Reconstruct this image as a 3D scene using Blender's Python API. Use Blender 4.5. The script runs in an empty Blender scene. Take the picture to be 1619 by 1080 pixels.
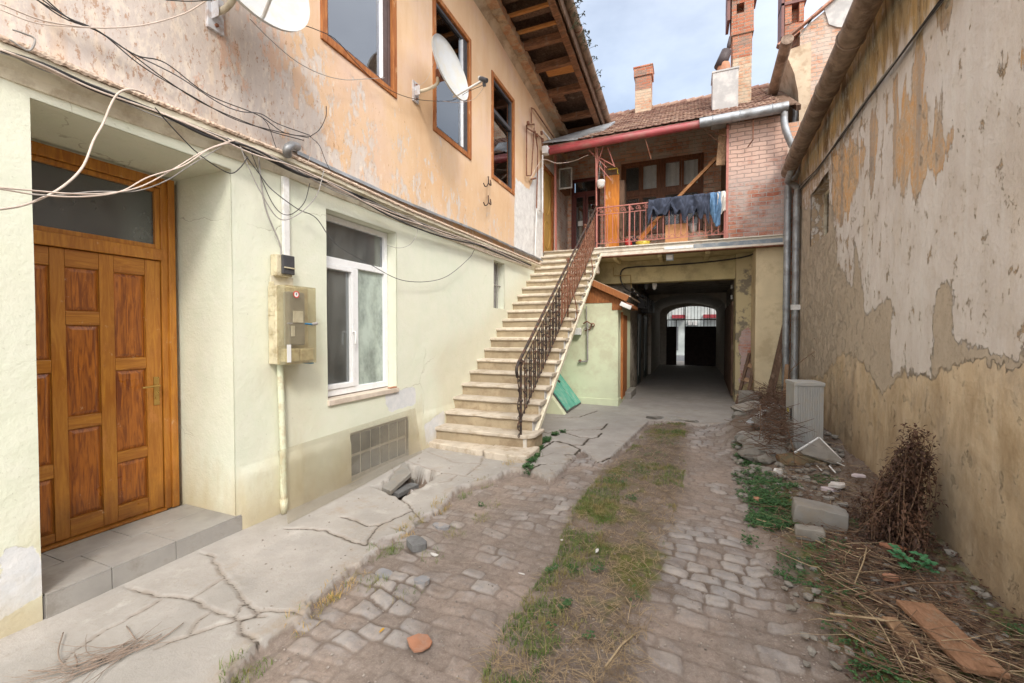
import bpy, math, random
import numpy as np
from mathutils import Vector, Matrix

SC = bpy.context.scene
COL = SC.collection
rnd = random.Random(7)

# ------------------------------------------------------------------ camera
F_PX = 675.0; YAW = math.radians(22.33); PITCH = math.radians(-1.245)
CAMZ = 1.6
cd = bpy.data.cameras.new("camera"); cam = bpy.data.objects.new("camera", cd); COL.objects.link(cam)
cam.location = (0, 0, CAMZ); cam.rotation_euler = (math.radians(90) + PITCH, 0, YAW)
cd.sensor_width = 36; cd.lens = F_PX / 1619 * 36; cd.clip_start = 0.05; cd.clip_end = 2000
SC.camera = cam

# ------------------------------------------------------------------ light
SUN_DIR = Vector((0.48, -0.65, 0.74)).normalized()          # towards the sun
SUN_EL = math.asin(SUN_DIR.z); SUN_AZ = math.atan2(SUN_DIR.x, SUN_DIR.y)
SC.view_settings.view_transform = 'Standard'; SC.view_settings.look = 'None'
SC.view_settings.exposure = 0.66; SC.view_settings.gamma = 1.0
w = bpy.data.worlds.new("World"); SC.world = w; w.use_nodes = True
nt = w.node_tree; nt.nodes.clear()
_o = nt.nodes.new('ShaderNodeOutputWorld'); _b = nt.nodes.new('ShaderNodeBackground')
_s = nt.nodes.new('ShaderNodeTexSky'); _s.sky_type = 'NISHITA'; _s.sun_disc = False
_s.sun_elevation = SUN_EL; _s.sun_rotation = SUN_AZ; _s.air_density = 1.0; _s.dust_density = 1.5; _s.ozone_density = 1.0
_tc = nt.nodes.new('ShaderNodeTexCoord'); _mp = nt.nodes.new('ShaderNodeMapping'); _mp.inputs['Scale'].default_value = (1.2, 1.2, 2.6)
_n = nt.nodes.new('ShaderNodeTexNoise'); _n.inputs['Scale'].default_value = 2.2; _n.inputs['Detail'].default_value = 7; _n.inputs['Roughness'].default_value = .55
_r = nt.nodes.new('ShaderNodeValToRGB'); _r.color_ramp.elements[0].position = .30; _r.color_ramp.elements[1].position = .72
_r.color_ramp.elements[0].color = (.28, .28, .28, 1); _r.color_ramp.elements[1].color = (.88, .88, .88, 1)
_m = nt.nodes.new('ShaderNodeMixRGB'); _m.inputs[2].default_value = (5.2, 5.9, 6.9, 1)
L_ = nt.links.new
L_(_tc.outputs['Generated'], _mp.inputs[0]); L_(_mp.outputs[0], _n.inputs['Vector']); L_(_n.outputs[0], _r.inputs[0])
L_(_r.outputs[0], _m.inputs[0]); L_(_s.outputs[0], _m.inputs[1]); 
_dt = nt.nodes.new('ShaderNodeVectorMath'); _dt.operation = 'DOT_PRODUCT'; _dt.inputs[1].default_value = SUN_DIR; L_(_tc.outputs['Generated'], _dt.inputs[0])   # thin cloud glow round the sun, spread wide as added ambient fill
_mr = nt.nodes.new('ShaderNodeMapRange'); _mr.inputs[1].default_value = -.30; _mr.inputs[2].default_value = 1; L_(_dt.outputs['Value'], _mr.inputs[0])
_pw = nt.nodes.new('ShaderNodeMath'); _pw.operation = 'POWER'; _pw.inputs[1].default_value = 1.35; L_(_mr.outputs[0], _pw.inputs[0])
_gl = nt.nodes.new('ShaderNodeMixRGB'); _gl.blend_type = 'ADD'; _gl.inputs[2].default_value = (15, 14.2, 13.2, 1); L_(_pw.outputs[0], _gl.inputs[0]); L_(_m.outputs[0], _gl.inputs[1])
L_(_gl.outputs[0], _b.inputs[0]); L_(_b.outputs[0], _o.inputs[0])
_b.inputs[1].default_value = 0.12
sd = bpy.data.lights.new("sun", 'SUN'); sd.energy = 1.35; sd.angle = math.radians(10); sd.color = (1, .93, .82)
sun = bpy.data.objects.new("sun", sd); COL.objects.link(sun); sun.rotation_euler = SUN_DIR.to_track_quat('Z', 'Y').to_euler()

# ------------------------------------------------------------------ pixel -> true plane (photo 1619x1080)
_fw = Vector((-math.sin(YAW) * math.cos(PITCH), math.cos(YAW) * math.cos(PITCH), math.sin(PITCH)))
_rt = Vector((math.cos(YAW), math.sin(YAW), 0)); _up = _rt.cross(_fw)
CP = Vector((0, 0, CAMZ))
def ray(px, py): return _rt * ((px - 809.5) / F_PX) + _up * ((540 - py) / F_PX) + _fw
def G(px, py, z=0.0): d = ray(px, py); return CP + d * ((z - CAMZ) / d.z)
def PX(px, py, x): d = ray(px, py); return CP + d * (x / d.x)
def PY(px, py, y): d = ray(px, py); return CP + d * (y / d.y)
RA, RB = 1.61, .048                                           # right wall: x = RA + RB*y
def RW(px, py, off=0.0): d = ray(px, py); return CP + d * ((RA - off) / (d.x - RB * d.y))
def rx(y): return RA + RB * y

# ------------------------------------------------------------------ numpy noise / distance fields
class VN:
    def __init__(s, seed): s.t = np.random.RandomState(seed).rand(256, 256)
    def __call__(s, x, y):
        xi = np.floor(x).astype(int); yi = np.floor(y).astype(int); fx = x - xi; fy = y - yi
        fx = fx * fx * (3 - 2 * fx); fy = fy * fy * (3 - 2 * fy)
        a = s.t[xi % 256, yi % 256]; b = s.t[(xi + 1) % 256, yi % 256]; c = s.t[xi % 256, (yi + 1) % 256]; d = s.t[(xi + 1) % 256, (yi + 1) % 256]
        return (a * (1 - fx) + b * fx) * (1 - fy) + (c * (1 - fx) + d * fx) * fy
    def fbm(s, x, y, o=4, g=.5):
        v = 0; a = 1; t = 0
        for i in range(o): v = v + a * s(x * 2 ** i + 17.3 * i, y * 2 ** i + 9.1 * i); t += a; a *= g
        return v / t
vn = VN(3)
def sdf_poly(X, Y, poly):
    """signed distance, positive inside"""
    d = np.full(X.shape, 1e9); ins = np.zeros(X.shape, bool); n = len(poly)
    for i in range(n):
        ax, ay = poly[i]; bx, by = poly[(i + 1) % n]; ex, ey = bx - ax, by - ay; L = ex * ex + ey * ey + 1e-12
        t = np.clip(((X - ax) * ex + (Y - ay) * ey) / L, 0, 1)
        d = np.minimum(d, (X - ax - t * ex) ** 2 + (Y - ay - t * ey) ** 2)
        c = ((ay > Y) != (by > Y)) & (X < ex * (Y - ay) / (ey + 1e-12) + ax); ins ^= c
    return np.where(ins, 1, -1) * np.sqrt(d)
def dist_line(X, Y, pts):
    d = np.full(X.shape, 1e9)
    for (ax, ay), (bx, by) in zip(pts, pts[1:]):
        ex, ey = bx - ax, by - ay; L = ex * ex + ey * ey + 1e-12; t = np.clip(((X - ax) * ex + (Y - ay) * ey) / L, 0, 1)
        d = np.minimum(d, (X - ax - t * ex) ** 2 + (Y - ay - t * ey) ** 2)
    return np.sqrt(d)
def jag(pts, amp, step, seed=0):
    """roughen a 2-d polyline"""
    r = random.Random(seed); out = []
    for (a, b) in zip(pts, pts[1:]):
        L = math.hypot(b[0] - a[0], b[1] - a[1]); n = max(1, int(L / step))
        for i in range(n):
            t = i / n; j = amp if 0 < i else 0
            out.append((a[0] + (b[0] - a[0]) * t + r.uniform(-j, j), a[1] + (b[1] - a[1]) * t + r.uniform(-j, j)))
    out.append(pts[-1]); return out

# ------------------------------------------------------------------ node helper
def srgb(r, g, b):
    f = lambda c: (c / 255 / 12.92) if c / 255 <= .04045 else ((c / 255 + .055) / 1.055) ** 2.4
    return (f(r), f(g), f(b))
class M:
    def __init__(s, name, rough=.85, spec=.3, metal=0):
        s.m = bpy.data.materials.new(name); s.m.use_nodes = True; s.t = s.m.node_tree; s.t.nodes.clear()
        s.out = s.t.nodes.new('ShaderNodeOutputMaterial'); s.b = s.t.nodes.new('ShaderNodeBsdfPrincipled')
        s.l(s.b.outputs[0], s.out.inputs[0]); s.set('Roughness', rough); s.set('Specular IOR Level', spec); s.set('Metallic', metal); s.p = None
    def l(s, a, b): s.t.links.new(a, b)
    def put(s, inp, v):
        if v is None: return
        if hasattr(v, 'links'): s.l(v, inp)
        else:
            if isinstance(v, (tuple, list)) and len(v) == 3 and inp.type == 'RGBA': v = (*v, 1)
            if isinstance(v, (int, float)) and inp.type in ('RGBA',): v = (v, v, v, 1)
            inp.default_value = v
    def set(s, n, v): s.put(s.b.inputs[n], v)
    def pos(s, sc=(1, 1, 1), rot=(0, 0, 0), loc=(0, 0, 0)):
        if s.p is None: s.p = s.t.nodes.new('ShaderNodeNewGeometry').outputs['Position']
        if sc == (1, 1, 1) and rot == (0, 0, 0) and loc == (0, 0, 0): return s.p
        m = s.t.nodes.new('ShaderNodeMapping'); m.inputs['Scale'].default_value = sc; m.inputs['Rotation'].default_value = rot; m.inputs['Location'].default_value = loc
        s.l(s.p, m.inputs[0]); return m.outputs[0]
    def sep(s, v):
        n = s.t.nodes.new('ShaderNodeSeparateXYZ'); s.l(v, n.inputs[0]); return n.outputs
    def comb(s, x, y, z):
        n = s.t.nodes.new('ShaderNodeCombineXYZ'); s.put(n.inputs[0], x); s.put(n.inputs[1], y); s.put(n.inputs[2], z); return n.outputs[0]
    def noise(s, scale, detail=4, rough=.55, sc=(1, 1, 1), vec=None, dist=0.0):
        n = s.t.nodes.new('ShaderNodeTexNoise'); n.inputs['Scale'].default_value = scale; n.inputs['Detail'].default_value = detail
        n.inputs['Roughness'].default_value = rough; n.inputs['Distortion'].default_value = dist; s.l(vec if vec is not None else s.pos(sc), n.inputs['Vector']); return n.outputs[0]
    def vor(s, scale, sc=(1, 1, 1), feature='F1', out='Distance', vec=None):
        n = s.t.nodes.new('ShaderNodeTexVoronoi'); n.feature = feature; n.inputs['Scale'].default_value = scale
        s.l(vec if vec is not None else s.pos(sc), n.inputs['Vector']); return n.outputs[out]
    def ma(s, op, a, b=None, c=None, clamp=False):
        n = s.t.nodes.new('ShaderNodeMath'); n.operation = op; n.use_clamp = clamp
        s.put(n.inputs[0], a); s.put(n.inputs[1], b); s.put(n.inputs[2], c); return n.outputs[0]
    def rng(s, v, a, b, c=0., d=1.):
        n = s.t.nodes.new('ShaderNodeMapRange'); s.put(n.inputs[0], v)
        for i, q in enumerate((a, b, c, d)): n.inputs[i + 1].default_value = q
        return n.outputs[0]
    def mix(s, f, a, b, mode='MIX'):
        n = s.t.nodes.new('ShaderNodeMixRGB'); n.blend_type = mode; s.put(n.inputs[0], f); s.put(n.inputs[1], a); s.put(n.inputs[2], b); return n.outputs[0]
    def attr(s, name, out='Fac'):
        n = s.t.nodes.new('ShaderNodeAttribute'); n.attribute_name = name; return n.outputs[out]
    def attr1(s, name): return s.ma('SUBTRACT', s.attr(name), 1.0)
    def bump(s, h, st=.5, d=.01, prev=None):
        n = s.t.nodes.new('ShaderNodeBump'); n.inputs['Strength'].default_value = st; n.inputs['Distance'].default_value = d
        s.put(n.inputs['Height'], h)
        if prev is not None: s.l(prev, n.inputs['Normal'])
        s.l(n.outputs[0], s.b.inputs['Normal']); return n.outputs[0]
    def col(s, v): s.set('Base Color', v); return s
MATS = {}
def simple(name, col, rough=.6, spec=.4, metal=0, var=.18, scale=9, bump=.15, dirt=None, dscale=3):
    """painted / plain material with uneven tone and a worn surface"""
    m = M(name, rough, spec, metal); n = m.noise(scale, 5)
    c = m.mix(m.rng(n, .3, .7), tuple(x * (1 - var) for x in col), tuple(min(1, x * (1 + var)) for x in col))
    if dirt: c = m.mix(m.rng(m.noise(dscale, 8, .7), .48, .62, 0, .85), c, dirt)
    if 'stone' in name or 'rubble' in name or 'concrete' in name or 'timber' in name:
        oi = m.t.nodes.new('ShaderNodeObjectInfo').outputs['Random']; c = m.mix(m.rng(oi, 0, 1, 0, .45), c, tuple(x * .55 for x in col)); c = m.mix(m.rng(m.noise(14, 8, .8), .56, .68, 0, .5), c, tuple(x * .5 for x in col))
    m.col(c); m.set('Roughness', m.rng(m.noise(scale * 3, 4), .3, .7, max(0.05, rough - .12), min(1, rough + .12)))
    if bump: m.bump(m.noise(scale * 8, 5, .6), bump, .004)
    MATS[name] = m.m; return m.m

# ------------------------------------------------------------------ mesh helper
class MB:
    def __init__(s): s.v = []; s.f = []
    def add(s, vs, fs):
        o = len(s.v); s.v += [tuple(v) for v in vs]; s.f += [tuple(o + i for i in f) for f in fs]; return s
    def box(s, x0, x1, y0, y1, z0, z1):
        if x0 > x1: x0, x1 = x1, x0
        if y0 > y1: y0, y1 = y1, y0
        if z0 > z1: z0, z1 = z1, z0
        return s.add([(x0, y0, z0), (x1, y0, z0), (x1, y1, z0), (x0, y1, z0), (x0, y0, z1), (x1, y0, z1), (x1, y1, z1), (x0, y1, z1)],
                     [(0, 3, 2, 1), (4, 5, 6, 7), (0, 1, 5, 4), (1, 2, 6, 5), (2, 3, 7, 6), (3, 0, 4, 7)])
    def beam(s, p, q, w, h, up=(0, 0, 1)):
        p = Vector(p); q = Vector(q); d = (q - p).normalized(); u = Vector(up); sd = d.cross(u)
        if sd.length < 1e-4: sd = d.cross(Vector((1, 0, 0)))
        sd.normalize(); u = sd.cross(d); a = sd * w / 2; b = u * h / 2
        vs = [p - a - b, p + a - b, p + a + b, p - a + b, q - a - b, q + a - b, q + a + b, q - a + b]
        return s.add(vs, [(0, 3, 2, 1), (4, 5, 6, 7), (0, 1, 5, 4), (1, 2, 6, 5), (2, 3, 7, 6), (3, 0, 4, 7)])
    def prism(s, poly, axis, a, b):
        """extrude a 2-d outline along an axis; outline in the other two axes in xyz order"""
        def P(u, v, t): return {'x': (t, u, v), 'y': (u, t, v), 'z': (u, v, t)}[axis]
        n = len(poly); vs = [P(u, v, a) for u, v in poly] + [P(u, v, b) for u, v in poly]
        return s.add(vs, [tuple(range(n))[::-1], tuple(range(n, 2 * n))] + [(i, (i + 1) % n, n + (i + 1) % n, n + i) for i in range(n)])
    def tube(s, pts, r, n=8, cap=True, closed=False):
        pts = [Vector(p) for p in pts]; rs = r if isinstance(r, (list, tuple)) else [r] * len(pts)
        prev = None; o = len(s.v); N = len(pts)
        for i, p in enumerate(pts):
            a = pts[i - 1] if i or closed else p; b = pts[(i + 1) % N] if i < N - 1 or closed else p; d = (b - a)
            if d.length < 1e-9: d = Vector((0, 0, 1))
            d.normalize()
            if prev is None: u = d.cross(Vector((0, 0, 1))); u = u if u.length > .05 else d.cross(Vector((1, 0, 0)))
            else: u = prev - d * prev.dot(d); u = u if u.length > 1e-4 else d.cross(Vector((0.3, .7, .2)))
            u.normalize(); prev = u; w_ = d.cross(u)
            for k in range(n): t = 2 * math.pi * k / n; s.v.append(tuple(p + (u * math.cos(t) + w_ * math.sin(t)) * rs[i]))
        for i in range(N if closed else N - 1):
            j = (i + 1) % N
            for k in range(n): s.f.append((o + i * n + k, o + i * n + (k + 1) % n, o + j * n + (k + 1) % n, o + j * n + k))
        if cap and not closed: s.f.append(tuple(o + k for k in range(n))[::-1]); s.f.append(tuple(o + (N - 1) * n + k for k in range(n)))
        return s
    def lathe(s, prof, c=(0, 0, 0), n=24, axis=(0, 0, 1)):
        """profile of (radius, height) along axis"""
        c = Vector(c); ax = Vector(axis).normalized(); u = ax.orthogonal().normalized(); w_ = ax.cross(u); o = len(s.v)
        for r_, h in prof:
            for k in range(n): t = 2 * math.pi * k / n; s.v.append(tuple(c + ax * h + (u * math.cos(t) + w_ * math.sin(t)) * max(r_, 1e-4)))
        for i in range(len(prof) - 1):
            for k in range(n): s.f.append((o + i * n + k, o + i * n + (k + 1) % n, o + (i + 1) * n + (k + 1) % n, o + (i + 1) * n + k))
        return s
    def quad(s, a, b, c, d): return s.add([a, b, c, d], [(0, 1, 2, 3)])
    def poly(s, pts): return s.add(pts, [tuple(range(len(pts)))])
    def rock(s, c, size, seed, sub=2, rough=.22, rot=None, boxy=0.0):
        import bmesh
        bm = bmesh.new(); bmesh.ops.create_icosphere(bm, subdivisions=sub, radius=1); r = random.Random(seed)
        ks = [(Vector((r.uniform(-1, 1), r.uniform(-1, 1), r.uniform(-1, 1))).normalized(), r.uniform(.45, .85)) for _ in range(11)]
        R = Matrix.Rotation(rot if rot is not None else r.uniform(0, 6), 3, 'Z') @ Matrix.Rotation(r.uniform(-.25, .25), 3, 'X')
        vs = []
        for v in bm.verts:
            p = v.co.copy()
            if boxy:
                m_ = max(abs(p.x), abs(p.y), abs(p.z)); p = p * (1 - boxy) + (p / m_ * .8) * boxy
            for k, dd in ks:
                t = p.dot(k)
                if t > dd: p -= k * (t - dd) * .97
            p *= 1 + r.uniform(-rough, rough) * .25
            p = Vector((p.x * size[0], p.y * size[1], p.z * size[2])); vs.append(R @ p + Vector(c))
        fs = [tuple(v.index for v in f.verts) for f in bm.faces]; bm.free(); return s.add(vs, fs)
    def rough_box(s, c, half, R, seed, n=(8, 4, 4), amp=.05):
        g_ = np.random.RandomState(seed); r = random.Random(seed); vs = {}; fs = []
        def V(i, j, k):
            if (i, j, k) not in vs:
                p = [(i / n[0] * 2 - 1), (j / n[1] * 2 - 1), (k / n[2] * 2 - 1)]; e = sum(1 for q in p if abs(q) > .99)
                f = 1 - (.03 if e == 2 else .09 if e == 3 else 0) * r.uniform(.4, 1.8); q = Vector((p[0] * half[0], p[1] * half[1], p[2] * half[2])) * f
                q += Vector((r.uniform(-1, 1), r.uniform(-1, 1), r.uniform(-1, 1))) * min(half) * amp; vs[(i, j, k)] = (len(vs), R @ q + Vector(c))
            return vs[(i, j, k)][0]
        a, b, d = n
        for i in range(a):
            for j in range(b): fs += [(V(i, j, 0), V(i, j + 1, 0), V(i + 1, j + 1, 0), V(i + 1, j, 0)), (V(i, j, d), V(i + 1, j, d), V(i + 1, j + 1, d), V(i, j + 1, d))]
            for k in range(d): fs += [(V(i, 0, k), V(i + 1, 0, k), V(i + 1, 0, k + 1), V(i, 0, k + 1)), (V(i, b, k), V(i, b, k + 1), V(i + 1, b, k + 1), V(i + 1, b, k))]
        for j in range(b):
            for k in range(d): fs += [(V(0, j, k), V(0, j, k + 1), V(0, j + 1, k + 1), V(0, j + 1, k)), (V(a, j, k), V(a, j + 1, k), V(a, j + 1, k + 1), V(a, j, k + 1))]
        return s.add([v[1] for v in sorted(vs.values(), key=lambda t: t[0])], fs)
    def build(s, name, mat, parent=None, smooth=False, bevel=0, seg=2, sharp=None, attrs=None, fix=True):
        me = bpy.data.meshes.new(name); off = Vector((0, 0, 0))
        if parent is not None:
            q = parent
            while q is not None: off += Vector(q.location); q = q.parent
        vs = [(x - off.x, y - off.y, z - off.z) for x, y, z in s.v]
        me.from_pydata(vs, [], s.f); me.update()
        if fix:
            import bmesh
            bm = bmesh.new(); bm.from_mesh(me); bmesh.ops.recalc_face_normals(bm, faces=bm.faces); bm.to_mesh(me); bm.free()
        for m_ in (mat if isinstance(mat, (list, tuple)) else [mat]): me.materials.append(m_)
        o = bpy.data.objects.new(name, me); COL.objects.link(o)
        if parent is not None: o.parent = parent
        if smooth:
            me.polygons.foreach_set('use_smooth', [True] * len(me.polygons))
            if sharp:
                me.set_sharp_from_angle(angle=math.radians(sharp))
        if bevel:
            b = o.modifiers.new('bevel', 'BEVEL'); b.width = bevel; b.segments = seg; b.limit_method = 'ANGLE'; b.angle_limit = math.radians(35)
        return o
def crom(pts, n=8):
    """smooth curve through points"""
    P = [Vector(p) for p in pts]; P = [P[0] * 2 - P[1]] + P + [P[-1] * 2 - P[-2]]; out = []
    for i in range(1, len(P) - 2):
        for k in range(n):
            t = k / n; a, b, c, d = P[i - 1:i + 3]
            out.append(.5 * ((2 * b) + (c - a) * t + (2 * a - 5 * b + 4 * c - d) * t * t + (3 * b - a - 3 * c + d) * t ** 3))
    out.append(P[-2]); return out
def tag(o, label=None, cat=None, group=None, kind=None):
    if label: o['label'] = label
    if cat: o['category'] = cat
    if group: o['group'] = group
    if kind: o['kind'] = kind
    return o
def empty(name, loc, label, cat, group=None):
    o = bpy.data.objects.new(name, None); COL.objects.link(o); o.location = loc; o.empty_display_size = .1
    return tag(o, label, cat, group)
def grid_sheet(name, us, vs, place, fields, mat, parent=None, holes=(), disp=None, smooth=True, flip=False):
    """regular sheet over (u,v); place(U,V)->X,Y,Z arrays; fields: name->array fn; holes skip cells"""
    us = np.array(sorted(set(np.round(us, 5)))); vs = np.array(sorted(set(np.round(vs, 5)))); U, V = np.meshgrid(us, vs, indexing='ij')
    X, Y, Z = place(U, V); nu, nv = U.shape
    off = np.zeros(3)
    if parent is not None: off = np.array(parent.location)
    co = np.stack([X, Y, Z], -1).reshape(-1, 3) - off
    cu = (us[:-1] + us[1:]) / 2; cv = (vs[:-1] + vs[1:]) / 2; CU, CV = np.meshgrid(cu, cv, indexing='ij'); keep = np.ones(CU.shape, bool)
    for (a, b, c, d) in holes: keep &= ~((CU > a) & (CU < b) & (CV > c) & (CV < d))
    i, j = np.nonzero(keep); q = np.stack([i * nv + j, (i + 1) * nv + j, (i + 1) * nv + j + 1, i * nv + j + 1], -1)
    if flip: q = q[:, ::-1]
    me = bpy.data.meshes.new(name); me.vertices.add(len(co)); me.vertices.foreach_set('co', co.ravel())
    me.loops.add(q.size); me.loops.foreach_set('vertex_index', q.ravel()); me.polygons.add(len(q))
    me.polygons.foreach_set('loop_start', np.arange(0, q.size, 4)); me.polygons.foreach_set('loop_total', np.full(len(q), 4)); 
    me.update(calc_edges=True); me.validate()
    if smooth: me.polygons.foreach_set('use_smooth', np.ones(len(q), bool))
    for k, fn in fields.items():
        a = me.attributes.new(k, 'FLOAT', 'POINT'); a.data.foreach_set('value', np.asarray(fn(U, V), dtype=np.float32).ravel())
    me.materials.append(mat); o = bpy.data.objects.new(name, me); COL.objects.link(o)
    if parent is not None: o.parent = parent
    return o
def rng_(a, b, st, extra=()):
    n = max(1, int(round((b - a) / st))); return list(np.linspace(a, b, n + 1)) + [e for e in extra if a <= e <= b]

# ================================================================== MATERIALS
def plaster_green():
    m = M('pale_green_plaster', .9, .2); X, Y, Z = m.sep(m.pos())
    n1 = m.noise(1.3, 6, .6); n2 = m.noise(7, 6, .65); n3 = m.noise(2.2, 6, .65, sc=(1, 1, .35))
    c = m.mix(m.rng(n1, .35, .65), (.66, .70, .57), (.71, .725, .59))
    c = m.mix(m.rng(n2, .35, .7, 0, .45), c, (.76, .75, .66))
    wet_or_shade = m.ma('ADD', m.ma('MULTIPLY', m.rng(Z, 0, .85, 1, 0), 1.0), m.ma('MULTIPLY', m.ma('SUBTRACT', n3, .5), 1.6))
    c = m.mix(m.rng(wet_or_shade, .35, .95, 0, .75), c, (.52, .43, .25))
    rep = m.attr1('repair'); rp = m.rng(m.ma('ADD', rep, m.ma('MULTIPLY', m.ma('SUBTRACT', n2, .5), .12)), -.004, .004)
    c = m.mix(rp, c, m.mix(m.rng(m.noise(9, 6, .7), .3, .7), (.58, .60, .62), (.72, .72, .72)))
    st = m.attr1('stain'); c = m.mix(m.rng(m.ma('ADD', st, m.ma('MULTIPLY', m.ma('SUBTRACT', n2, .5), .3)), -.25, .1, 0, .32), c, (.56, .48, .32))
    wp = m.pos(); hc = m.vor(1.1, feature='DISTANCE_TO_EDGE', vec=m.mix(.18, wp, m.noise(4, 5, .7))) if False else None
    nz = m.t.nodes.new('ShaderNodeTexNoise'); nz.inputs['Scale'].default_value = 3.5; nz.inputs['Detail'].default_value = 6; m.l(m.pos(), nz.inputs['Vector']); vm = m.mix(.22, m.pos(), nz.outputs['Color'], 'ADD')
    hc = m.ma('MULTIPLY', m.rng(m.vor(1.0, feature='DISTANCE_TO_EDGE', vec=vm), .0035, .0012), m.rng(m.noise(.9, 3), .56, .62)); c = m.mix(m.ma('MULTIPLY', hc, .55), c, (.33, .30, .22))
    sp_ = m.rng(m.ma('ADD', m.ma('MULTIPLY', Z, -1.6), m.noise(6, 7, .75)), .05, .45, 0, .6); c = m.mix(sp_, c, (.50, .44, .32))
    spk = m.rng(m.noise(60, 2), .68, .76, 0, .35); c = m.mix(spk, c, (.35, .33, .26)); m.col(c)
    b = m.bump(m.noise(3, 5, .6), .45, .025); b = m.bump(m.noise(11, 6, .65, sc=(1, .5, 1)), .3, .008, b); m.bump(m.ma('ADD', m.ma('SUBTRACT', m.noise(45, 5, .6), hc), m.ma('MULTIPLY', rp, .8)), .45, .005, b)
    return m.m
def plaster_orange():
    m = M('peach_orange_plaster', .9, .2); X, Y, Z = m.sep(m.pos())
    n1 = m.noise(.9, 6, .6); n2 = m.noise(3.2, 8, .7, sc=(1, 1, .35)); n3 = m.noise(9, 8, .75, sc=(1, 1, .5)); n4 = m.noise(22, 6, .7, sc=(1, 1, .4))
    c = m.mix(m.rng(n1, .35, .65), (.69, .47, .285), (.74, .55, .375))
    c = m.mix(m.rng(n2, .45, .62, 0, .40), c, (.64, .40, .23))
    near = m.rng(Y, 2.0, 4.2, .55, 0); low = m.rng(Z, 4.6, 3.3, 0, .5); up = m.rng(Z, 3.2, 6.4, 0, -.12)
    k = m.ma('ADD', m.ma('ADD', near, low), up)
    far = m.rng(Y, 4.5, 7.2, .0, -.16)
    k = m.ma('ADD', k, far)
    c = m.mix(m.ma('MULTIPLY', m.rng(m.ma('ADD', n1, m.ma('MULTIPLY', near, .5)), .5, .75), .75, clamp=True), c, (.66, .47, .40))
    n5 = m.noise(4.2, 9, .72, sc=(1, 1, .5)); pk = m.rng(m.ma('ADD', m.ma('ADD', m.ma('MULTIPLY', n5, .75), m.ma('MULTIPLY', n4, .25)), m.ma('MULTIPLY', k, .21)), .59, .625); c = m.mix(m.ma('MULTIPLY', pk, .85), c, m.mix(n4, (.50, .46, .44), (.72, .66, .60)))
    pk2 = m.rng(m.ma('ADD', m.ma('ADD', m.ma('MULTIPLY', n3, .5), m.ma('MULTIPLY', n4, .5)), m.ma('MULTIPLY', k, .10)), .60, .66, 0, .6); c = m.mix(pk2, c, (.80, .71, .60))
    c = m.mix(m.rng(m.noise(6, 7, .7, sc=(1, 1, .08)), .52, .68, 0, .3), c, (.60, .38, .22)); sp = m.rng(m.ma('ADD', m.noise(30, 4, .8, sc=(1, 1, .45)), m.ma('MULTIPLY', k, .1)), .66, .7, 0, .6); c = m.mix(sp, c, (.36, .17, .07))
    w_ = m.rng(m.ma('ADD', m.attr1('repair'), m.ma('MULTIPLY', m.ma('SUBTRACT', n3, .5), .22)), -.01, .01)
    c = m.mix(w_, c, m.mix(m.rng(m.noise(8, 6, .7), .35, .65), (.62, .60, .58), (.80, .79, .76)))
    m.col(c); b = m.bump(m.noise(2.5, 5, .6), .5, .025); m.bump(m.ma('ADD', m.ma('SUBTRACT', m.noise(50, 5, .65), pk), m.ma('MULTIPLY', w_, 1.2)), .5, .004, b)
    return m.m
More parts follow.
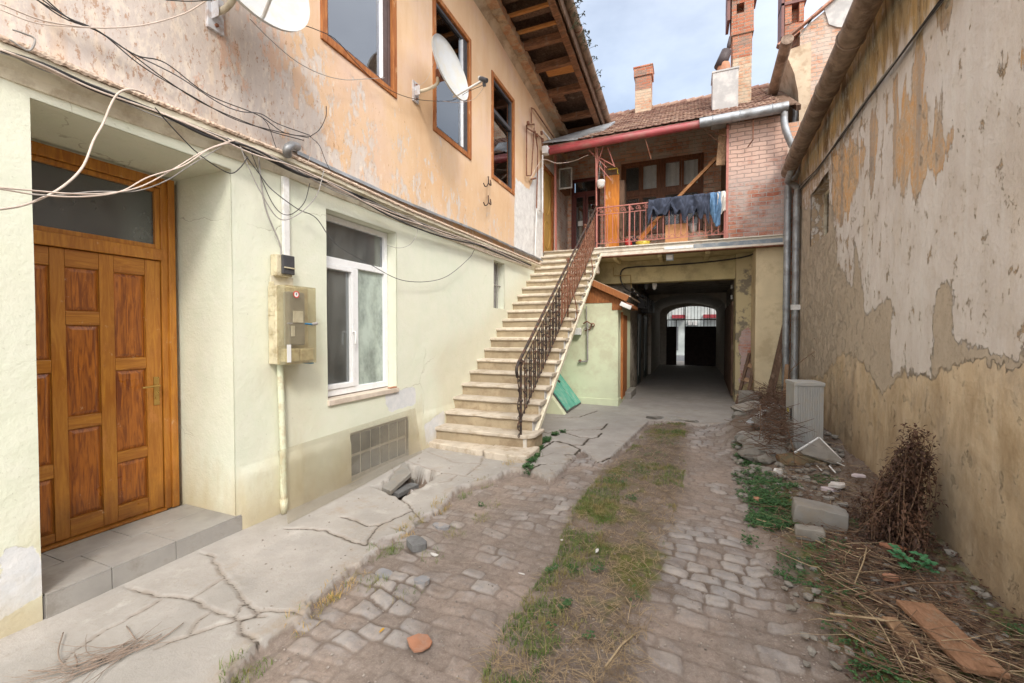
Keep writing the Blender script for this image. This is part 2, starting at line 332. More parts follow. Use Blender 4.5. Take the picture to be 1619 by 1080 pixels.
def plaster_right():
    m = M('weathered_wall_plaster', .92, .15); X, Y, Z = m.sep(m.pos())
    big = m.noise(1.1, 6, .6); n2 = m.noise(3, 8, .7, sc=(1, 1, .4)); n3 = m.noise(8, 8, .75, sc=(1, 1, .6)); n4 = m.noise(26, 6, .75); dr = m.noise(5, 6, .65, sc=(1, 1, .07))
    # top coat: grey-white with pale vertical drips
    top = m.mix(m.rng(n2, .35, .65), (.66, .59, .53), (.79, .74, .69))
    top = m.mix(m.rng(dr, .50, .68, 0, .6), top, (.80, .77, .72)); top = m.mix(m.rng(n3, .52, .68, 0, .5), top, (.56, .47, .35)); bg = m.noise(.7, 7, .7, vec=m.pos(loc=(9, 2, 4), sc=(1, 1, .5))); top = m.mix(m.rng(bg, .52, .66, 0, .45), top, (.66, .55, .42)); top = m.mix(m.rng(m.noise(34, 5, .8, sc=(1, 1, .35)), .6, .7, 0, .5), top, (.42, .34, .26))
    mid = m.mix(m.rng(n3, .3, .7), (.47, .39, .30), (.61, .52, .41)); mid = m.mix(m.rng(n4, .5, .68, 0, .5), mid, (.33, .26, .18)); mid = m.mix(m.rng(n2, .52, .66, 0, .5), mid, (.62, .52, .40))
    och = m.mix(m.rng(big, .38, .62), (.70, .56, .39), (.60, .45, .28)); och = m.mix(m.rng(n3, .45, .62, 0, .5), och, (.78, .66, .48)); och = m.mix(m.rng(m.noise(2.1, 7, .7, vec=m.pos(loc=(5, 3, 2), sc=(1, 1, .6))), .5, .66, 0, .7), och, (.42, .34, .26)); och = m.mix(m.rng(m.ma('ADD', dr, m.ma('MULTIPLY', n3, .3)), .66, .8, 0, .5), och, (.74, .62, .46))
    och = m.mix(m.rng(n2, .5, .68, 0, .55), och, (.42, .29, .16))
    damp = m.ma('ADD', m.rng(Z, 0, 1.35, .62, 0), m.ma('MULTIPLY', m.ma('SUBTRACT', n2, .5), 1.1)); och = m.mix(m.rng(damp, .05, .6, 0, .75), och, (.30, .22, .14))
    orng = m.mix(m.rng(n3, .42, .58), (.72, .42, .19), (.62, .47, .33)); orng = m.mix(m.rng(n4, .5, .62, 0, .6), orng, (.74, .62, .48)); orng = m.mix(m.rng(dr, .5, .65, 0, .6), orng, (.36, .33, .31))
    dk = m.noise(3.2, 7, .7, sc=(1, 1, .16), dist=.8); eav = m.mix(m.rng(n2, .35, .65), (.50, .40, .26), (.66, .46, .22)); eav = m.mix(m.rng(dk, .47, .60, 0, .85), eav, (.20, .13, .07)); eav = m.mix(m.rng(n3, .52, .62, 0, .6), eav, (.66, .60, .48)); eav = m.mix(m.rng(n4, .58, .7, 0, .5), eav, (.26, .19, .12))
    j = m.ma('ADD', m.ma('MULTIPLY', m.ma('SUBTRACT', n3, .5), .30), m.ma('MULTIPLY', m.ma('SUBTRACT', n2, .5), .30)); j2 = m.ma('MULTIPLY', m.ma('SUBTRACT', n4, .5), .06); j = m.ma('ADD', j, j2)
    jv = m.ma('ADD', m.ma('MULTIPLY', m.ma('SUBTRACT', dr, .5), 1.1), j)
    def th(a, jj): return m.rng(m.ma('ADD', m.attr1(a), jj), -.006, .006)
    tm, tw, to, te = th('mid', j), th('ochre', j), th('orange', jv), m.rng(m.ma('ADD', m.attr1('eaves'), jv), -.1, .06)
    tm = m.ma('MULTIPLY', tm, m.ma('SUBTRACT', 1.0, tw))
    wk = m.ma('MULTIPLY', m.rng(m.ma('ADD', n3, m.ma('MULTIPLY', m.rng(Y, 5.5, 8.5, 0, 1), .14)), .61, .625), m.rng(Z, 4.4, 4.6, 1, 0))
    c = m.mix(m.ma('MULTIPLY', wk, .8), top, m.mix(n4, (.33, .27, .19), (.60, .38, .20)))
    c = m.mix(to, c, orng); c = m.mix(te, c, eav); c = m.mix(tm, c, mid); c = m.mix(tw, c, och)
    nail = m.rng(m.vor(5.5, sc=(1, 1, .8)), .035, .022, 0, .8); c = m.mix(nail, c, (.10, .075, .05))
    m.col(c)
    h = m.ma('ADD', m.ma('MULTIPLY', tm, -1.0), m.ma('MULTIPLY', to, -.7)); h = m.ma('ADD', h, m.ma('MULTIPLY', tw, -.2)); h = m.ma('SUBTRACT', h, m.ma('MULTIPLY', wk, .6))
    b = m.bump(m.noise(2.3, 6, .6), .7, .05); b = m.bump(h, 1.0, .02, b); m.bump(m.ma('ADD', n4, m.noise(90, 4, .7)), .4, .004, b)
    return m.m
def bricks(name, c1, c2, mort, plane='xz', wash=0.0, washcol=(.5, .45, .42), bw=.25, bh=.075, dark=.0, jit=.012, top=None):
    m = M(name, .92, .15); X, Y, Z = m.sep(m.pos()); w0 = m.ma('MULTIPLY', m.ma('SUBTRACT', m.noise(3.5, 3), .5), jit * 2.5)
    u = X if plane == 'xz' else Y
    n9 = m.ma('MULTIPLY', m.ma('SUBTRACT', m.noise(30, 3), .5), .02)
    v = m.comb(m.ma('ADD', u, n9), m.ma('ADD', m.ma('ADD', Z, w0), n9), 0.0)
    b = m.t.nodes.new('ShaderNodeTexBrick'); m.l(v, b.inputs['Vector']); b.inputs['Scale'].default_value = 1; b.inputs['Brick Width'].default_value = bw; b.inputs['Row Height'].default_value = bh
    b.inputs['Mortar Size'].default_value = .009; b.inputs['Mortar Smooth'].default_value = .4; b.inputs['Bias'].default_value = -.1
    b.inputs['Color1'].default_value = (0, 0, 0, 1); b.inputs['Color2'].default_value = (1, 1, 1, 1); b.inputs['Mortar'].default_value = (.5, .5, .5, 1)
    n = m.noise(9, 7, .7); n2 = m.noise(2.2, 7, .7)
    c = m.mix(m.ma('ADD', m.ma('MULTIPLY', m.sep(b.outputs['Color'])[0], .75), m.ma('MULTIPLY', m.ma('SUBTRACT', n, .4), .8), clamp=True), c1, c2)
    c = m.mix(m.rng(m.noise(40, 4, .7), .5, .7, 0, .4), c, tuple(x * .55 for x in c1))
    mo = m.mix(m.rng(n, .3, .7), mort, tuple(x * .6 for x in mort)); f = b.outputs['Fac']
    c = m.mix(f, c, mo)
    if wash: c = m.mix(m.rng(m.ma('ADD', n2, m.ma('MULTIPLY', n, .3)), .72 - wash * .35, .80 - wash * .2, 0, .75), c, washcol)
    if top: c = m.mix(m.rng(m.ma('ADD', Z, m.ma('MULTIPLY', m.ma('SUBTRACT', n2, .5), 1.6)), top[0], top[0] + .5, 0, .8), c, m.mix(f, m.mix(n, top[1], tuple(x * 1.25 for x in top[1])), tuple(x * .6 for x in top[1])))
    if dark: c = m.mix(dark, c, (.16, .13, .10))
    m.col(c); m.bump(m.ma('SUBTRACT', m.ma('MULTIPLY', n, .5), m.ma('MULTIPLY', f, 1.3)), .9, .014); MATS[name] = m.m; return m.m
def wood(name, light, dark, grain=(14, 14, 1.1), rough=.5, spec=.4, worn=None, sc=1.0, contrast=(.35, .62), bump=.25):
    m = M(name, rough, spec); n = m.noise(3.2 * sc, 5, .6, sc=grain, dist=1.2); n2 = m.noise(1.7, 4); n3 = m.noise(30 * sc, 3, .6, sc=tuple(g * .4 for g in grain))
    c = m.mix(m.rng(n, *contrast), light, dark); c = m.mix(m.rng(n2, .35, .7, 0, .4), c, tuple(x * .72 for x in light)); c = m.mix(m.rng(n3, .45, .7, 0, .35), c, dark)
    if worn: c = m.mix(m.rng(m.noise(6, 7, .75, sc=(1, 1, .5)), .56, .66, 0, .75), c, worn)
    if 'pine' in name:
        Z = m.sep(m.pos())[2]; c = m.mix(m.rng(m.ma('ADD', m.ma('MULTIPLY', Z, -1.5), m.noise(5, 6, .7)), -.25, .35, 0, .6), c, (.10, .04, .012)); c = m.mix(m.rng(m.noise(13, 6, .8), .63, .68, 0, .5), c, (.60, .42, .26))
    m.col(c); m.set('Roughness', m.rng(n2, .3, .7, max(.1, rough - .12), rough + .15)); m.bump(m.ma('ADD', n, n3), bump, .003); MATS[name] = m.m; return m.m
def glass(name, tint=(.9, .95, 1), refl=.25, rough=.02, haze=0.0, hazecol=(.6, .6, .6), fk=1.2):
    m = M(name); m.t.nodes.remove(m.b); t = m.t.nodes.new('ShaderNodeBsdfTransparent'); g = m.t.nodes.new('ShaderNodeBsdfGlossy'); mx = m.t.nodes.new('ShaderNodeMixShader')
    fr = m.t.nodes.new('ShaderNodeFresnel'); fr.inputs[0].default_value = 1.5
    f = m.ma('ADD', m.ma('MULTIPLY', fr.outputs[0], fk), refl, clamp=True); t.inputs[0].default_value = (*tint, 1); g.inputs['Roughness'].default_value = rough; g.inputs['Color'].default_value = (.92, .95, 1, 1)
    s = t.outputs[0]
    if haze:
        d = m.t.nodes.new('ShaderNodeBsdfDiffuse'); d.inputs[0].default_value = (*hazecol, 1); h = m.t.nodes.new('ShaderNodeMixShader')
        m.put(h.inputs[0], m.rng(m.noise(3, 7, .7, sc=(1, 1, .6)), .3, .75, haze * .4, haze * 1.5)); m.l(s, h.inputs[1]); m.l(d.outputs[0], h.inputs[2]); s = h.outputs[0]
    m.put(mx.inputs[0], f); m.l(s, mx.inputs[1]); m.l(g.outputs[0], mx.inputs[2]); m.l(mx.outputs[0], m.out.inputs[0]); MATS[name] = m.m; return m.m
def ground_mat():
    m = M('courtyard_ground', .93, .15)
    n1 = m.noise(1.5, 6, .6); n2 = m.noise(7, 7, .7); n3 = m.noise(30, 6, .7); n4 = m.noise(110, 3, .7)
    dirt = m.mix(m.rng(n2, .3, .7), (.205, .168, .142), (.305, .255, .22)); dirt = m.mix(m.rng(n1, .45, .65, 0, .6), dirt, (.40, .315, .26))
    dirt = m.mix(m.rng(m.attr('dark'), 0, 1, 0, .8), dirt, m.mix(n3, (.07, .052, .038), (.16, .115, .08)))
    dirt = m.mix(m.rng(n3, .45, .7, 0, .55), dirt, (.15, .11, .085)); dirt = m.mix(m.rng(n4, .52, .72, 0, .5), dirt, (.42, .35, .30)); peb = m.rng(m.vor(42), .28, .2); dirt = m.mix(m.ma('MULTIPLY', m.ma('MULTIPLY', peb, m.rng(n2, .5, .62)), .6), dirt, m.mix(n3, (.48, .42, .38), (.25, .2, .17)))
    st = m.mix(m.attr('sid'), (.265, .262, .27), (.37, .34, .31)); st = m.mix(m.rng(n3, .4, .65, 0, .5), st, (.22, .21, .22)); st = m.mix(m.rng(n2, .45, .7, 0, .5), st, (.46, .39, .33))
    sf = m.rng(m.ma('ADD', m.attr('stone'), m.ma('MULTIPLY', m.ma('SUBTRACT', n3, .5), .03)), -.004, .006)
    expo = m.rng(m.ma('ADD', m.attr('expo'), m.ma('ADD', m.ma('MULTIPLY', m.ma('SUBTRACT', n2, .5), 1.3), m.ma('MULTIPLY', m.ma('SUBTRACT', n3, .5), .8))), .15, .85)
    edge = m.ma('MULTIPLY', m.rng(m.attr('stone'), .006, -.003, 0, 1), m.rng(m.ma('ADD', m.attr('expo'), m.ma('MULTIPLY', m.ma('SUBTRACT', n2, .5), 1.2)), -.1, .8, .06, .6))
    c = m.mix(m.ma('MULTIPLY', sf, expo), dirt, st); c = m.mix(edge, c, (.13, .10, .08))
    con = m.mix(m.rng(n1, .35, .65), (.345, .32, .29), (.43, .40, .37)); con = m.mix(m.rng(n2, .48, .68, 0, .45), con, (.50, .475, .445)); con = m.mix(m.rng(n3, .5, .7, 0, .4), con, (.36, .32, .28))
    con = m.mix(m.rng(m.noise(2.3, 8, .75), .56, .68, 0, .5), con, (.34, .26, .18)); con = m.mix(m.rng(m.noise(3.1, 8, .7, vec=m.pos(loc=(3, 7, 1))), .58, .68, 0, .45), con, (.62, .59, .55))
    cr = m.rng(m.ma('ADD', m.attr('crack'), m.ma('MULTIPLY', m.ma('SUBTRACT', n3, .5), .012)), .0005, .006, .9, 0)
    con = m.mix(m.rng(m.attr('tint'), 0, 1, 0, .55), con, (.30, .285, .265)); con = m.mix(m.rng(m.ma('ADD', m.attr('crack'), m.ma('MULTIPLY', m.ma('SUBTRACT', n2, .5), .05)), .0, .022, .55, 0), con, (.24, .19, .15)); con = m.mix(m.rng(m.noise(14, 7, .8), .54, .66, 0, .45), con, (.27, .24, .20)); con = m.mix(cr, con, (.05, .04, .03))
    rgh = m.rng(m.attr('rough'), 0, 1); con = m.mix(m.ma('MULTIPLY', rgh, m.rng(n3, .4, .6, .3, .9)), con, (.33, .27, .21))
    cf = m.rng(m.ma('ADD', m.attr('concrete'), m.ma('MULTIPLY', m.ma('SUBTRACT', n3, .5), .03)), -.003, .004); c = m.mix(cf, c, con)
    ms = m.rng(m.ma('ADD', m.attr('moss'), m.ma('MULTIPLY', m.ma('SUBTRACT', n2, .5), 2.2)), .45, 1.0, 0, .85); c = m.mix(ms, c, m.mix(n3, (.07, .085, .018), (.17, .17, .04)))
    wet_or_shade = m.attr('shade'); c = m.mix(m.rng(wet_or_shade, 0, 1, 0, .55), c, m.mix(n3, (.12, .10, .085), (.2, .17, .14)))  # ground colour darkens under balcony and passage, painting in their shade
    m.col(c); h = m.ma('ADD', m.ma('MULTIPLY', n3, 1.1), m.ma('MULTIPLY', n4, .6)); h = m.ma('ADD', h, m.ma('MULTIPLY', cr, -1.2))
    b = m.bump(n2, .5, .012); m.bump(h, .6, .006, b); return m.m
m_green = plaster_green(); m_orange = plaster_orange(); m_right = plaster_right()
m_brick_red = bricks('red_brick', (.36, .13, .085), (.56, .27, .18), (.50, .43, .40), 'xz', .55, (.52, .42, .40))
m_brick_pale = bricks('pale_brick', (.46, .20, .11), (.56, .38, .27), (.46, .41, .34), 'xz', .5, (.50, .44, .38), bh=.085)
m_brick_grey = bricks('dusty_brick', (.52, .24, .15), (.74, .50, .36), (.60, .55, .48), 'xz', .3, (.62, .55, .48), dark=.0, bw=.3, bh=.1)
m_brick_side = bricks('side_brick', (.42, .22, .15), (.62, .42, .33), (.55, .50, .45), 'yz', .5, (.6, .54, .5))
m_brick_soffit = bricks('soffit_brick', (.40, .20, .11), (.55, .36, .22), (.42, .34, .25), 'yz', .3, (.5, .4, .28))
m_door = wood('varnished_pine', (.53, .225, .03), (.34, .115, .014), (9, 9, .9), .38, .5, (.50, .20, .05), 1.0)
m_doorpanel = wood('varnished_pine_panel', (.47, .15, .018), (.17, .04, .008), (6, 6, .55), .36, .5, None, 2.0, (.40, .62))
m_doorrail = wood('pine_rail', (.53, .225, .03), (.32, .105, .014), (9, .9, 9), .38, .5, (.50, .22, .05), 1.0)
m_frame = wood('weathered_brown_frame', (.50, .20, .065), (.28, .09, .03), (8, 8, 1), .7, .25, (.62, .38, .2))
m_brownwin = wood('brown_window_wood', (.26, .11, .055), (.12, .05, .026), (9, 9, 1), .5, .4)
m_darkwood = wood('dark_old_timber', (.20, .125, .085), (.08, .05, .035), (5, 5, 1.2), .85, .2, (.30, .22, .16))
m_rafter = wood('rafter_timber', (.33, .165, .09), (.12, .065, .04), (1.5, 9, 9), .85, .2, (.22, .17, .13))
m_rafter2 = wood('fresh_rafter_timber', (.62, .30, .10), (.42, .18, .06), (1.5, 9, 9), .8, .2)
m_beamwood = wood('brace_timber', (.48, .25, .115), (.27, .12, .05), (2, 9, 4), .75, .2)
m_orangewood = wood('orange_board', (.70, .26, .03), (.42, .13, .02), (8, 8, .6), .5, .35, (.60, .46, .33))
m_yellowdoor = wood('ochre_door_paint', (.50, .31, .085), (.40, .23, .06), (6, 6, .8), .5, .4)
m_reddoor = simple('maroon_paint', (.13, .035, .03), .45)
m_plank = wood('old_plank', (.42, .27, .16), (.22, .13, .075), (6, 1, 6), .85, .15, (.34, .31, .25))
m_grey = simple('grey_zinc', (.36, .38, .40), .5, .4, .6, .25, 5, .2, (.20, .19, .18))
m_rustzinc = simple('rusty_zinc', (.27, .20, .15), .75, .3, .2, .35, 6, .4, (.13, .085, .06), 4)
m_iron = simple('rusty_black_iron', (.045, .036, .032), .6, .4, .2, .3, 20, .3, (.16, .075, .045), 14)
m_rust = simple('rusty_iron', (.20, .085, .05), .8, .2, .1, .4, 14, .4, (.30, .17, .12), 12)
m_pinkiron = simple('faded_red_paint', (.50, .20, .17), .65, .3, 0, .25, 12, .2, (.30, .13, .09), 12)
m_redgutter = simple('red_gutter_paint', (.31, .055, .06), .4, .45, 0, .2, 5, .1, (.30, .12, .1), 3)
m_white = simple('white_plastic', (.78, .78, .77), .35, .45, 0, .05, 4, .05, (.55, .52, .47), 3)
m_upvc = simple('window_plastic', (.82, .83, .84), .3, .45, 0, .03, 4, .03)
m_cream = simple('cream_paint', (.66, .61, .48), .6, .3, 0, .12, 5, .2, (.45, .38, .27), 4)
m_creamsteel = simple('cream_steel', (.70, .65, .56), .6, .3, 0, .12, 5, .2, (.50, .42, .33), 5)
m_bluegrey = simple('blue_grey_paint', (.20, .235, .27), .6, .3, 0, .1, 5, .1, (.35, .36, .36), 5)
m_meter = simple('aged_cream_plastic', (.60, .54, .38), .5, .4, 0, .15, 7, .1, (.36, .29, .17), 8)
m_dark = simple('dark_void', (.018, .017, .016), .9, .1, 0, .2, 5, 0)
m_darkgrey = simple('dark_grey', (.06, .06, .065), .5, .4)
m_rubber = simple('black_cable', (.03, .028, .028), .55, .4, 0, .2, 20, 0)
m_cablegrey = simple('grey_cable', (.33, .31, .29), .55, .4, 0, .2, 20, 0)
m_cablebeige = simple('beige_cable', (.60, .50, .43), .55, .4, 0, .12, 20, 0)
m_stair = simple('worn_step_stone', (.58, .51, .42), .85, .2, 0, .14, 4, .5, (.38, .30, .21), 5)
m_riser = simple('shaded_grimy_riser_stone', (.43, .35, .24), .9, .15, 0, .18, 5, .5, (.27, .20, .13), 4)  # ochre, grimy risers; colour also darkened to stand for shadow under the nosings
m_stairside = simple('step_side_plaster', (.50, .50, .50), .9, .15, 0, .15, 4, .5, (.62, .54, .42), 4)
m_tile = simple('porcelain_tile', (.33, .315, .295), .45, .4, 0, .22, 3, .1, (.23, .21, .185), 3)
m_grout = simple('grout', (.16, .15, .14), .9)
m_stone = simple('grey_rubble', (.27, .25, .22), .92, .15, 0, .25, 7, .6, (.22, .19, .15), 6)
m_stonedark = simple('dark_stone', (.20, .20, .20), .9, .2, 0, .25, 9, .5, (.13, .12, .11), 8)
m_conc = simple('cast_concrete', (.30, .285, .26), .92, .15, 0, .15, 6, .5, (.30, .26, .21), 5)
m_terra = simple('terracotta', (.42, .20, .12), .9, .15, 0, .2, 9, .4, (.40, .24, .17), 8)
m_rooftile = simple('roof_tile_clay', (.42, .22, .155), .9, .15, 0, .45, 9, .5, (.16, .12, .10), 8)
m_teal = simple('teal_paint', (.10, .40, .31), .55, .35, 0, .15, 6, .2, (.30, .42, .34), 6)
m_shed = simple('shed_green_plaster', (.66, .70, .50), .9, .2, 0, .06, 3, .35, (.58, .57, .40), 2.5)
m_shedwood = wood('shed_orange_wood', (.40, .16, .055), (.25, .085, .03), (12, 12, 1.2), .7, .25)
m_passage = simple('yellowed_plaster', (.55, .47, .26), .9, .15, 0, .14, 2.5, .4, (.38, .31, .18), 2.2)
m_pillar = simple('cream_pillar_plaster', (.66, .55, .36), .9, .15, 0, .1, 2.5, .4, (.50, .40, .25), 2.0)
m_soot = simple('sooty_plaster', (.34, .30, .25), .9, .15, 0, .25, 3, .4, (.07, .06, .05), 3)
m_cove = simple('ochre_cove_plaster', (.50, .40, .29), .9, .15, 0, .2, 2.5, .5, (.33, .24, .16), 3)
m_greyplaster = simple('grey_render', (.42, .41, .40), .92, .15, 0, .14, 4, .5, (.55, .53, .50), 4)
m_curtain = simple('pale_curtain', (.78, .79, .80), .9, .1, 0, .08, 5, 0)
m_roomgrey = simple('dim_room', (.12, .12, .13), .9, .1, 0, .2, 3, 0)
m_denim = simple('blue_denim', (.12, .22, .36), .9, .1, 0, .2, 15, .3)
m_darkcloth = simple('dark_blue_cloth', (.055, .065, .095), .9, .1, 0, .25, 10, .3)
m_cloth = simple('white_cloth', (.66, .62, .56), .9, .1, 0, .08, 8, .3)
m_card = simple('orange_chipboard', (.62, .33, .16), .85, .15, 0, .1, 20, .2)
m_twig = simple('dry_twig', (.20, .13, .085), .9, .1, 0, .3, 30, .2)
m_straw = simple('straw_stem', (.42, .32, .20), .9, .1, 0, .25, 30, .2)
m_paper = simple('white_paper', (.72, .70, .68), .85, .15, 0, .1, 9, .1, (.55, .5, .45), 6)
m_archpl = simple('passage_arch_plaster', (.52, .47, .40), .9, .15, 0, .15, 3, .4, (.36, .31, .25), 3)
m_gblock = simple('glass_block', (.055, .062, .065), .18, .6, 0, .25, 9, .1)

m_mortar = simple('grey_mortar', (.36, .34, .30), .9, .15)
m_brass = simple('brass', (.42, .26, .08), .35, .5, .8, .2)
g_win = glass('window_glass', (.80, .85, .88), .08); g_win2 = glass('sky_reflecting_glass', (.62, .66, .80), .16)
g_frost = glass('dusty_glass', (.75, .8, .78), .10, .12, .35, (.36, .38, .36)); g_acr = glass('dirty_acrylic', (.985, .975, .95), .0, .25, .10, (.62, .57, .45), .3); g_cover = glass('smoked_cover', (.97, .95, .88), -.02, .15, .09, (.62, .57, .44), .3); g_pale = glass('pale_blind_glass', (.8, .85, .8), .04, .1, .85, (.50, .58, .52), .8)
def leafmat(name, a, b, c=None):
    m = M(name, .6, .3); v = m.noise(23, 3); q = m.mix(m.rng(v, .35, .65), a, b)
    if c: q = m.mix(m.rng(m.noise(5, 3), .5, .62, 0, .8), q, c)
    m.col(q); m.set('Subsurface Weight', 0); MATS[name] = m.m; return m.m
m_leaf = leafmat('weed_leaf', (.03, .085, .028), (.075, .155, .05)); m_grass = leafmat('grass_blade', (.08, .15, .03), (.18, .22, .06), (.36, .27, .12))
m_drygrass = leafmat('dry_grass', (.28, .20, .11), (.42, .31, .18), (.17, .115, .07)); m_deadleaf = leafmat('dead_leaf', (.05, .026, .018), (.10, .052, .034), (.17, .09, .055))
m_ground = ground_mat()

# ================================================================== GROUND
def g2(*pts): return [tuple(G(a, b)[:2]) for a, b in pts]
def z3(off, sc, *pts): return g2(*[(off[0] + a / sc, off[1] + b / sc) for a, b in pts])
con_edge = g2((330, 1130), (385, 1040), (408, 1015), (450, 988), (484, 967), (497, 939), (548, 900), (600, 864), (588, 857), (605, 848), (642, 838), (663, 817), (683, 809), (705, 790), (725, 768), (771, 758), (807, 741), (838, 741), (871, 756), (887, 742), (905, 722), (920, 710), (951, 729), (985, 700), (1022, 664), (1062, 660), (1100, 672), (1168, 668))
con_poly = [(-3.6, -2.0)] + [(-1.45, -2.0)] + jag(con_edge, .028, .055, 3) + [(1.4, 7.9), (1.9, 11), (1.9, 26), (-3.6, 26)]
hole = g2((585, 768), (606, 762), (638, 733), (672, 743), (700, 748), (672, 765), (645, 781), (632, 788), (617, 781), (600, 772))
s1 = (3.855, (0, 800)); s2 = (3.855, (380, 760)); s3 = (4.497, (640, 620))
def zz(s, *p): return z3(s[1], s[0], *p)
cracks = [zz(s1, (770, 485), (970, 545), (1110, 553), (1180, 570), (1290, 625), (1440, 688), (1480, 690), (1560, 670), (1619, 668)),
          zz(s1, (980, 560), (860, 635), (650, 740), (530, 820), (420, 900), (370, 980)), zz(s1, (1180, 570), (1170, 550), (1370, 430), (1340, 390), (1290, 300), (1250, 290)),
          zz(s1, (1370, 430), (1430, 490), (1480, 560), (1500, 590), (1460, 610), (1440, 680)), zz(s1, (1290, 635), (1190, 715), (1150, 790), (1040, 820), (960, 860)),
          zz(s1, (1150, 785), (1290, 740), (1440, 690)), zz(s1, (1470, 690), (1475, 770), (1530, 790), (1585, 830)), zz(s1, (1500, 590), (1550, 620), (1570, 660)),
          zz(s2, (0, 750), (50, 740), (100, 790), (320, 790), (400, 810)), zz(s2, (0, 840), (60, 830), (120, 800)), zz(s2, (0, 920), (60, 945), (110, 985)),
          zz(s2, (270, 290), (400, 290), (530, 300), (640, 350), (700, 370), (770, 385)), zz(s2, (770, 385), (800, 320), (850, 265), (960, 215), (1050, 175), (1090, 215)),
          zz(s2, (850, 265), (780, 270), (700, 235), (610, 215)), zz(s2, (1050, 175), (1020, 130), (970, 105)), zz(s2, (920, 275), (1010, 300)),
          zz(s3, (20, 490), (150, 540), (270, 575), (370, 585), (440, 600), (510, 610)), zz(s3, (370, 585), (320, 630), (250, 640)), zz(s3, (440, 590), (540, 510), (550, 470)), zz(s3, (130, 410), (350, 500), (540, 510)),
          zz(s3, (960, 460), (1060, 430), (1140, 440), (1180, 470), (1140, 505), (1040, 510)), zz(s3, (960, 410), (1060, 345), (1160, 365), (1245, 400), (1210, 440), (1140, 440)), zz(s3, (1090, 345), (1180, 370), (1260, 375), (1310, 330), (1370, 320), (1400, 290)),
          zz(s3, (960, 270), (1020, 290), (1100, 270), (1200, 268), (1400, 265), (1440, 220)), zz(s3, (1110, 275), (1150, 290), (1250, 320), (1310, 325)), zz(s3, (1060, 180), (1240, 175), (1370, 130)), zz(s3, (1180, 470), (1240, 490), (1400, 490), (1500, 440)),
          zz(s3, (890, 545), (960, 510), (1000, 510))]
cracks = [jag(c, .010, .035, i) for i, c in enumerate(cracks)]
grass_c = g2((1028, 668), (1085, 668), (1085, 760), (1052, 860), (1020, 960), (1000, 1080), (990, 1200), (700, 1200), (760, 1060), (800, 970), (870, 880), (905, 800), (950, 740), (1000, 700))
weed_r = g2((1150, 676), (1175, 740), (1185, 800), (1220, 880), (1262, 980), (1300, 1080), (1340, 1180), (1900, 1180), (1619, 930), (1320, 690), (1270, 650), (1190, 640))
apron = g2((770, 690), (900, 640), (1170, 640), (1168, 668), (1022, 664), (951, 729), (920, 705), (840, 720))
def stones(U, V):
    wx = (vn.fbm(U * 3, V * 3, 3) - .5) * .13; wy = (vn.fbm(U * 2.6 + 40, V * 2.6, 3) - .5) * .14
    x = U + wx; y = V + wy + .05 * U; H = .115; row = np.floor(y / H); rr = np.sin(row * 12.9898) * 43758.5453; rr -= np.floor(rr); Wd = .15 + .05 * rr
    c = np.floor(x / Wd + rr * 3.7); fx = (x / Wd + rr * 3.7 - c) * Wd; fy = y - row * H
    s = np.sin(row * 78.233 + c * 37.719) * 43758.5453; s -= np.floor(s); s2_ = np.sin(row * 18.2 + c * 91.7) * 4375.85; s2_ -= np.floor(s2_)
    g_ = .004 + .007 * s2_; hx = Wd / 2 - g_; hy = H / 2 - g_; qx = np.abs(fx - Wd / 2) - hx + .018; qy = np.abs(fy - H / 2) - hy + .018
    d = np.sqrt(np.maximum(qx, 0) ** 2 + np.maximum(qy, 0) ** 2) + np.minimum(np.maximum(qx, qy), 0) - .018
    return -d + (vn.fbm(U * 22, V * 22, 2) - .5) * .012, s
FI = {}
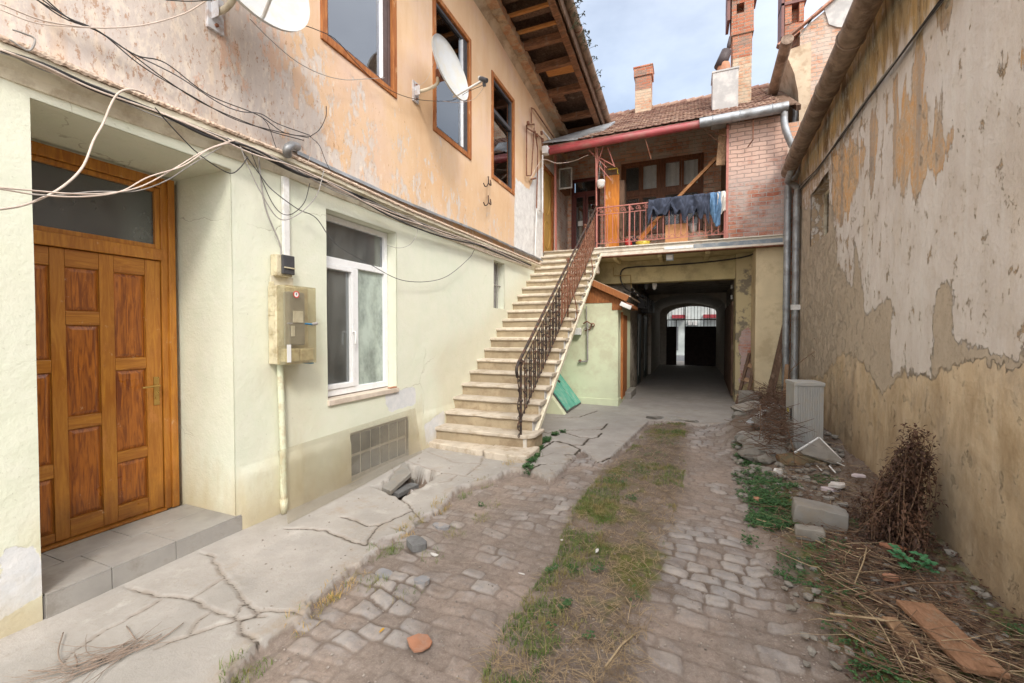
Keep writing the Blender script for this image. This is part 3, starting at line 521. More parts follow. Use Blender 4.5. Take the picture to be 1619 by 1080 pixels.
def fields(U, V):
    k = U.shape
    if FI.get('k') == k and np.array_equal(FI['V'], V): return FI
    F = FI; F.clear(); F['k'] = k; F['V'] = V
    con = sdf_poly(U, V, con_poly); ho = sdf_poly(U, V, jag(hole + hole[:1], .02, .06, 5)); cr = np.full(k, 9.)
    tint = np.zeros(k)
    for ic, c in enumerate(cracks): cr = np.minimum(cr, dist_line(U, V, c) - (.011 if ic >= 21 else .003 if ic in (11, 12, 13, 14) else 0))
    tint = np.clip((vn.fbm(U * .8 + 5, V * .8, 2) - .42) * 5, 0, 1) * .6 + np.clip((vn.fbm(U * 5, V * 5, 3) - .5) * 3, 0, .5)
    gc = sdf_poly(U, V, grass_c); wr = sdf_poly(U, V, weed_r); ap = sdf_poly(U, V, apron)
    nb = vn.fbm(U * 1.3, V * 1.3, 4); nm = vn.fbm(U * 4, V * 4, 4); nf = vn.fbm(U * 16, V * 16, 4)
    sd_, sid = stones(U, V)
    gcf = np.clip((gc + .10 + (nm - .5) * .35) / .25, 0, 1); wrf = np.clip((wr + .10 + (nm - .5) * .35) / .25, 0, 1)
    rt = (U > -.2).astype(float); ex = .20 + (nb - .5) * 1.5 + .18 * rt * np.clip((V - 2.6) / 2, -1, 1) + (sid - .5) * .7
    ex += (nm - .5) * 1.2; ex += .30 * np.clip(1 - np.abs(con + .30) / .7, 0, 1)                                    # washed stones along the slab edge
    ex = np.clip(ex, 0, 1) * (1 - .9 * gcf) * (1 - wrf)
    con = np.where(ap > -.05, np.maximum(con, ap + .05), con)
    h = (nb - .5) * .07 + (nm - .5) * .035 + (nf - .5) * .012
    dome = np.clip(sd_ / .020, 0, 1); dome = dome * (2 - dome); h = h + (dome - .6) * (.005 + .013 * ex) + (sid - .5) * .012 * dome * (1 - gcf) * (1 - wrf) * (1 - .85 * gcf) * (1 - wrf) - .03
    rut = np.exp(-((U - .62) / .28) ** 2) * .02 + np.exp(-((U + .75) / .35) ** 2) * .015; h -= rut * (1 - .5 * wrf)
    h += gcf * (.015 + (nf - .5) * .03) + wrf * (.04 + (nm - .5) * .08 + (nf - .5) * .04)
    h += .12 * np.clip((U - (RA + RB * V) + .55) / .5, 0, 1) * np.clip((V - 3) / 3, 0, 1)          # rubble bank at the right wall
    big = np.clip(1 - np.hypot((U - 1.05) / .75, (V - 7.6) / 1.6), 0, 1); h += .30 * big * (1 - np.exp(-4 * big))
    slab = (vn(U * .9 + 30, V * .9) - .5) * .03 + (nf - .5) * .004
    hc = np.where(cr < .02, -.012 * (1 - cr / .02), 0) + slab * .7
    h -= .03 * np.clip(1 - np.abs(con + .02) / .12, 0, 1) * (con < 0) * (V < 7); cm = np.clip((con + .006) / .014, 0, 1); h = h * (1 - cm) + hc * cm
    hm = np.clip((ho + .005) / .025, 0, 1); h = h * (1 - hm) + (-.22 + (nm - .5) * .3 + (nf - .5) * .1) * hm
    F.update(tint=tint, concrete=np.where(ho > 0, -.1, con), crack=cr, stone=sd_, sid=sid, expo=ex, h=h,
             dark=np.clip(np.maximum(gcf * (.45 + nm * .6), wrf * (.5 + nm * .6)) + hm + np.clip((nb - .58) * 4, 0, .6) * (V < 3.2), 0, 1),
             rough=np.clip(1 - np.abs(con - .03) / .09, 0, 1) * np.clip((nm - .45) * 6, 0, 1),
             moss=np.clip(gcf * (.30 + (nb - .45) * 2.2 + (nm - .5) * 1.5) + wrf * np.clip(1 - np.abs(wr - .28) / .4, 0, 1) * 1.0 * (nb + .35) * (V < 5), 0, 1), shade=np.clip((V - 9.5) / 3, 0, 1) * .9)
    return F
us = rng_(-3.9, -3.2, .1) + rng_(-3.2, 2.3, .0135); vs = [-2.0, -1, 0, .6]; v_ = .6
while v_ < 13: v_ += max(.0115, .0045 * v_); vs.append(v_)
vs += [14, 15, 16, 18, 20, 22, 24, 26]
place = lambda U, V: (U, V, fields(U, V)['h'])
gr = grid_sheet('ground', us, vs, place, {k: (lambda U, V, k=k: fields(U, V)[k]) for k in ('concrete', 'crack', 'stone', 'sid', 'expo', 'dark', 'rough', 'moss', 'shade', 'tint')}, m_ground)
tag(gr, kind='structure')
_U, _V = np.meshgrid(np.array(sorted(set(np.round(us, 5)))), np.array(sorted(set(np.round(vs, 5)))), indexing='ij'); _H = fields(_U, _V)['h']; _ua = _U[:, 0]; _va = _V[0]
def gz(x, y):
    i = min(max(np.searchsorted(_ua, x), 0), len(_ua) - 1); j = min(max(np.searchsorted(_va, y), 0), len(_va) - 1); return float(_H[i, j])
def Gs(px, py):
    p = G(px, py); 
    for _ in range(3): p = G(px, py, gz(p.x, p.y))
    return p
b = MB(); b.box(-150, 150, -150, 200, -1.2, -.9); tag(b.build('terrain', simple('earth', (.2, .16, .12), .95)), kind='structure')
b = MB(); b.box(-60, 60, 23.2, 60, -.5, -.06); tag(b.build('street', simple('asphalt', (.16, .16, .165), .9, .2)), kind='structure')

# ================================================================== LEFT HOUSE
def pl(fn): return fn
def polyYZ(x, *pts): return [(lambda p: (p.y, p.z))(PX(a, b, x)) for a, b in pts]
house = empty('house', (-3.33, 4, 0), 'two storey house with pale green plaster below and peeling peach plaster above, on the left', 'house')
XW = -3.33
rep_low = [polyYZ(XW, (0, 868), (30, 862), (58, 852), (66, 905), (68, 942), (30, 960), (0, 978)), polyYZ(XW, (608, 622), (655, 611), (658, 640), (612, 652)),
           polyYZ(XW, (668, 672), (700, 648), (702, 676), (690, 690), (672, 704)), [(-2, .1), (1.0, .1), (1.0, .42), (-2, .40)]]
st_low = [polyYZ(XW, (440, 585), (500, 580), (505, 610), (480, 625), (450, 612)), polyYZ(XW, (466, 640), (488, 638), (490, 665), (468, 668)), polyYZ(XW, (690, 560), (760, 520), (800, 470), (830, 440), (840, 450), (700, 660))]
def fmax(polys): return lambda U, V: 1 + np.maximum.reduce([sdf_poly(U, V, p) for p in polys])
def wallx(amp, x0=XW):
    return lambda U, V: (x0 + amp * vn.fbm(U * 1.7, V * 1.7, 3) + np.where(V < .47 + .02 * np.sin(U * 5), .014, 0) * (x0 == XW) * (U > 2.3), U, V)
ys = rng_(-2.5, 12.5, .05, (1.18, 2.29, 3.24, 4.35, 7.2, 7.7, 3.54, 4.55)); zs = rng_(-.25, 3.12, .05, (0, 2.88, .92, 2.83, 2.05, 2.94, .52))
low = grid_sheet('lower_wall', ys, zs, wallx(.012), {'repair': fmax(rep_low), 'stain': fmax(st_low)}, m_green, house, holes=[(1.18, 2.29, -.3, 2.88), (3.24, 4.35, .92, 2.83), (7.2, 7.7, 2.05, 2.94), (3.54, 4.55, -.02, .52)], flip=True)
W3 = [(3.19, 4.36, 4.455, 6.38), (5.17, 6.31, 4.43, 6.38), (7.10, 8.21, 4.41, 6.35)]
ys = rng_(-2.5, 12.4, .05, [w_[0] for w_ in W3] + [w_[1] for w_ in W3] + [10.1, 11.02]); zs = rng_(3.08, 7.1, .05, [w_[2] for w_ in W3] + [w_[3] for w_ in W3] + [3.6, 5.76])
rep_up = [polyYZ(XW, (814, 280), (826, 292), (836, 300), (845, 276), (858, 262), (905, 250), (905, 410), (850, 412), (812, 398))]
upw = grid_sheet('upper_wall', ys, zs, wallx(.012), {'repair': fmax(rep_up)}, m_orange, house, holes=W3 + [(10.1, 11.02, 3.5, 5.76)], flip=True)
for _bx in ((-4.2, -3.336, 2.29, 2.6, -.2, 3.0), (-4.2, -3.336, .9, 1.18, -.2, 3.0), (-4.2, -3.336, 1.18, 2.29, 2.88, 3.05), (-4.2, -4.02, 1.0, 2.5, 2.85, 3), (-3.62, -3.336, 4.35, 4.5, .8, 2.95), (-3.62, -3.336, 3.1, 3.24, .8, 2.95), (-3.62, -3.336, 3.24, 4.35, 2.83, 2.95), (-3.75, -3.336, 7.7, 7.8, 1.95, 3.0), (-3.75, -3.336, 7.1, 7.2, 1.95, 3.0), (-3.75, -3.336, 7.1, 7.8, 2.94, 3.05), (-3.75, -3.336, 7.2, 7.7, 1.9, 2.05), (-3.8, -3.75, 7.1, 7.8, 1.9, 3.0)): MB().box(*_bx).build('opening_lining', m_green, house)
b = MB(); b.box(-3.60, -3.30, 3.235, 4.355, .86, .915); b.build('window_sill', simple('worn_sill', (.60, .52, .44), .8, .2, 0, .12, 6, .3, (.5, .42, .34), 5), house, bevel=.006)
# cornice ledge swept along the wall
def sweep(name, prof, ys_, zf, mat, parent, jit=0.0, seed=1, xf=None, smooth=False):
    r = random.Random(seed); b = MB(); n = len(prof)
    for y in ys_:
        for (x, z) in prof: b.v.append((x + (xf(y) if xf else 0) + r.uniform(-jit, jit), y, z + zf(y) + r.uniform(-jit, jit)))
    for i in range(len(ys_) - 1):
        for k in range(n): b.f.append((i * n + k, i * n + (k + 1) % n, (i + 1) * n + (k + 1) % n, (i + 1) * n + k))
    b.f.append(tuple(range(n))[::-1]); b.f.append(tuple((len(ys_) - 1) * n + k for k in range(n)))
    return b.build(name, mat, parent, smooth=smooth, sharp=40)
czf = lambda y: np.interp(y, [-2, 1, 1.55, 2.8, 4.5, 9.4, 10], [-.02, -.01, .0, .05, .03, .10, .12])
sweep('cornice', [(-3.345, 2.93), (-3.315, 2.94), (-3.30, 2.99), (-3.27, 3.03), (-3.235, 3.05), (-3.232, 3.085), (-3.345, 3.10)], rng_(-2.5, 9.95, .12), czf, m_cream, house, .003, 3)
m_crumb = simple('crumbled_mortar', (.60, .48, .38), .95, .1, 0, .2, 14, .8, (.40, .27, .19), 22)
sweep('cornice_capping', [(-3.345, 3.101), (-3.222, 3.086), (-3.215, 3.10), (-3.225, 3.118), (-3.345, 3.14)], rng_(-2.5, 9.95, .012), czf, m_crumb, house, .0035, 4)
fl = [PX(468, 235, -3.27), PX(640, 315, -3.27), PX(745, 358, -3.27), PX(850, 406, -3.27)]
fz = lambda y: float(np.interp(y, [p.y for p in fl], [p.z for p in fl]))
sweep('flashing', [(-3.345, 0), (-3.255, -.02), (-3.25, -.055), (-3.257, -.055), (-3.262, -.026), (-3.345, -.006)], rng_(fl[0].y, 9.9, .3), fz, m_grey, house, .002, 5)
# elbow pipe stub at the start of the flashing
q = tag(MB().tube(crom([PX(455, 246, -3.2), PX(454, 236, -3.17), PX(461, 230, -3.19), PX(470, 232, -3.25)], 6), .035, 12).build('pipe_elbow', m_grey, None, smooth=True), 'short dark grey pipe elbow where the flashing above the cornice begins', 'pipe elbow')

def pane_box(b, x, y0, y1, z0, z1): b.box(x, x + .006, y0, y1, z0, z1)
def ring(b, x0, x1, y0, y1, z0, z1, w_, wb=None):
    wb = wb or w_; b.box(x0, x1, y0, y0 + w_, z0, z1); b.box(x0, x1, y1 - w_, y1, z0, z1); b.box(x0, x1, y0 + w_, y1 - w_, z1 - w_, z1); b.box(x0, x1, y0 + w_, y1 - w_, z0, z0 + wb)
def room(b, xb, y0, y1, z0, z1, xf):
    b.quad((xb, y0, z0), (xb, y1, z0), (xb, y1, z1), (xb, y0, z1)); b.quad((xb, y0, z0), (xf, y0, z0), (xf, y0, z1), (xb, y0, z1)); b.quad((xb, y1, z0), (xf, y1, z0), (xf, y1, z1), (xb, y1, z1))
    b.quad((xb, y0, z0), (xf, y0, z0), (xf, y1, z0), (xb, y1, z0)); b.quad((xb, y0, z1), (xf, y0, z1), (xf, y1, z1), (xb, y1, z1))
def curtain(x, y0, y1, z0, z1, seed, amp=.02):
    b = MB(); r = random.Random(seed); n = int((y1 - y0) / .02) + 2; ph = r.uniform(0, 6)
    for i in range(n):
        y = y0 + (y1 - y0) * i / (n - 1); dx = amp * math.sin(y * 55 + ph + 2 * math.sin(y * 9)); b.v += [(x + dx, y, z0), (x + dx * .6, y, z1)]
    b.f = [(2 * i, 2 * i + 2, 2 * i + 3, 2 * i + 1) for i in range(n - 1)]; return b
m_curtain2 = simple('grey_lilac_curtain', (.36, .37, .44), .9, .1, 0, .12, 5, 0)
for i, (y0, y1, z0, z1) in enumerate(W3):
    b = MB(); ring(b, -3.42, -3.305, y0 + .002, y1 - .002, z0, z1, .075); fr = b.build('window', m_frame, house, bevel=.006)
    b = MB(); a0, a1, c0, c1 = y0 + .078, y1 - .078, z0 + .078, z1 - .078; ring(b, -3.41, -3.345, a0, a1, c0, c1, .045)
    if i == 2: b.box(-3.40, -3.34, a0 + .045, a1 - .045, c0 + 1.18, c0 + 1.25)
    if i in (0, 1): b.box(-3.40, -3.35, a1 - .14, a1 - .05, c0 + .045, c1 - .045)
    b.build('sash', m_darkgrey if i else simple('dark_brown_sash', (.10, .065, .06), .5), fr, bevel=.004)
    if i < 2: MB().box(-3.39, -3.342, a1 - .165, a1 - .143, c0 + .05, c1 - .05).build('sash_strip', m_upvc, fr)
    b = MB(); pane_box(b, -3.385, a0 + .046, a1 - .046, c0 + .046, c1 - .046); b.build('pane', g_win2 if i == 0 else g_win, fr)
    curtain(-3.46, a0 + .01, a1 - .01 - (.25 if i == 2 else 0), c0, c1 - (.5 if i == 1 else 0), i, .012).build('curtain', m_curtain2, fr, smooth=True)
    b = MB(); room(b, -4.6, y0, y1, z0, z1, -3.43); b.build('room', m_roomgrey, fr)
# ground window
zt = PX(555, 419, -3.46).z; b = MB(); y0, y1, z0, z1 = 3.245, 4.345, .925, 2.825
ring(b, -3.53, -3.46, y0, y1, z0, z1, .06, .07); b.box(-3.53, -3.46, y0 + .06, y1 - .06, zt - .03, zt + .045); ym = 3.80; b.box(-3.53, -3.46, ym - .03, ym + .03, z0 + .07, zt - .03)
gw = b.build('ground_window', m_upvc, house, bevel=.005)
b = MB(); ring(b, -3.515, -3.448, y0 + .062, ym - .032, z0 + .072, zt - .032, .05); b.build('casement', m_upvc, gw, bevel=.005)
b = MB(); pane_box(b, -3.50, y0 + .11, ym - .08, z0 + .12, zt - .08); pane_box(b, -3.50, y0 + .06, y1 - .06, zt + .045, z1 - .06); b.build('pane', g_frost, gw); b = MB(); pane_box(b, -3.50, ym + .03, y1 - .06, z0 + .07, zt - .03); b.build('pane', g_pale, gw)
MB().tube(crom([(-3.44, ym - .075, 1.60), (-3.41, ym - .078, 1.60), (-3.40, ym - .08, 1.55), (-3.405, ym - .085, 1.46)], 5), .010, 8).build('handle', m_white, gw, smooth=True)
b = MB(); b.box(-3.57, -3.545, ym + .02, y1, z0, zt); b.build('blind', simple('pale_blind', (.42, .48, .43), .9), gw); b = MB(); room(b, -4.4, y0, y1, z0, z1, -3.54); b.build('room', m_roomgrey, gw)
# small barred window over the stairs
b = MB(); b.box(-3.52, -3.50, 7.2, 7.7, 2.05, 2.94); sw = b.build('small_window', m_darkgrey, house)
b = MB(); [b.tube([(-3.42, y, 2.05), (-3.42, y, 2.94)], .012, 8) for y in (7.33, 7.46, 7.58)]; b.tube([(-3.41, 7.2, 2.5), (-3.41, 7.7, 2.5)], .012, 8); b.build('bars', m_cablegrey, sw)
# glass block light in the base of the wall
b = MB(); b.box(-3.40, -3.348, 3.54, 4.55, -.1, .52); gb = b.build('basement_light', m_mortar, house)
for i in range(6):
    for j in range(2):
        MB().box(-3.36, -3.338, 3.565 + i * .163, 3.565 + i * .163 + .143, .045 + j * .235, .045 + j * .235 + .205).build('glass_block', m_gblock, gb, bevel=.008)
# entrance door
XD = -4.0; frm = MB()
frm.box(-4.09, -3.99, 1.10, 1.20, .13, 2.86); frm.box(-4.09, -3.99, 2.155, 2.25, .13, 2.86); frm.box(-4.09, -3.985, 1.20, 2.155, 2.775, 2.858); frm.box(-4.09, -3.975, 1.20, 2.155, 2.185, 2.275); frm.box(-3.99, -3.97, 2.20, 2.252, .13, 2.862); frm.box(-4.085, -3.96, 1.2, 2.155, .13, .15)
df = frm.build('door_frame', m_door, house, bevel=.006)
b = MB(); ring(b, -4.05, -4.0, 1.2, 2.155, 2.277, 2.772, .035); b.build('transom_sash', m_door, df, bevel=.004)
MB().box(-4.03, -4.024, 1.23, 2.125, 2.31, 2.74).build('transom_pane', glass('dark_frosted', (.25, .26, .26), .05, .25, .6, (.10, .105, .10)), df)
MB().quad((-4.08, 1.2, 2.27), (-4.08, 2.16, 2.27), (-4.08, 2.16, 2.78), (-4.08, 1.2, 2.78)).build('transom_backing', m_darkgrey, df)
LX = -4.0; leaf = MB(); leaf.box(-4.05, LX - .018, 1.205, 2.15, .155, 2.18)
cols = [((1.33, 1.45), [(.30, .62), (.70, 1.30), (1.38, 2.07)]), ((1.535, 1.745), [(.24, .72), (.80, 1.42), (1.50, 1.80)][:0] + [(.25, .83), (.93, 1.52), (1.62, 1.99)]), ((1.835, 2.01), [(.27, .56), (.64, 1.19), (1.27, 1.93)])]
cols = []
for pxs, rows in (((57, 82), [(418, 570), (590, 738), (760, 850)]), ((106, 160), [(424, 493), (514, 657), (676, 815)]), ((183, 232), [(433, 566), (584, 711), (727, 795)])):
    yy = [PX(a, 600, LX).y for a in pxs]; pm = sum(pxs) / 2; cols.append((yy, sorted((PX(pm, r_[1], LX).z, PX(pm, r_[0], LX).z) for r_ in rows)))
cols[0] = ((cols[0][0][1] - (cols[1][0][1] - cols[1][0][0]), cols[0][0][1]), cols[0][1])
yprev = 1.205; rails_ = []
for (ya, yb), rows in cols:
    leaf.box(LX - .018, LX, yprev, ya, .155, 2.18); yprev = yb; zp = .155
    for za, zb in rows: rails_.append((ya, yb, zp, za)); zp = zb
    rails_.append((ya, yb, zp, 2.18))
leaf.box(LX - .018, LX, yprev, 2.15, .155, 2.18)
dl = leaf.build('door_leaf', m_door, house, bevel=.004)
for (a_, b_, c_, d_) in rails_: MB().box(LX - .018, LX - .0012, a_ + .001, b_ - .001, c_, d_).build('rail', m_doorrail, dl, bevel=.003)
for (ya, yb), rows in cols:
    for za, zb in rows:
        b = MB(); x0 = LX - .016; x1 = LX - .003; o_, i_ = .006, .034
        A = [(x0, ya + o_, za + o_), (x0, yb - o_, za + o_), (x0, yb - o_, zb - o_), (x0, ya + o_, zb - o_)]; B = [(x1, ya + i_, za + i_), (x1, yb - i_, za + i_), (x1, yb - i_, zb - i_), (x1, ya + i_, zb - i_)]
        b.add(A + B, [(4, 5, 6, 7)] + [(k, (k + 1) % 4, 4 + (k + 1) % 4, 4 + k) for k in range(4)]); b.build('panel', m_doorpanel, dl)
b = MB(); hp = PX(247, 617, LX); b.box(LX, LX + .006, hp.y - .02, hp.y + .02, hp.z - .12, hp.z + .11); b.tube(crom([(LX + .005, hp.y, hp.z + .04), (LX + .05, hp.y, hp.z + .04), (LX + .055, hp.y - .03, hp.z + .04), (LX + .052, hp.y - .12, hp.z + .035)], 5), .009, 8); b.tube([(LX, hp.y, hp.z - .06), (LX + .012, hp.y, hp.z - .06)], .012, 10)
b.build('door_handle', m_brass, dl, bevel=.002)
# tiled doorstep
ds = empty('doorstep', (-3.6, 1.75, 0), 'low entrance step covered with grey porcelain tiles in front of the varnished door', 'doorstep')
MB().box(-4.0, -3.325, 1.185, 2.335, -.1, .118).build('step_core', m_grout, ds)
jy = [1.19, G(184.4, 900, .13).y, G(285.5, 858, .13).y, 2.335]
for a, c in zip(jy, jy[1:]):
    MB().box(-3.68, -3.316, a + .002, c - .002, .1181, .130).build('tread_tile', m_tile, ds, bevel=.0015); MB().box(-3.96, -3.684, a + .002 - (.08 if a > 1.2 else 0), c - .002 - (.08 if c < 2.3 else 0), .1181, .1305).build('tread_tile', m_tile, ds, bevel=.0015)
    MB().box(-3.3249, -3.314, a + .002, c - .002, -.02, .1175).build('riser_tile', m_tile, ds, bevel=.0015)
# yellow panelled door at the stair head
yd = MB(); yd.box(-3.44, -3.37, 10.15, 10.97, 3.6, 5.70); ydo = yd.build('side_door', m_yellowdoor, house)
b = MB(); b.box(-3.45, -3.315, 10.1, 10.16, 3.6, 5.76); b.box(-3.45, -3.315, 10.96, 11.02, 3.6, 5.76); b.box(-3.45, -3.315, 10.16, 10.96, 5.70, 5.76); b.build('door_frame', m_frame, ydo)
for za, zb in ((3.75, 4.45), (4.62, 5.5)): 
    MB().tube([(-3.368, 10.56 + .25 * math.cos(t), (za + zb) / 2 + (zb - za) / 2 * math.sin(t)) for t in np.linspace(0, 2 * math.pi, 25)[:-1]], .014, 6, closed=True).build('moulding', m_yellowdoor, ydo, smooth=True)
# eaves
MB().box(-3.40, -3.316, 11.3, 12.4, 3.6, 6.6).build('bare_brick_strip', m_brick_side, house)
ez = lambda y: -.07 * (y - 9)
sweep('cove', [(-3.345, 6.95), (-3.30, 7.02), (-3.22, 7.07), (-3.10, 7.09), (-3.10, 7.16), (-3.345, 7.16)], rng_(-2.5, 11.9, .2), ez, m_cove, house, .004, 8, smooth=True)
sweep('corbel_bricks', [(-3.21, 7.06), (-3.04, 7.065), (-3.03, 7.2), (-3.21, 7.2)], rng_(6.55, 11.9, .07), ez, m_brick_soffit, house, .012, 9)
sweep('plastered_soffit', [(-3.22, 7.13), (-2.2, 7.17), (-2.2, 7.25), (-3.22, 7.25)], rng_(-2.5, 6.6, .2), ez, m_cove, house, .004, 10)
sweep('wall_plate_beam', [(-2.26, 7.12), (-2.14, 7.13), (-2.14, 7.28), (-2.26, 7.28)], rng_(-2.5, 11.6, .12), ez, m_rafter, house, .006, 11)
sweep('fascia_board', [(-2.10, 7.16), (-2.07, 7.165), (-2.05, 7.40), (-2.08, 7.40)], rng_(-2.5, 12.0, .3), ez, m_darkwood, house, .004, 12)
gp = []; 
sweep('eaves_gutter', [(-2.0 + .085 * math.cos(t), 7.40 + .085 * math.sin(t)) for t in np.linspace(math.pi, 2 * math.pi, 9)] + [(-2.0 + .078 * math.cos(t), 7.40 + .078 * math.sin(t)) for t in np.linspace(2 * math.pi, math.pi, 9)], rng_(-2.5, 12.2, .15), ez, m_rustzinc, house, .002, 13, smooth=True)
b = MB(); b.tube([(-1.995, y, 7.40 + ez(y)) for y in (0, .01)], .01, 4)
for y in np.arange(1, 12, .9): b.tube([(-2.0 + .09 * math.cos(t), y, 7.40 + ez(y) + .09 * math.sin(t)) for t in np.linspace(math.pi, 2 * math.pi, 9)], .008, 5)
b.build('gutter_brackets', m_rust, house)
rfy = [PX(a, c, -3.0).y for a, c in ((832, 80), (850, 125), (870, 158), (890, 192))]
for i, y in enumerate([6.62] + rfy + [11.45]):
    b = MB(); b.beam((-3.1, y, 7.20 + ez(y)), (-2.2, y, 7.21 + ez(y)), .11, .15); b.build('ceiling_joist', m_rafter, house, bevel=.01)
for k in range(3): y = 6.75 + k * (rfy[0] - 6.75) / 3 + .1; MB().beam((-3.1, y, 7.23 + ez(y)), (-2.2, y, 7.23 + ez(y)), .05, .05).build('batten', m_rafter2, house); 
for k in range(3): y = 6.78 + k * (rfy[0] - 6.75) / 3 + .22; MB().beam((-3.1, y, 7.30 + ez(y)), (-2.2, y, 7.30 + ez(y)), .2, .02).build('soffit_board', m_darkwood, house)
MB().beam((-2.9, rfy[1] + .3, 7.28 + ez(9)), (-2.2, rfy[1] + .3, 7.26 + ez(9)), .33, .02).build('soffit_board', m_rafter2, house)
MB().beam((-3.1, rfy[2] + .35, 7.27 + ez(9.6)), (-2.75, rfy[2] + .35, 7.25 + ez(9.6)), .36, .02).build('soffit_board', m_rafter, house)
b = MB()
for y in np.arange(-2, 12, .75): b.beam((-2.05, y, 7.36 + ez(y)), (-4.3, y, 8.9 + ez(y)), .09, .11)
b.build('rafters', m_darkwood, house)
sweep('sheathing', [(-3.3, 7.55), (-2.06, 7.44), (-2.06, 7.46), (-3.3, 7.57)], rng_(6.5, 12.1, .4), ez, m_darkwood, house, .002, 31)
b = MB(); b.add([(-2.0, -2.5, 7.47 + ez(-2.5)), (-2.0, 12.1, 7.47 + ez(12.1)), (-5.2, 12.1, 9.7 + ez(12.1)), (-5.2, -2.5, 9.7 + ez(-2.5)), (-2.0, -2.5, 7.52 + ez(-2.5)), (-2.0, 12.1, 7.52 + ez(12.1)), (-5.2, 12.1, 9.75 + ez(12.1)), (-5.2, -2.5, 9.75 + ez(-2.5))], [(0, 3, 2, 1), (4, 5, 6, 7), (0, 1, 5, 4), (1, 2, 6, 5), (2, 3, 7, 6), (3, 0, 4, 7)])
b.build('roof', m_rooftile, house)
b = MB(); b.box(-9, -5.2, -2.5, 12.4, 0, 9.2 ); b.box(-5.2, -4.7, 4.7, 12.4, 0, 7.0); b.build('rear_body', m_soot, house)
b = MB(); b.box(-5.2, -3.36, 12.35, 12.4, 0, 8.2); b.box(-4.7, -3.36, -2.5, -2.46, 0, 7); b.box(-3.9, -3.35, 10.0, 11.2, 3.5, 3.59); b.build('end_wall', m_soot, house); MB().prism([(-5.0, 6.6), (-2.12, 6.85), (-2.05, 7.24), (-5.0, 9.3)], 'y', 12.02, 12.08).build('gable_boarding', m_darkwood, house)

# ================================================================== STAIRS
stairs = empty('staircase', (-2.6, 5, 0), 'worn stone outdoor staircase with wrought iron railing climbing to the balcony', 'staircase')
XR = -1.94
def sy(k): return 5.71 + .266 * (k - 3)
def sz(k): return .607 + .178 * (k - 3)
for k in range(1, 21):
    y, z = sy(k), sz(k); b = MB(); r = random.Random(k)
    if k == 1:
        def rc(y0, xr, rad): return [(-3.34, y + .5), (-3.34, y0)] + [(xr - rad + rad * math.sin(t), y0 + rad - rad * math.cos(t)) for t in np.linspace(0, math.pi / 2, 8)] + [(xr, y + .5)]
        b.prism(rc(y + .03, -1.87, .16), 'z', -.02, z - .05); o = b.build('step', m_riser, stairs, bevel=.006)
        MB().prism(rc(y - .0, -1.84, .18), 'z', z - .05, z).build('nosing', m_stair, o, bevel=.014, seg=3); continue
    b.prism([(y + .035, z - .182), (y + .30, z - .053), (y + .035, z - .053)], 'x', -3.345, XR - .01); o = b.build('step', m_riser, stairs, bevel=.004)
    n = 26; v = MB(); xs = np.linspace(-3.345, XR + .03, n); prof = [(.31, .0), (.012, .0), (.0, -.010), (-.002, -.034), (.012, -.046), (.034, -.052), (.31, -.052)]
    for i, x in enumerate(xs):
        wv = .010 * (vn.fbm(np.array(x * 3.0), np.array(k * 7.3), 3) - .5); ch = .03 * max(0, vn(np.array(x * 6.), np.array(k * 3.7)) - .62)
        if k == 2: ch += .02 * math.exp(-((x + 2.75) / .07) ** 2)
        for (a, c) in prof: v.v.append((x, y + a + (float(wv) + float(ch) * 1.5 if a < .1 else 0), z + c + float(wv) * .6 - (float(ch) if c > -.02 and a < .1 else 0)))
    m_ = len(prof)
    for i in range(n - 1):
        for q in range(m_): v.f.append((i * m_ + q, i * m_ + (q + 1) % m_, (i + 1) * m_ + (q + 1) % m_, (i + 1) * m_ + q))
    v.f.append(tuple(range(m_))[::-1]); v.f.append(tuple((n - 1) * m_ + q for q in range(m_)))
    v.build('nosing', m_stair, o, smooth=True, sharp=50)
# side band under the steps: zigzag top, sloping bottom
lowl = lambda y: (y - 5.25) * .685 + .0
pts = [(5.27, .0)] + [(10.35, lowl(10.35) - .02)] + [(10.35, 3.3)]
for k in range(20, 1, -1): pts += [(sy(k) + .30, sz(k) - .054), (sy(k) + .036, sz(k) - .054)]
pts += [(sy(1) + .1, sz(1) - .05), (sy(1) + .1, 0)]
# as strips so that the outline stays valid
b = MB()
for k in range(1, 21):
    ya, yb = sy(k) + .037, sy(k + 1) + .037; b.prism([(ya, max(lowl(ya), -.02)), (yb, max(lowl(yb), -.02)), (yb, sz(k) - .054), (ya, sz(k) - .054)], 'x', XR - .12, XR + .002)
b.build('stringer', m_stairside, stairs)
b = MB(); b.prism([(5.30, .0), (10.4, lowl(10.4)), (10.4, lowl(10.4) + .085), (5.30, .085)], 'x', XR - .1, XR + .05); b.prism([(5.3, -.02), (10.3, lowl(10.3) - .02), (10.3, lowl(10.3) + .1), (5.3, .1)], 'x', -3.34, XR - .1); b.build('sloping_soffit', m_cream, stairs, bevel=.006)
# ledge slabs before the first step
def slab(name, outline, z0, z1, mat, parent=None, bev=.012): return MB().prism(outline, 'z', z0, z1).build(name, mat, parent, bevel=bev)
l1 = slab('step_slab', [(-3.32, 5.35), (-3.32, 5.03), (-3.0, 4.98), (-2.75, 4.95), (-2.52, 4.90), (-2.44, 4.93), (-2.40, 5.35)], -.05, .075, m_stair)
tag(l1, 'long worn stone slab lying before the first stair, beside the house wall', 'stone slab')
l2 = slab('step_slab', [(-2.375, 5.35), (-2.41, 4.90), (-2.36, 4.84)] + [(-1.93 + .14 * math.sin(t), 4.96 - .14 * math.cos(t)) for t in np.linspace(0, 1.5, 6)] + [(-1.80, 5.35)], -.05, .085, m_stair)
tag(l2, 'short round cornered stone slab lying before the right half of the first stair', 'stone slab')
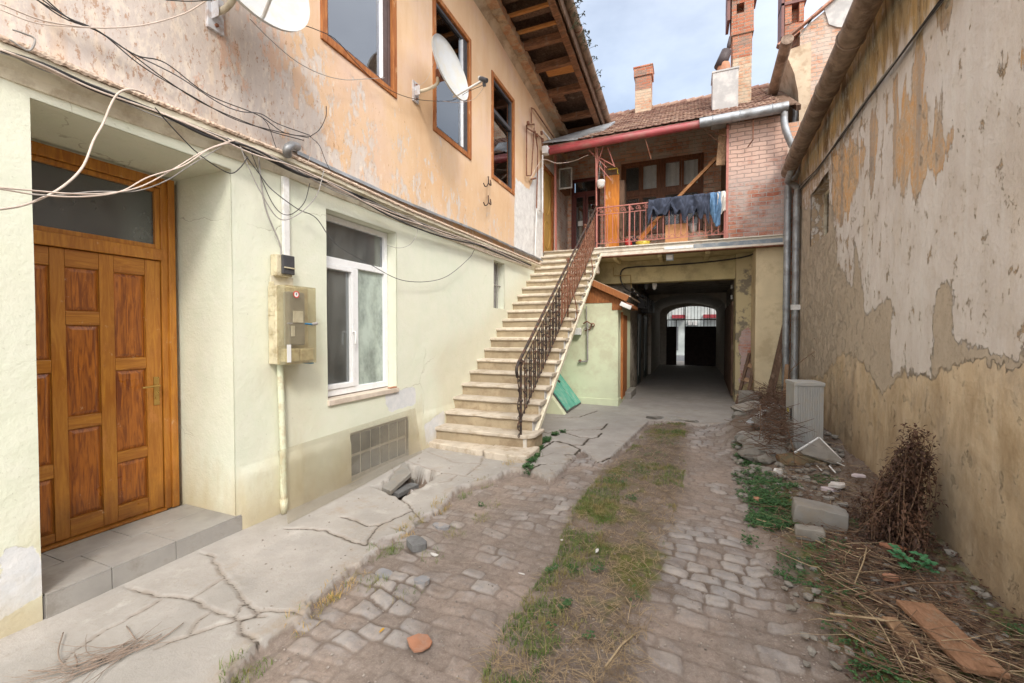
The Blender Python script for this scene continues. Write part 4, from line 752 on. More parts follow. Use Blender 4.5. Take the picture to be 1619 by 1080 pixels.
# railing
XH = -2.02
rl = lambda y, h: (y, sz(1) + (y - sy(1)) * .669 + h)
b = MB(); b.tube([(XH, 5.22, .25), (XH, 5.22, 1.22)], .017, 10); b.lathe([(.017, 0), (.03, .01), (.03, .03), (.017, .04)], (XH, 5.22, .68), 12); b.lathe([(.017, 0), (.028, .01), (.017, .03)], (XH, 5.22, .42), 12); b.lathe([(.017, 0), (.034, .01), (.03, .035), (.0, .06)], (XH, 5.22, 1.2), 12)
rail = b.build('railing', m_iron, stairs, smooth=True, sharp=40)
yt = 10.2; hr = [(XH, 5.10, 1.02), (XH, 5.07, 1.12), (XH, 5.13, 1.20)] + [(XH, y, rl(y, .98)[1]) for y in np.linspace(5.25, yt, 14)]
MB().tube(crom(hr, 4), .021, 8).build('handrail', m_iron, rail, smooth=True)
MB().tube([(XH, 5.22, rl(5.22, .86)[1]), (XH, yt, rl(yt, .86)[1])], .009, 6).build('upper_rail', m_iron, rail); MB().tube([(XH, 5.22, rl(5.22, .13)[1] + .05), (XH, yt, rl(yt, .13)[1])], .011, 6).build('lower_rail', m_iron, rail)
def spiral(c, r0, turns, sgn=1, start=0, n=22, squash=1.0):
    return [(XH, c[0] + sgn * squash * r0 * (1 - t * .82) * math.cos(start + turns * 2 * math.pi * t), c[1] + r0 * (1 - t * .82) * math.sin(start + turns * 2 * math.pi * t)) for t in np.linspace(0, 1, n)]
# newel ornaments
b = MB()
for zc in (.98, .62, .38):
    b.tube(spiral((5.14, zc), .055, 1.1), .007, 5); b.tube(spiral((5.16, zc - .12), .04, 1.1, 1, 3), .006, 5)
b.tube(crom([(XH, 5.10, 1.0), (XH, 5.17, .8), (XH, 5.11, .65), (XH, 5.18, .5), (XH, 5.12, .36), (XH, 5.20, .3)], 6), .008, 6); b.build('newel_scroll', m_iron, rail, smooth=True)
# one bay of bars, collars and scrolls; copied up the flight
bay = MB()
def bay_at(y0):
    b = MB()
    for i in range(2):
        y = y0 + i * .09; z0 = rl(y, .13)[1]; z1 = rl(y, .86)[1]; b.tube([(XH, y, z0), (XH, y, z1)], .008, 5)
        for h in (.30 + i * .12, .62 - i * .1): b.lathe([(.009, -.018), (.021, -.006), (.021, .006), (.009, .018)], (XH, y, z0 + h), 8)
    y = y0 + .045; zm = rl(y, .5)[1]
    for sg in (1, -1):
        b.tube(spiral((y + sg * .012, zm + .15), .036, 1.2, sg, -1.4), .005, 4); b.tube(spiral((y + sg * .012, zm - .16), .036, 1.2, sg, 1.4), .005, 4)
        b.tube(crom([(XH, y + sg * .035, zm - .13), (XH, y + sg * .008, zm - .03), (XH, y + sg * .008, zm + .03), (XH, y + sg * .035, zm + .12)], 4), .005, 4)
    b.tube([(XH, y, zm - .33), (XH, y, zm - .2)], .005, 4); b.tube([(XH, y, zm + .2), (XH, y, zm + .34)], .005, 4); return b
proto = bay_at(5.36).build('baluster_bay', m_iron, rail); proto_r = None
nb_ = int((yt - 5.36) / .18)
for i in range(1, nb_):
    c = proto.copy(); COL.objects.link(c); c.parent = rail; c.location = (0, .18 * i, .18 * i * .669)
    if i > nb_ * .35:
        if proto_r is None: proto_r = proto.data.copy(); proto_r.materials.clear(); proto_r.materials.append(m_rust)
        c.data = proto_r
for i, y in enumerate((7.6, 9.0)):
    z = rl(y, 0)[1]; b = MB(); b.tube([(XH, y, z), (XH, y, z + 1.04)], .015, 8); b.lathe([(.0, .07), (.03, .05), (.034, .02), (.015, 0)], (XH, y, z + 1.02), 10)
    b.tube(crom([(XH, y, z + .7), (XH + .1, y + .03, z + .42), (XH + .155, y + .06, z + .1), (XH + .13, y + .07, z - .05), (XH + .07, y + .07, z - .06)], 6), .011, 6); b.build('stay_post', m_rust, rail, smooth=True)

# ================================================================== REAR HOUSE, BALCONY AND PASSAGE
rear = empty('passage_house', (0, 11, 0), 'brick house across the end of the yard with tiled roof, balcony and vaulted carriage passage', 'house')
BW = 12.4
def wall_y(name, x0, x1, z0, z1, y, th, mat, holes=(), parent=rear):
    b = MB(); xs = sorted({x0, x1} | {h[0] for h in holes} | {h[1] for h in holes}); zz_ = sorted({z0, z1} | {h[2] for h in holes} | {h[3] for h in holes})
    for a, c in zip(xs, xs[1:]):
        for e, f in zip(zz_, zz_[1:]):
            if not any(h[0] - 1e-6 <= a and c <= h[1] + 1e-6 and h[2] - 1e-6 <= e and f <= h[3] + 1e-6 for h in holes): b.box(a, c, y, y + th, e, f)
    return b.build(name, mat, parent)
wall_y('balcony_wall', -3.33, 2.2, 3.55, 7.2, BW, .25, m_brick_grey, [(-3.20, -2.36, 3.6, 6.08), (-1.77, .36, 4.30, 6.33)])
# balcony slab and steel edge beam
b = MB(); b.box(-3.33, 1.86, 10.3, BW, 3.40, 3.598); b.build('balcony_floor', m_passage, rear)
b = MB(); b.box(-2.28, 1.84, 10.16, 10.30, 3.575, 3.60); b.box(-2.26, 1.84, 10.20, 10.28, 3.43, 3.575); b.box(-2.30, 1.84, 10.15, 10.32, 3.385, 3.43); b.box(-2.27, 1.2, 10.185, 10.2, 3.485, 3.50); b.build('edge_beam', m_creamsteel, rear, bevel=.004); MB().box(-2.31, 1.84, 10.14, 10.33, 3.368, 3.384).build('rusty_flange', m_rust, rear)
b = MB(); b.box(PY(1097, 390, 10.15).x, 1.78, 10.17, 10.198, 3.435, 3.52); b.build('beam_cover', m_bluegrey, rear); MB().box(PY(1050, 390, 10.15).x, PY(1096, 390, 10.15).x, 10.172, 10.196, 3.45, 3.51).build('beam_cover', m_white, rear)
b = MB(); b.box(-2.28, -2.0, 10.2, 10.45, 3.18, 3.385); b.box(-2.12, -1.98, 10.2, 10.42, 3.0, 3.18); b.build('landing_corbel', m_stair, rear, bevel=.02)
for x in (-1.6, -.6, .4): MB().beam((x, 10.3, 3.36), (x, 11.2, 3.36), .09, .08).build('joist', m_passage, rear)
# lintel wall, pier and pillar
b = MB(); b.box(-3.33, 1.36, 11.2, 11.5, 2.85, 3.40); b.build('lintel', m_passage, rear, bevel=.01)
pier = M('peeling_pier', .92, .15); n_ = pier.noise(2.6, 7, .65); X_, Y_, Z_ = pier.sep(pier.pos()); 
pc = pier.mix(pier.rng(n_, .44, .5), (.22, .19, .14), (.50, .42, .25)); bk = pier.rng(pier.ma('SUBTRACT', pier.ma('MULTIPLY', pier.ma('SUBTRACT', pier.noise(3.4, 6), .5), 1.6), pier.ma('ABSOLUTE', pier.ma('SUBTRACT', Z_, 1.1))), -.05, .0)
pc = pier.mix(bk, pc, pier.mix(pier.rng(pier.noise(20, 4, sc=(.3, .3, 1)), .45, .55), (.35, .15, .10), (.45, .38, .32))); pier.col(pc); pier.bump(pier.ma('SUBTRACT', n_, bk), .6, .02)
pr_ = MB().box(1.02, 1.42, 11.0, 11.5, -.1, 3.40).build('pier', pier.m, rear, bevel=.008); MB().prism(jag([(1.10, .45), (1.20, .40), (1.36, .5), (1.36, 1.55), (1.28, 1.72), (1.14, 1.62), (1.08, 1.3), (1.14, .9), (1.10, .45)], .03, .08, 4)[:-1], 'y', 10.985, 10.9995).build('exposed_brick', m_brick_red, pr_); MB().prism([(1.09, 11.5), (1.47, 22.6), (2.2, 22.6), (2.2, 11.5)], 'z', -.1, 3.3).build('passage_side_wall', m_soot, rear)
MB().box(1.33, 1.87, 10.35, 11.0, -.1, 3.385).build('pillar', m_pillar, rear, bevel=.01)
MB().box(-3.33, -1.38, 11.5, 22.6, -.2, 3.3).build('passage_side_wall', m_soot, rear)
for y0_, y1_, nm in ((13.2, 14.1, 'passage_door'), (15.2, 16.2, 'passage_door')): 
    o = MB().box(-1.379, -1.36, y0_, y1_, .05, 2.15).build(nm, simple('black_green_door', (.03, .045, .04), .5), rear); MB().box(-1.362, -1.345, y0_ + .1, y0_ + .14, .3, 2.0).build('bar', m_cablegrey, o)
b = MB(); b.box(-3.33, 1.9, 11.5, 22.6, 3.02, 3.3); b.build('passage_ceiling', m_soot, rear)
def archwall(name, y, th, x0, x1, zs_, za, X0, X1, Z1, mat):
    n = 16; pts = [(x0, -.2), (x0, zs_)] + [((x0 + x1) / 2 - (x1 - x0) / 2 * math.cos(t), zs_ + (za - zs_) * math.sin(t)) for t in np.linspace(0, math.pi, n)[1:-1]] + [(x1, zs_), (x1, -.2)]
    b = MB(); top = [(min(max(p[0], X0), X1), Z1) for p in pts]
    b.prism([(X0, -.2), (x0, -.2), (x0, zs_), (x0, Z1), (X0, Z1)], 'y', y, y + th); b.prism([(x1, -.2), (X1, -.2), (X1, Z1), (x1, Z1), (x1, zs_)], 'y', y, y + th)
    for p, q in zip(pts[1:-1], pts[2:-1]): b.prism([p, q, (q[0], Z1), (p[0], Z1)], 'y', y, y + th)
    return b.build(name, mat, rear)
aL, aR, aT = PY(1030, 482, 17), PY(1147, 490, 17), PY(1086, 465, 17)
archwall('vault_arch', 17, 5.4, aL.x, min(aR.x, 1.28), aL.z - .1, aT.z, -1.9, 1.9, 3.1, m_archpl)
archwall('street_arch', 22.45, .5, -.95, 1.47, 2.42, 2.88, -3.3, 3, 8, simple('street_wall', (.42, .38, .33), .9))
MB().box(-9, 9, 23.0, 23.2, 3.0, 9).build('street_facade', m_greyplaster, rear)
# timber leaf folded against the passage wall
b = MB()
for i in range(12): y_ = 11.62 + i * .34; xo_ = .99 + (y_ - 11.62) * .036 + .004 * (i % 2); b.box(xo_, xo_ + .05, y_, y_ + .33, .06, 2.35 - .02 * (i % 3))
tag(b.build('timber_gate_leaf', m_darkwood, None, bevel=.004), 'dark timber door leaf folded back against the right side of the passage', 'gate leaf')
# metal street gate
gate = empty('metal_gate', (.3, 22.35, 0), 'dark metal street gate with barred arched top at the far end of the passage', 'gate')
gx0, gx1, gs0, gs1 = -.93, 1.45, PY(1069, 540, 22.3).x, PY(1083, 540, 22.3).x
m_gate = simple('dark_gate_paint', (.035, .022, .018), .7, .2, 0, .3, 6, .1)
MB().box(gs1, gx1, 22.30, 22.34, .0, 1.86).build('solid_leaf', m_gate, gate); MB().box(gx0, gs0, 22.28, 22.32, .0, 1.86).build('solid_leaf', m_gate, gate)
b = MB()
for x in (gx0, gs0, gs1, (gs1 + gx1) / 2 + .05, gx1): b.box(x - .02, x + .02, 22.26, 22.36, 0, 2.22 if x != gs1 else 2.86)
b.box(gx0, gx1, 22.27, 22.35, 2.18, 2.225); b.box(gs1, gx1, 22.28, 22.34, 1.84, 1.88); b.box(gx0, gs0, 22.28, 22.34, 1.84, 1.88); b.box(-.2, -.17, 22.28, 22.34, 2.2, 2.86); b.box(.95, .98, 22.28, 22.34, 2.2, 2.86)
b.build('gate_frame', m_gate, gate)
for i in range(17):
    x = gx0 + .07 + i * .145; zt_ = 2.42 + .44 * math.sqrt(max(0, 1 - ((x - .26) / 1.21) ** 2)); b = MB(); lo_ = 1.87 if (x > gs1 or x < gs0) else 2.2
    b.tube([(x, 22.31, lo_), (x, 22.31, zt_)], .009, 4); b.build('bar', m_gate, gate)
# beyond the gate
far = empty('street_house', (1, 33, 0), 'pale house across the street seen through the gate bars, with a red awning band', 'house')
m_facade = simple('pale_facade', (.40, .43, .42), .9, .2, 0, .2, 1.5, 0)
wall_y('wall', -14, 16, -.1, 12, 33, .5, m_facade, [], far)
for i in range(9): 
    x = -8 + i * 2.1; o = MB().box(x, x + 1.1, 32.95, 33.02, .3 if i % 2 else 1.0, 2.0).build('shop_window', m_roomgrey, far)
za_, zb_ = PY(1100, 503, 32.5).z, PY(1100, 497.5, 32.5).z
MB().box(PY(1062, 500, 32.5).x, PY(1084, 500, 32.5).x, 32.4, 33, za_, zb_).build('awning', simple('red_awning', (.25, .03, .04), .6), far)
MB().box(PY(1112, 500, 32.5).x, PY(1150, 500, 32.5).x, 32.4, 33, za_, zb_).build('awning', MATS['red_awning'], far)
for px_ in (1088, 1096): MB().box(PY(px_, 511, 32.6).x, PY(px_ + 6, 511, 32.6).x, 32.6, 33, PY(px_, 514, 32.6).z, PY(px_, 508, 32.6).z).build('wall_unit', m_greyplaster, far)
tag(MB().lathe([(.09, 0), (.12, .05), (.07, .4), (.05, .75), (.0, .78)], tuple(G(1074, 561, -.06)), 12).build('street_bollard', m_orangewood, None, smooth=True), 'small orange bollard on the street seen through the open gap of the gate', 'bollard')

# upstairs brick room at the right end of the balcony
m_room_brick = bricks('room_brick', (.42, .12, .075), (.60, .31, .22), (.56, .49, .47), 'xz', .0); 
b = MB(); b.box(.78, 1.85, 10.22, 12.4, 3.6, 6.02)
rb = M('two_tone_brick'); 
br = bricks('upper_room_brick', (.32, .10, .06), (.52, .27, .18), (.52, .47, .43), 'xz', .5, (.46, .40, .37), bw=.27, bh=.088, jit=.02, top=(4.75, (.54, .37, .30))); b.build('brick_room', br, rear)
MB().box(.735, .78, 10.2, 10.245, 3.6, 6.0).build('corner_post', m_pinkiron, rear)
b = MB(); 
for i in range(9): b.box(.755, .775, 10.27 + i * .2, 10.27 + i * .2 + .19, 3.6, 6.2)
b.build('side_boarding', m_darkwood, rear, bevel=.003)
# door and window on the balcony
b = MB(); ring(b, 0, 1, 0, 1, 0, 1, .1) if False else None
def ringy(b, y0, y1, x0, x1, z0, z1, w_, wb=None):
    wb = wb or w_; b.box(x0, x0 + w_, y0, y1, z0, z1); b.box(x1 - w_, x1, y0, y1, z0, z1); b.box(x0 + w_, x1 - w_, y0, y1, z1 - w_, z1); b.box(x0 + w_, x1 - w_, y0, y1, z0, z0 + wb)
b = MB(); ringy(b, BW - .02, BW + .1, -3.19, -2.37, 3.6, 6.07, .07); b.box(-3.12, -2.44, BW - .01, BW + .06, 5.62, 5.7); bd = b.build('balcony_door', m_reddoor, rear, bevel=.004)
for x0_, x1_ in ((-3.12, -2.785), (-2.775, -2.44)):
    b = MB(); ringy(b, BW + .0, BW + .05, x0_, x1_, 3.62, 5.62, .07, .55); b.build('door_leaf', m_reddoor, bd, bevel=.003); MB().box(x0_ + .07, x1_ - .07, BW + .02, BW + .025, 4.17, 5.55).build('pane', g_win, bd)
MB().box(-3.12, -2.44, BW + .02, BW + .025, 5.7, 6.0).build('pane', g_win, bd); MB().box(-3.0, -2.86, BW + .008, BW + .011, 4.72, 4.86).build('notice', m_paper, bd)
b = MB(); ringy(b, BW - .03, BW + .1, -1.76, .35, 4.31, 6.32, .07); xm = -.70; b.box(xm - .06, xm + .06, BW - .03, BW + .1, 4.38, 6.25); b.box(-1.69, .28, BW - .025, BW + .08, 5.38, 5.50)
g_shade = glass('shaded_pane', (.96, .97, .97), .0, .05, .10, (.5, .52, .52), .35)
bw = b.build('balcony_window', m_brownwin, rear, bevel=.005)
for x0_, x1_ in ((-1.69, -1.225), (-1.225, -.76), (-.64, -.18), (-.18, .28)):
    for z0_, z1_ in ((4.38, 5.38), (5.50, 6.25)):
        b = MB(); ringy(b, BW + .0, BW + .05, x0_ + .003, x1_ - .003, z0_, z1_, .055); b.build('sash', m_brownwin, bw, bevel=.003); MB().box(x0_ + .05, x1_ - .05, BW + .025, BW + .03, z0_ + .05, z1_ - .05).build('pane', g_shade, bw)
def curtainx(y, x0, x1, z0, z1):
    b = MB(); n = int((x1 - x0) / .025)
    for i in range(n): x = x0 + (x1 - x0) * i / (n - 1); b.v += [(x, y + .02 * math.sin(x * 40), z0), (x, y + .012 * math.sin(x * 40), z1)]
    b.f = [(2 * i, 2 * i + 2, 2 * i + 3, 2 * i + 1) for i in range(n - 1)]; return b
curtainx(BW + .09, -1.2, .3, 5.45, 6.3).build('curtain', m_curtain, bw, smooth=True)
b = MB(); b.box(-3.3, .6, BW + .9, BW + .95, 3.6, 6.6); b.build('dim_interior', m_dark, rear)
# eaves, rafters and tiled roof
EY, EZ, RY, RZ = 10.02, 6.10, 13.0, 7.97; sl = (RZ - EZ) / (RY - EY)
b = MB()
for i in range(11): x = -2.2 + i * .42; b.beam((x, EY + .05, EZ - .05), (x, 12.6, EZ - .05 + sl * 2.6), .08, .1)
b.build('rafters', m_darkwood, rear)
b = MB(); b.add([(-3.2, EY, EZ - .0), (1.95, EY, EZ), (1.95, RY, RZ), (-3.2, RY, RZ), (-3.2, EY, EZ + .03), (1.95, EY, EZ + .03), (1.95, RY, RZ + .03), (-3.2, RY, RZ + .03)], [(0, 3, 2, 1), (4, 5, 6, 7), (0, 1, 5, 4), (1, 2, 6, 5), (2, 3, 7, 6), (3, 0, 4, 7)]); b.add([(-3.2, RY, RZ), (1.95, RY, RZ), (1.95, 17, 5.6), (-3.2, 17, 5.6)], [(0, 1, 2, 3)])
b.box(-3.3, 1.9, 12.65, 17, 3.3, 5.5)
rf = b.build('roof', m_darkwood, rear)
def tiles(parent, x0, x1, ey, ez, sl_, nrow, seed, mat, wd=.17, ht=.16, ztop=None):
    b = MB(); r = random.Random(seed); cs = 1 / math.hypot(1, sl_); cy, cz = cs, sl_ * cs
    for j in range(nrow):
        s0 = j * ht; n = int((x1 - x0) / wd)
        for i in range(n):
            x = x0 + (i + .5 * (j % 2)) * wd + r.uniform(-.006, .006); y = ey + s0 * cy; z = ez + s0 * cz + .03; L = ht * 1.9; t = .018; lift = .03 + r.uniform(0, .012); k = r.uniform(-.01, .01)
            def P(u, s_, up): return (x + u, y + s_ * cy - up * cz, z + s_ * cz + up * cy)
            w2 = wd * .47; vs = [P(-w2, .02 + k, lift), P(-w2 * .5, -.025 + k, lift), P(w2 * .5, -.025 + k, lift), P(w2, .02 + k, lift), P(w2, L, .004), P(-w2, L, .004), P(-w2, .02 + k, lift + t), P(-w2 * .5, -.025 + k, lift + t), P(w2 * .5, -.025 + k, lift + t), P(w2, .02 + k, lift + t), P(w2, L, t), P(-w2, L, t)]
            b.add(vs, [(6, 7, 8, 9, 10, 11), (0, 1, 7, 6), (1, 2, 8, 7), (2, 3, 9, 8), (3, 4, 10, 9), (5, 0, 6, 11)])
    return b.build('roof_tiles', mat, parent)
m_rt = M('mottled_clay_tiles', .92, .12); v_ = m_rt.vor(5.2, sc=(1, 1.6, 1), out='Color'); vv = m_rt.sep(v_)[0]
m_rt.col(m_rt.mix(m_rt.rng(m_rt.noise(8, 6, .7), .5, .7, 0, .5), m_rt.mix(vv, (.22, .125, .10), (.40, .28, .215)), (.20, .17, .15))); m_rt.bump(m_rt.noise(40, 4), .3, .004)
tiles(rf, -2.35, 1.9, EY, EZ, sl, 22, 4, m_rt.m)
b = MB()
for i in range(20): x = -2.3 + i * .22; b.tube([(x, RY, RZ + .03), (x + .24, RY, RZ + .045)], [.085, .1], 10)
b.build('ridge_tiles', m_rt.m, rf, smooth=True, sharp=40)
b = MB(); b.add([(-3.3, 10.0, 6.2), (-2.0, 10.1, 6.16), (-1.75, 11.2, 6.95), (-3.3, 11.6, 7.0), (-3.3, 10.0, 6.24), (-2.0, 10.1, 6.20), (-1.75, 11.2, 6.99), (-3.3, 11.6, 7.04)], [(0, 3, 2, 1), (4, 5, 6, 7), (0, 1, 5, 4), (1, 2, 6, 5), (2, 3, 7, 6), (3, 0, 4, 7)]); b.build('valley_flashing', m_grey, rf)
# gutters
b = MB(); ga, gb_ = PY(869, 240, 9.95), PY(1108, 197, 9.95); b.tube([ga, gb_], .074, 14); b.build('red_gutter', m_redgutter, rear, smooth=True, sharp=40)
gc_, gd = PY(1106, 195, 9.93), PY(1246, 168.5, 9.93); b = MB(); b.tube([gc_, gd], .098, 16)
for px_ in (1128, 1172, 1222): 
    c_ = gc_.lerp(gd, (px_ - 1106) / 140); b.tube([(c_.x, c_.y + .104 * math.sin(t), c_.z + .104 * math.cos(t)) for t in np.linspace(0, 2 * math.pi, 17)[:-1]], .008, 5, closed=True)
b.build('zinc_gutter', m_grey, rear, smooth=True, sharp=40)
c_ = gc_.lerp(gd, .63); MB().tube([(c_.x, 10.0, c_.z), (c_.x, 10.02, c_.z - .5), (c_.x - .07, 10.2, c_.z - .56)], .012, 6).build('gutter_stay', m_rust, rear)
for px_ in (935, 1020): c_ = PY(px_, 218, 10.0); MB().tube([(c_.x, c_.y, c_.z), (c_.x + .12, 10.1, c_.z - .45), (c_.x + .02, 10.05, c_.z - .1)], .012, 5).build('gutter_bracket', m_rust, rear)
b = MB(); b.box(-3.2, .7, 10.0, 10.06, 6.03, 6.11); b.build('eaves_board', m_redgutter, rear)
# chimneys
def chimney(name, x0, x1, y, d, z0, z1, mat, cap=None, capm=None, steps=()):
    b = MB(); b.box(x0, x1, y, y + d, z0, z1); o = b.build(name, mat, rear, bevel=.008)
    for (za, zb, e) in steps: MB().box(x0 - e, x1 + e, y - e, y + d + e, za, zb).build('corbel_course', mat, o, bevel=.006)
    return o
m_ch1 = bricks('chimney_brick', (.34, .12, .07), (.50, .24, .15), (.42, .35, .28), 'xz', .15, (.22, .18, .15)); m_ch2 = bricks('worn_chimney_brick', (.42, .17, .09), (.56, .36, .23), (.50, .44, .33), 'xz', .45, (.50, .44, .34))
z_ = PY(1017, 187, 12.5).z; chimney('chimney', -1.41, -.98, 12.5, .4, z_ - .6, 8.35, m_ch2, steps=[]); chimney('chimney_head', -1.41, -.98, 12.5, .4, 8.35, 8.72, m_ch1, steps=[(8.72, 8.95, .035), (8.95, 8.99, .05)])
chimney('chimney', .89, 1.27, 10.9, .42, 6.2, 7.75, m_ch2); t_ = chimney('chimney_head', .885, 1.275, 10.9, .42, 7.75, 8.25, m_ch1, steps=[(8.25, 8.33, .03)])
b = MB(); b.box(.86, .96, 10.88, 11.34, 8.33, 9.3); b.box(1.11, 1.30, 10.88, 11.34, 8.33, 9.3); b.box(.96, 1.11, 10.88, 11.34, 8.33, 8.72); b.box(.96, 1.11, 10.88, 11.34, 8.93, 9.3); b.box(.96, 1.11, 11.1, 11.2, 8.7, 8.95); b.build('chimney_flue_head', m_ch1, t_, bevel=.006)
MB().box(.77, .83, 10.85, 11.36, 8.60, 9.6).build('chimney_hood', simple('hood_maroon', (.16, .07, .06), .6), t_); MB().box(.77, 1.38, 10.83, 11.38, 9.05, 9.1).build('chimney_hood', MATS['hood_maroon'], t_)
gbk = chimney('rendered_stack', .47, .98, 10.55, .5, 6.3, 7.33, m_greyplaster, steps=[(7.33, 7.37, .015)])
p_ = PY(1144, 123, 10.8); b = MB(); b.lathe([(.0, 0), (.13, 0), (.15, .03), (.13, .2), (.12, .25)], (p_.x, 10.8, 7.37), 14); b.build('flue_pot', m_terra, gbk, smooth=True)
b = MB(); b.tube([(p_.x - .08, 10.8, 7.55), (p_.x + .06, 10.8, 7.9)], [.13, .11], 10); b.tube([(p_.x + .07, 10.8, 7.9), (p_.x + .1, 10.8, 8.02), (p_.x + .12, 10.8, 8.2)], [.02, .045, .02], 6); b.build('cowl', simple('cowl_black', (.05, .035, .035), .6), gbk, smooth=True)
# balcony railing
rlg = MB(); BY = 10.24; XL, XE = -2.02, .72
def bt(x, h): return 3.62 + h + (x - XL) * .0
for x in (XL, -1.26, .72): rlg.box(x - .018, x + .018, BY - .018, BY + .018, 3.6, 4.56)
rlg.box(XL, XE, BY - .012, BY + .012, 4.54, 4.565); rlg.box(XL, -.9, BY - .008, BY + .008, 4.38, 4.395); rlg.box(XL, XE, BY - .008, BY + .008, 3.70, 3.715)
br_ = rlg.build('balcony_railing', m_pinkiron, rear)
n_b = 22
for i in range(1, n_b):
    x = XL + (XE - XL) * i / n_b; b = MB(); b.tube([(x, BY, 3.70), (x, BY, 4.39 if x < -.9 else 4.54)], .009, 5); b.build('baluster', m_pinkiron, br_)
XHs = XH
def spx(c, r0, sgn=1, st=0, turns=1.3): return [(c[0] + sgn * r0 * (1 - t * .8) * math.cos(st + turns * 2 * math.pi * t), BY, c[1] + r0 * (1 - t * .8) * math.sin(st + turns * 2 * math.pi * t)) for t in np.linspace(0, 1, 20)]
for i in range(7): 
    b = MB(); x = -1.93 + i * .17; b.tube(spx((x, 4.465), .055, 1 if i % 2 else -1), .007, 4); b.tube(spx((x + .05, 4.44), .03, -1), .006, 4); b.build('scroll', m_pinkiron, br_, smooth=True)
MB().tube(spx((-.80, 4.46), .085, 1, 0, 1.8), .010, 5).build('scroll', m_pinkiron, br_, smooth=True)
for i in range(9):
    x = -1.9 + i * .3; b = MB(); b.tube(crom([(x, BY, 3.72), (x + .07, BY, 3.80), (x + .15, BY, 3.73), (x + .23, BY, 3.80), (x + .3, BY, 3.72)], 3), .006, 4); b.build('lower_scroll', m_pinkiron, br_)
# slim posts and lattice bracket carrying the red gutter
b = MB(); b.tube([(-2.02, 10.2, 4.5), (-2.02, 10.1, 5.95)], .018, 6); b.tube([(-1.86, 10.5, 3.6), (-1.86, 10.3, 5.7)], .014, 6)
for a_, c_ in (((-2.2, 5.92), (-1.78, 5.45)), ((-1.98, 5.92), (-2.0, 5.2)), ((-1.85, 5.95), (-2.02, 5.5)), ((-1.75, 5.9), (-1.60, 5.45)), ((-1.6, 5.45), (-2.0, 5.75)), ((-1.95, 5.5), (-1.68, 5.15))): b.tube([(a_[0], 10.12, a_[1]), (c_[0], 10.18, c_[1])], .011, 5)
b.build('gutter_post', m_pinkiron, rear)
# diagonal brace and post by the brick room
tag(MB().beam(PY(1013, 374, 10.7), PY(1137, 246, 10.7), .07, .115, (0, 1, 0)).build('timber_brace', m_beamwood, None, bevel=.006), 'long diagonal timber brace across the balcony window', 'timber')
tag(MB().beam(PY(1139, 262, 10.36), PY(1144, 205, 10.4), .06, .18, (1, 0, 0)).build('short_timber', m_plank, None, bevel=.008), 'short upright timber hung under the grey gutter beside the brick room', 'timber')
MB().tube([PY(1118, 204, 10.1), PY(1149, 216, 10.2)], .008, 5).build('tie_rod', m_rust, rear); MB().tube([PY(1112, 205, 10.1), PY(1146, 232, 10.2)], .006, 5).build('tie_rod', m_rust, rear)
# things standing on the balcony
cb = empty('wooden_cabinet', (PY(968, 388, 10.75).x, 10.75, 3.6), 'tall narrow orange wooden cabinet with flaking varnish standing on the balcony', 'cabinet')
xa, xb = PY(957, 330, 10.6).x, PY(979, 330, 10.6).x; zt_ = PY(968, 277, 10.6).z
MB().box(xa, xb, 10.6, 10.66, 3.6, zt_).build('front', m_orangewood, cb, bevel=.004); MB().box(xb + .001, xb + .12, 10.62, 11.0, 3.6, zt_ - .15).build('side', m_darkwood, cb); MB().box(xa, xb, 10.66, 11.0, 3.6, zt_ - .1).build('back', m_darkwood, cb)
b = MB(); p0 = PY(962, 268, 10.5); b.tube([p0, PY(976, 266, 10.5), PY(977, 276, 10.5)], .012, 6); tag(b.build('bent_pipe', simple('yellow_gas_paint', (.65, .48, .05), .5), None), 'thin yellow bent pipe above the orange balcony cabinet', 'pipe')
pt = empty('hanging_pot', tuple(PY(950, 290, 10.15)), 'small white pot hanging from the red lattice bracket above the balcony rail', 'hanging pot'); c_ = PY(950, 297, 10.15)
MB().lathe([(.0, 0), (.06, .0), (.085, .05), (.1, .14), (.095, .17), (.085, .165), (.08, .05)], tuple(c_), 18).build('pot', m_white, pt, smooth=True)
b = MB(); [b.tube([(c_.x + .09 * math.cos(t), c_.y + .09 * math.sin(t), c_.z + .16), (c_.x - .02, c_.y, c_.z + .62)], .003, 4) for t in (0, 2.1, 4.2)]; b.build('hanger', m_cablegrey, pt)
wc = empty('open_wall_cabinet', (-3.2, 11.6, 5.2), 'open white wall cupboard with glass door hanging beside the maroon balcony door', 'cupboard')
pA, pB = PY(884, 300, 11.5), PY(905, 264, 11.5); b = MB(); ringy(b, 11.48, 11.51, pA.x, pB.x, pA.z, pB.z, .035); b.build('cupboard_door', m_white, wc); MB().box(pA.x + .03, pB.x - .03, 11.49, 11.495, pA.z + .03, pB.z - .03).build('pane', g_frost, wc); MB().box(-3.33, -3.15, 11.55, 12.1, pA.z, pB.z).build('cupboard_body', m_brownwin, wc)
for k, (px_, nm, lb, mt) in enumerate(((883, 'bare_post', 'pale weathered wooden post beside the yellow door at the head of the stairs', m_pinkiron),)):
    tag(MB().beam(PX(px_ - 4, 398, -3.2), PX(px_ - 5, 246, -3.2), .05, .07, (0, 1, 0)).build(nm, mt, None), lb, 'post')
cbp = MB(); a_, c_ = PY(1052, 386, 10.45), PY(1088, 353, 10.45); cbp.box(a_.x, c_.x, 10.42, 10.44, 3.6, c_.z)
tag(cbp.build('chipboard_sheet', m_card, None), 'square orange chipboard sheet standing behind the balcony railing', 'board')
tag(MB().beam(PY(1012, 379, 10.5), PY(1035, 352, 10.5), .1, .03, (0, 1, 0)).build('orange_board_offcut', m_orangewood, None), 'small orange board leaning low behind the balcony railing', 'board')
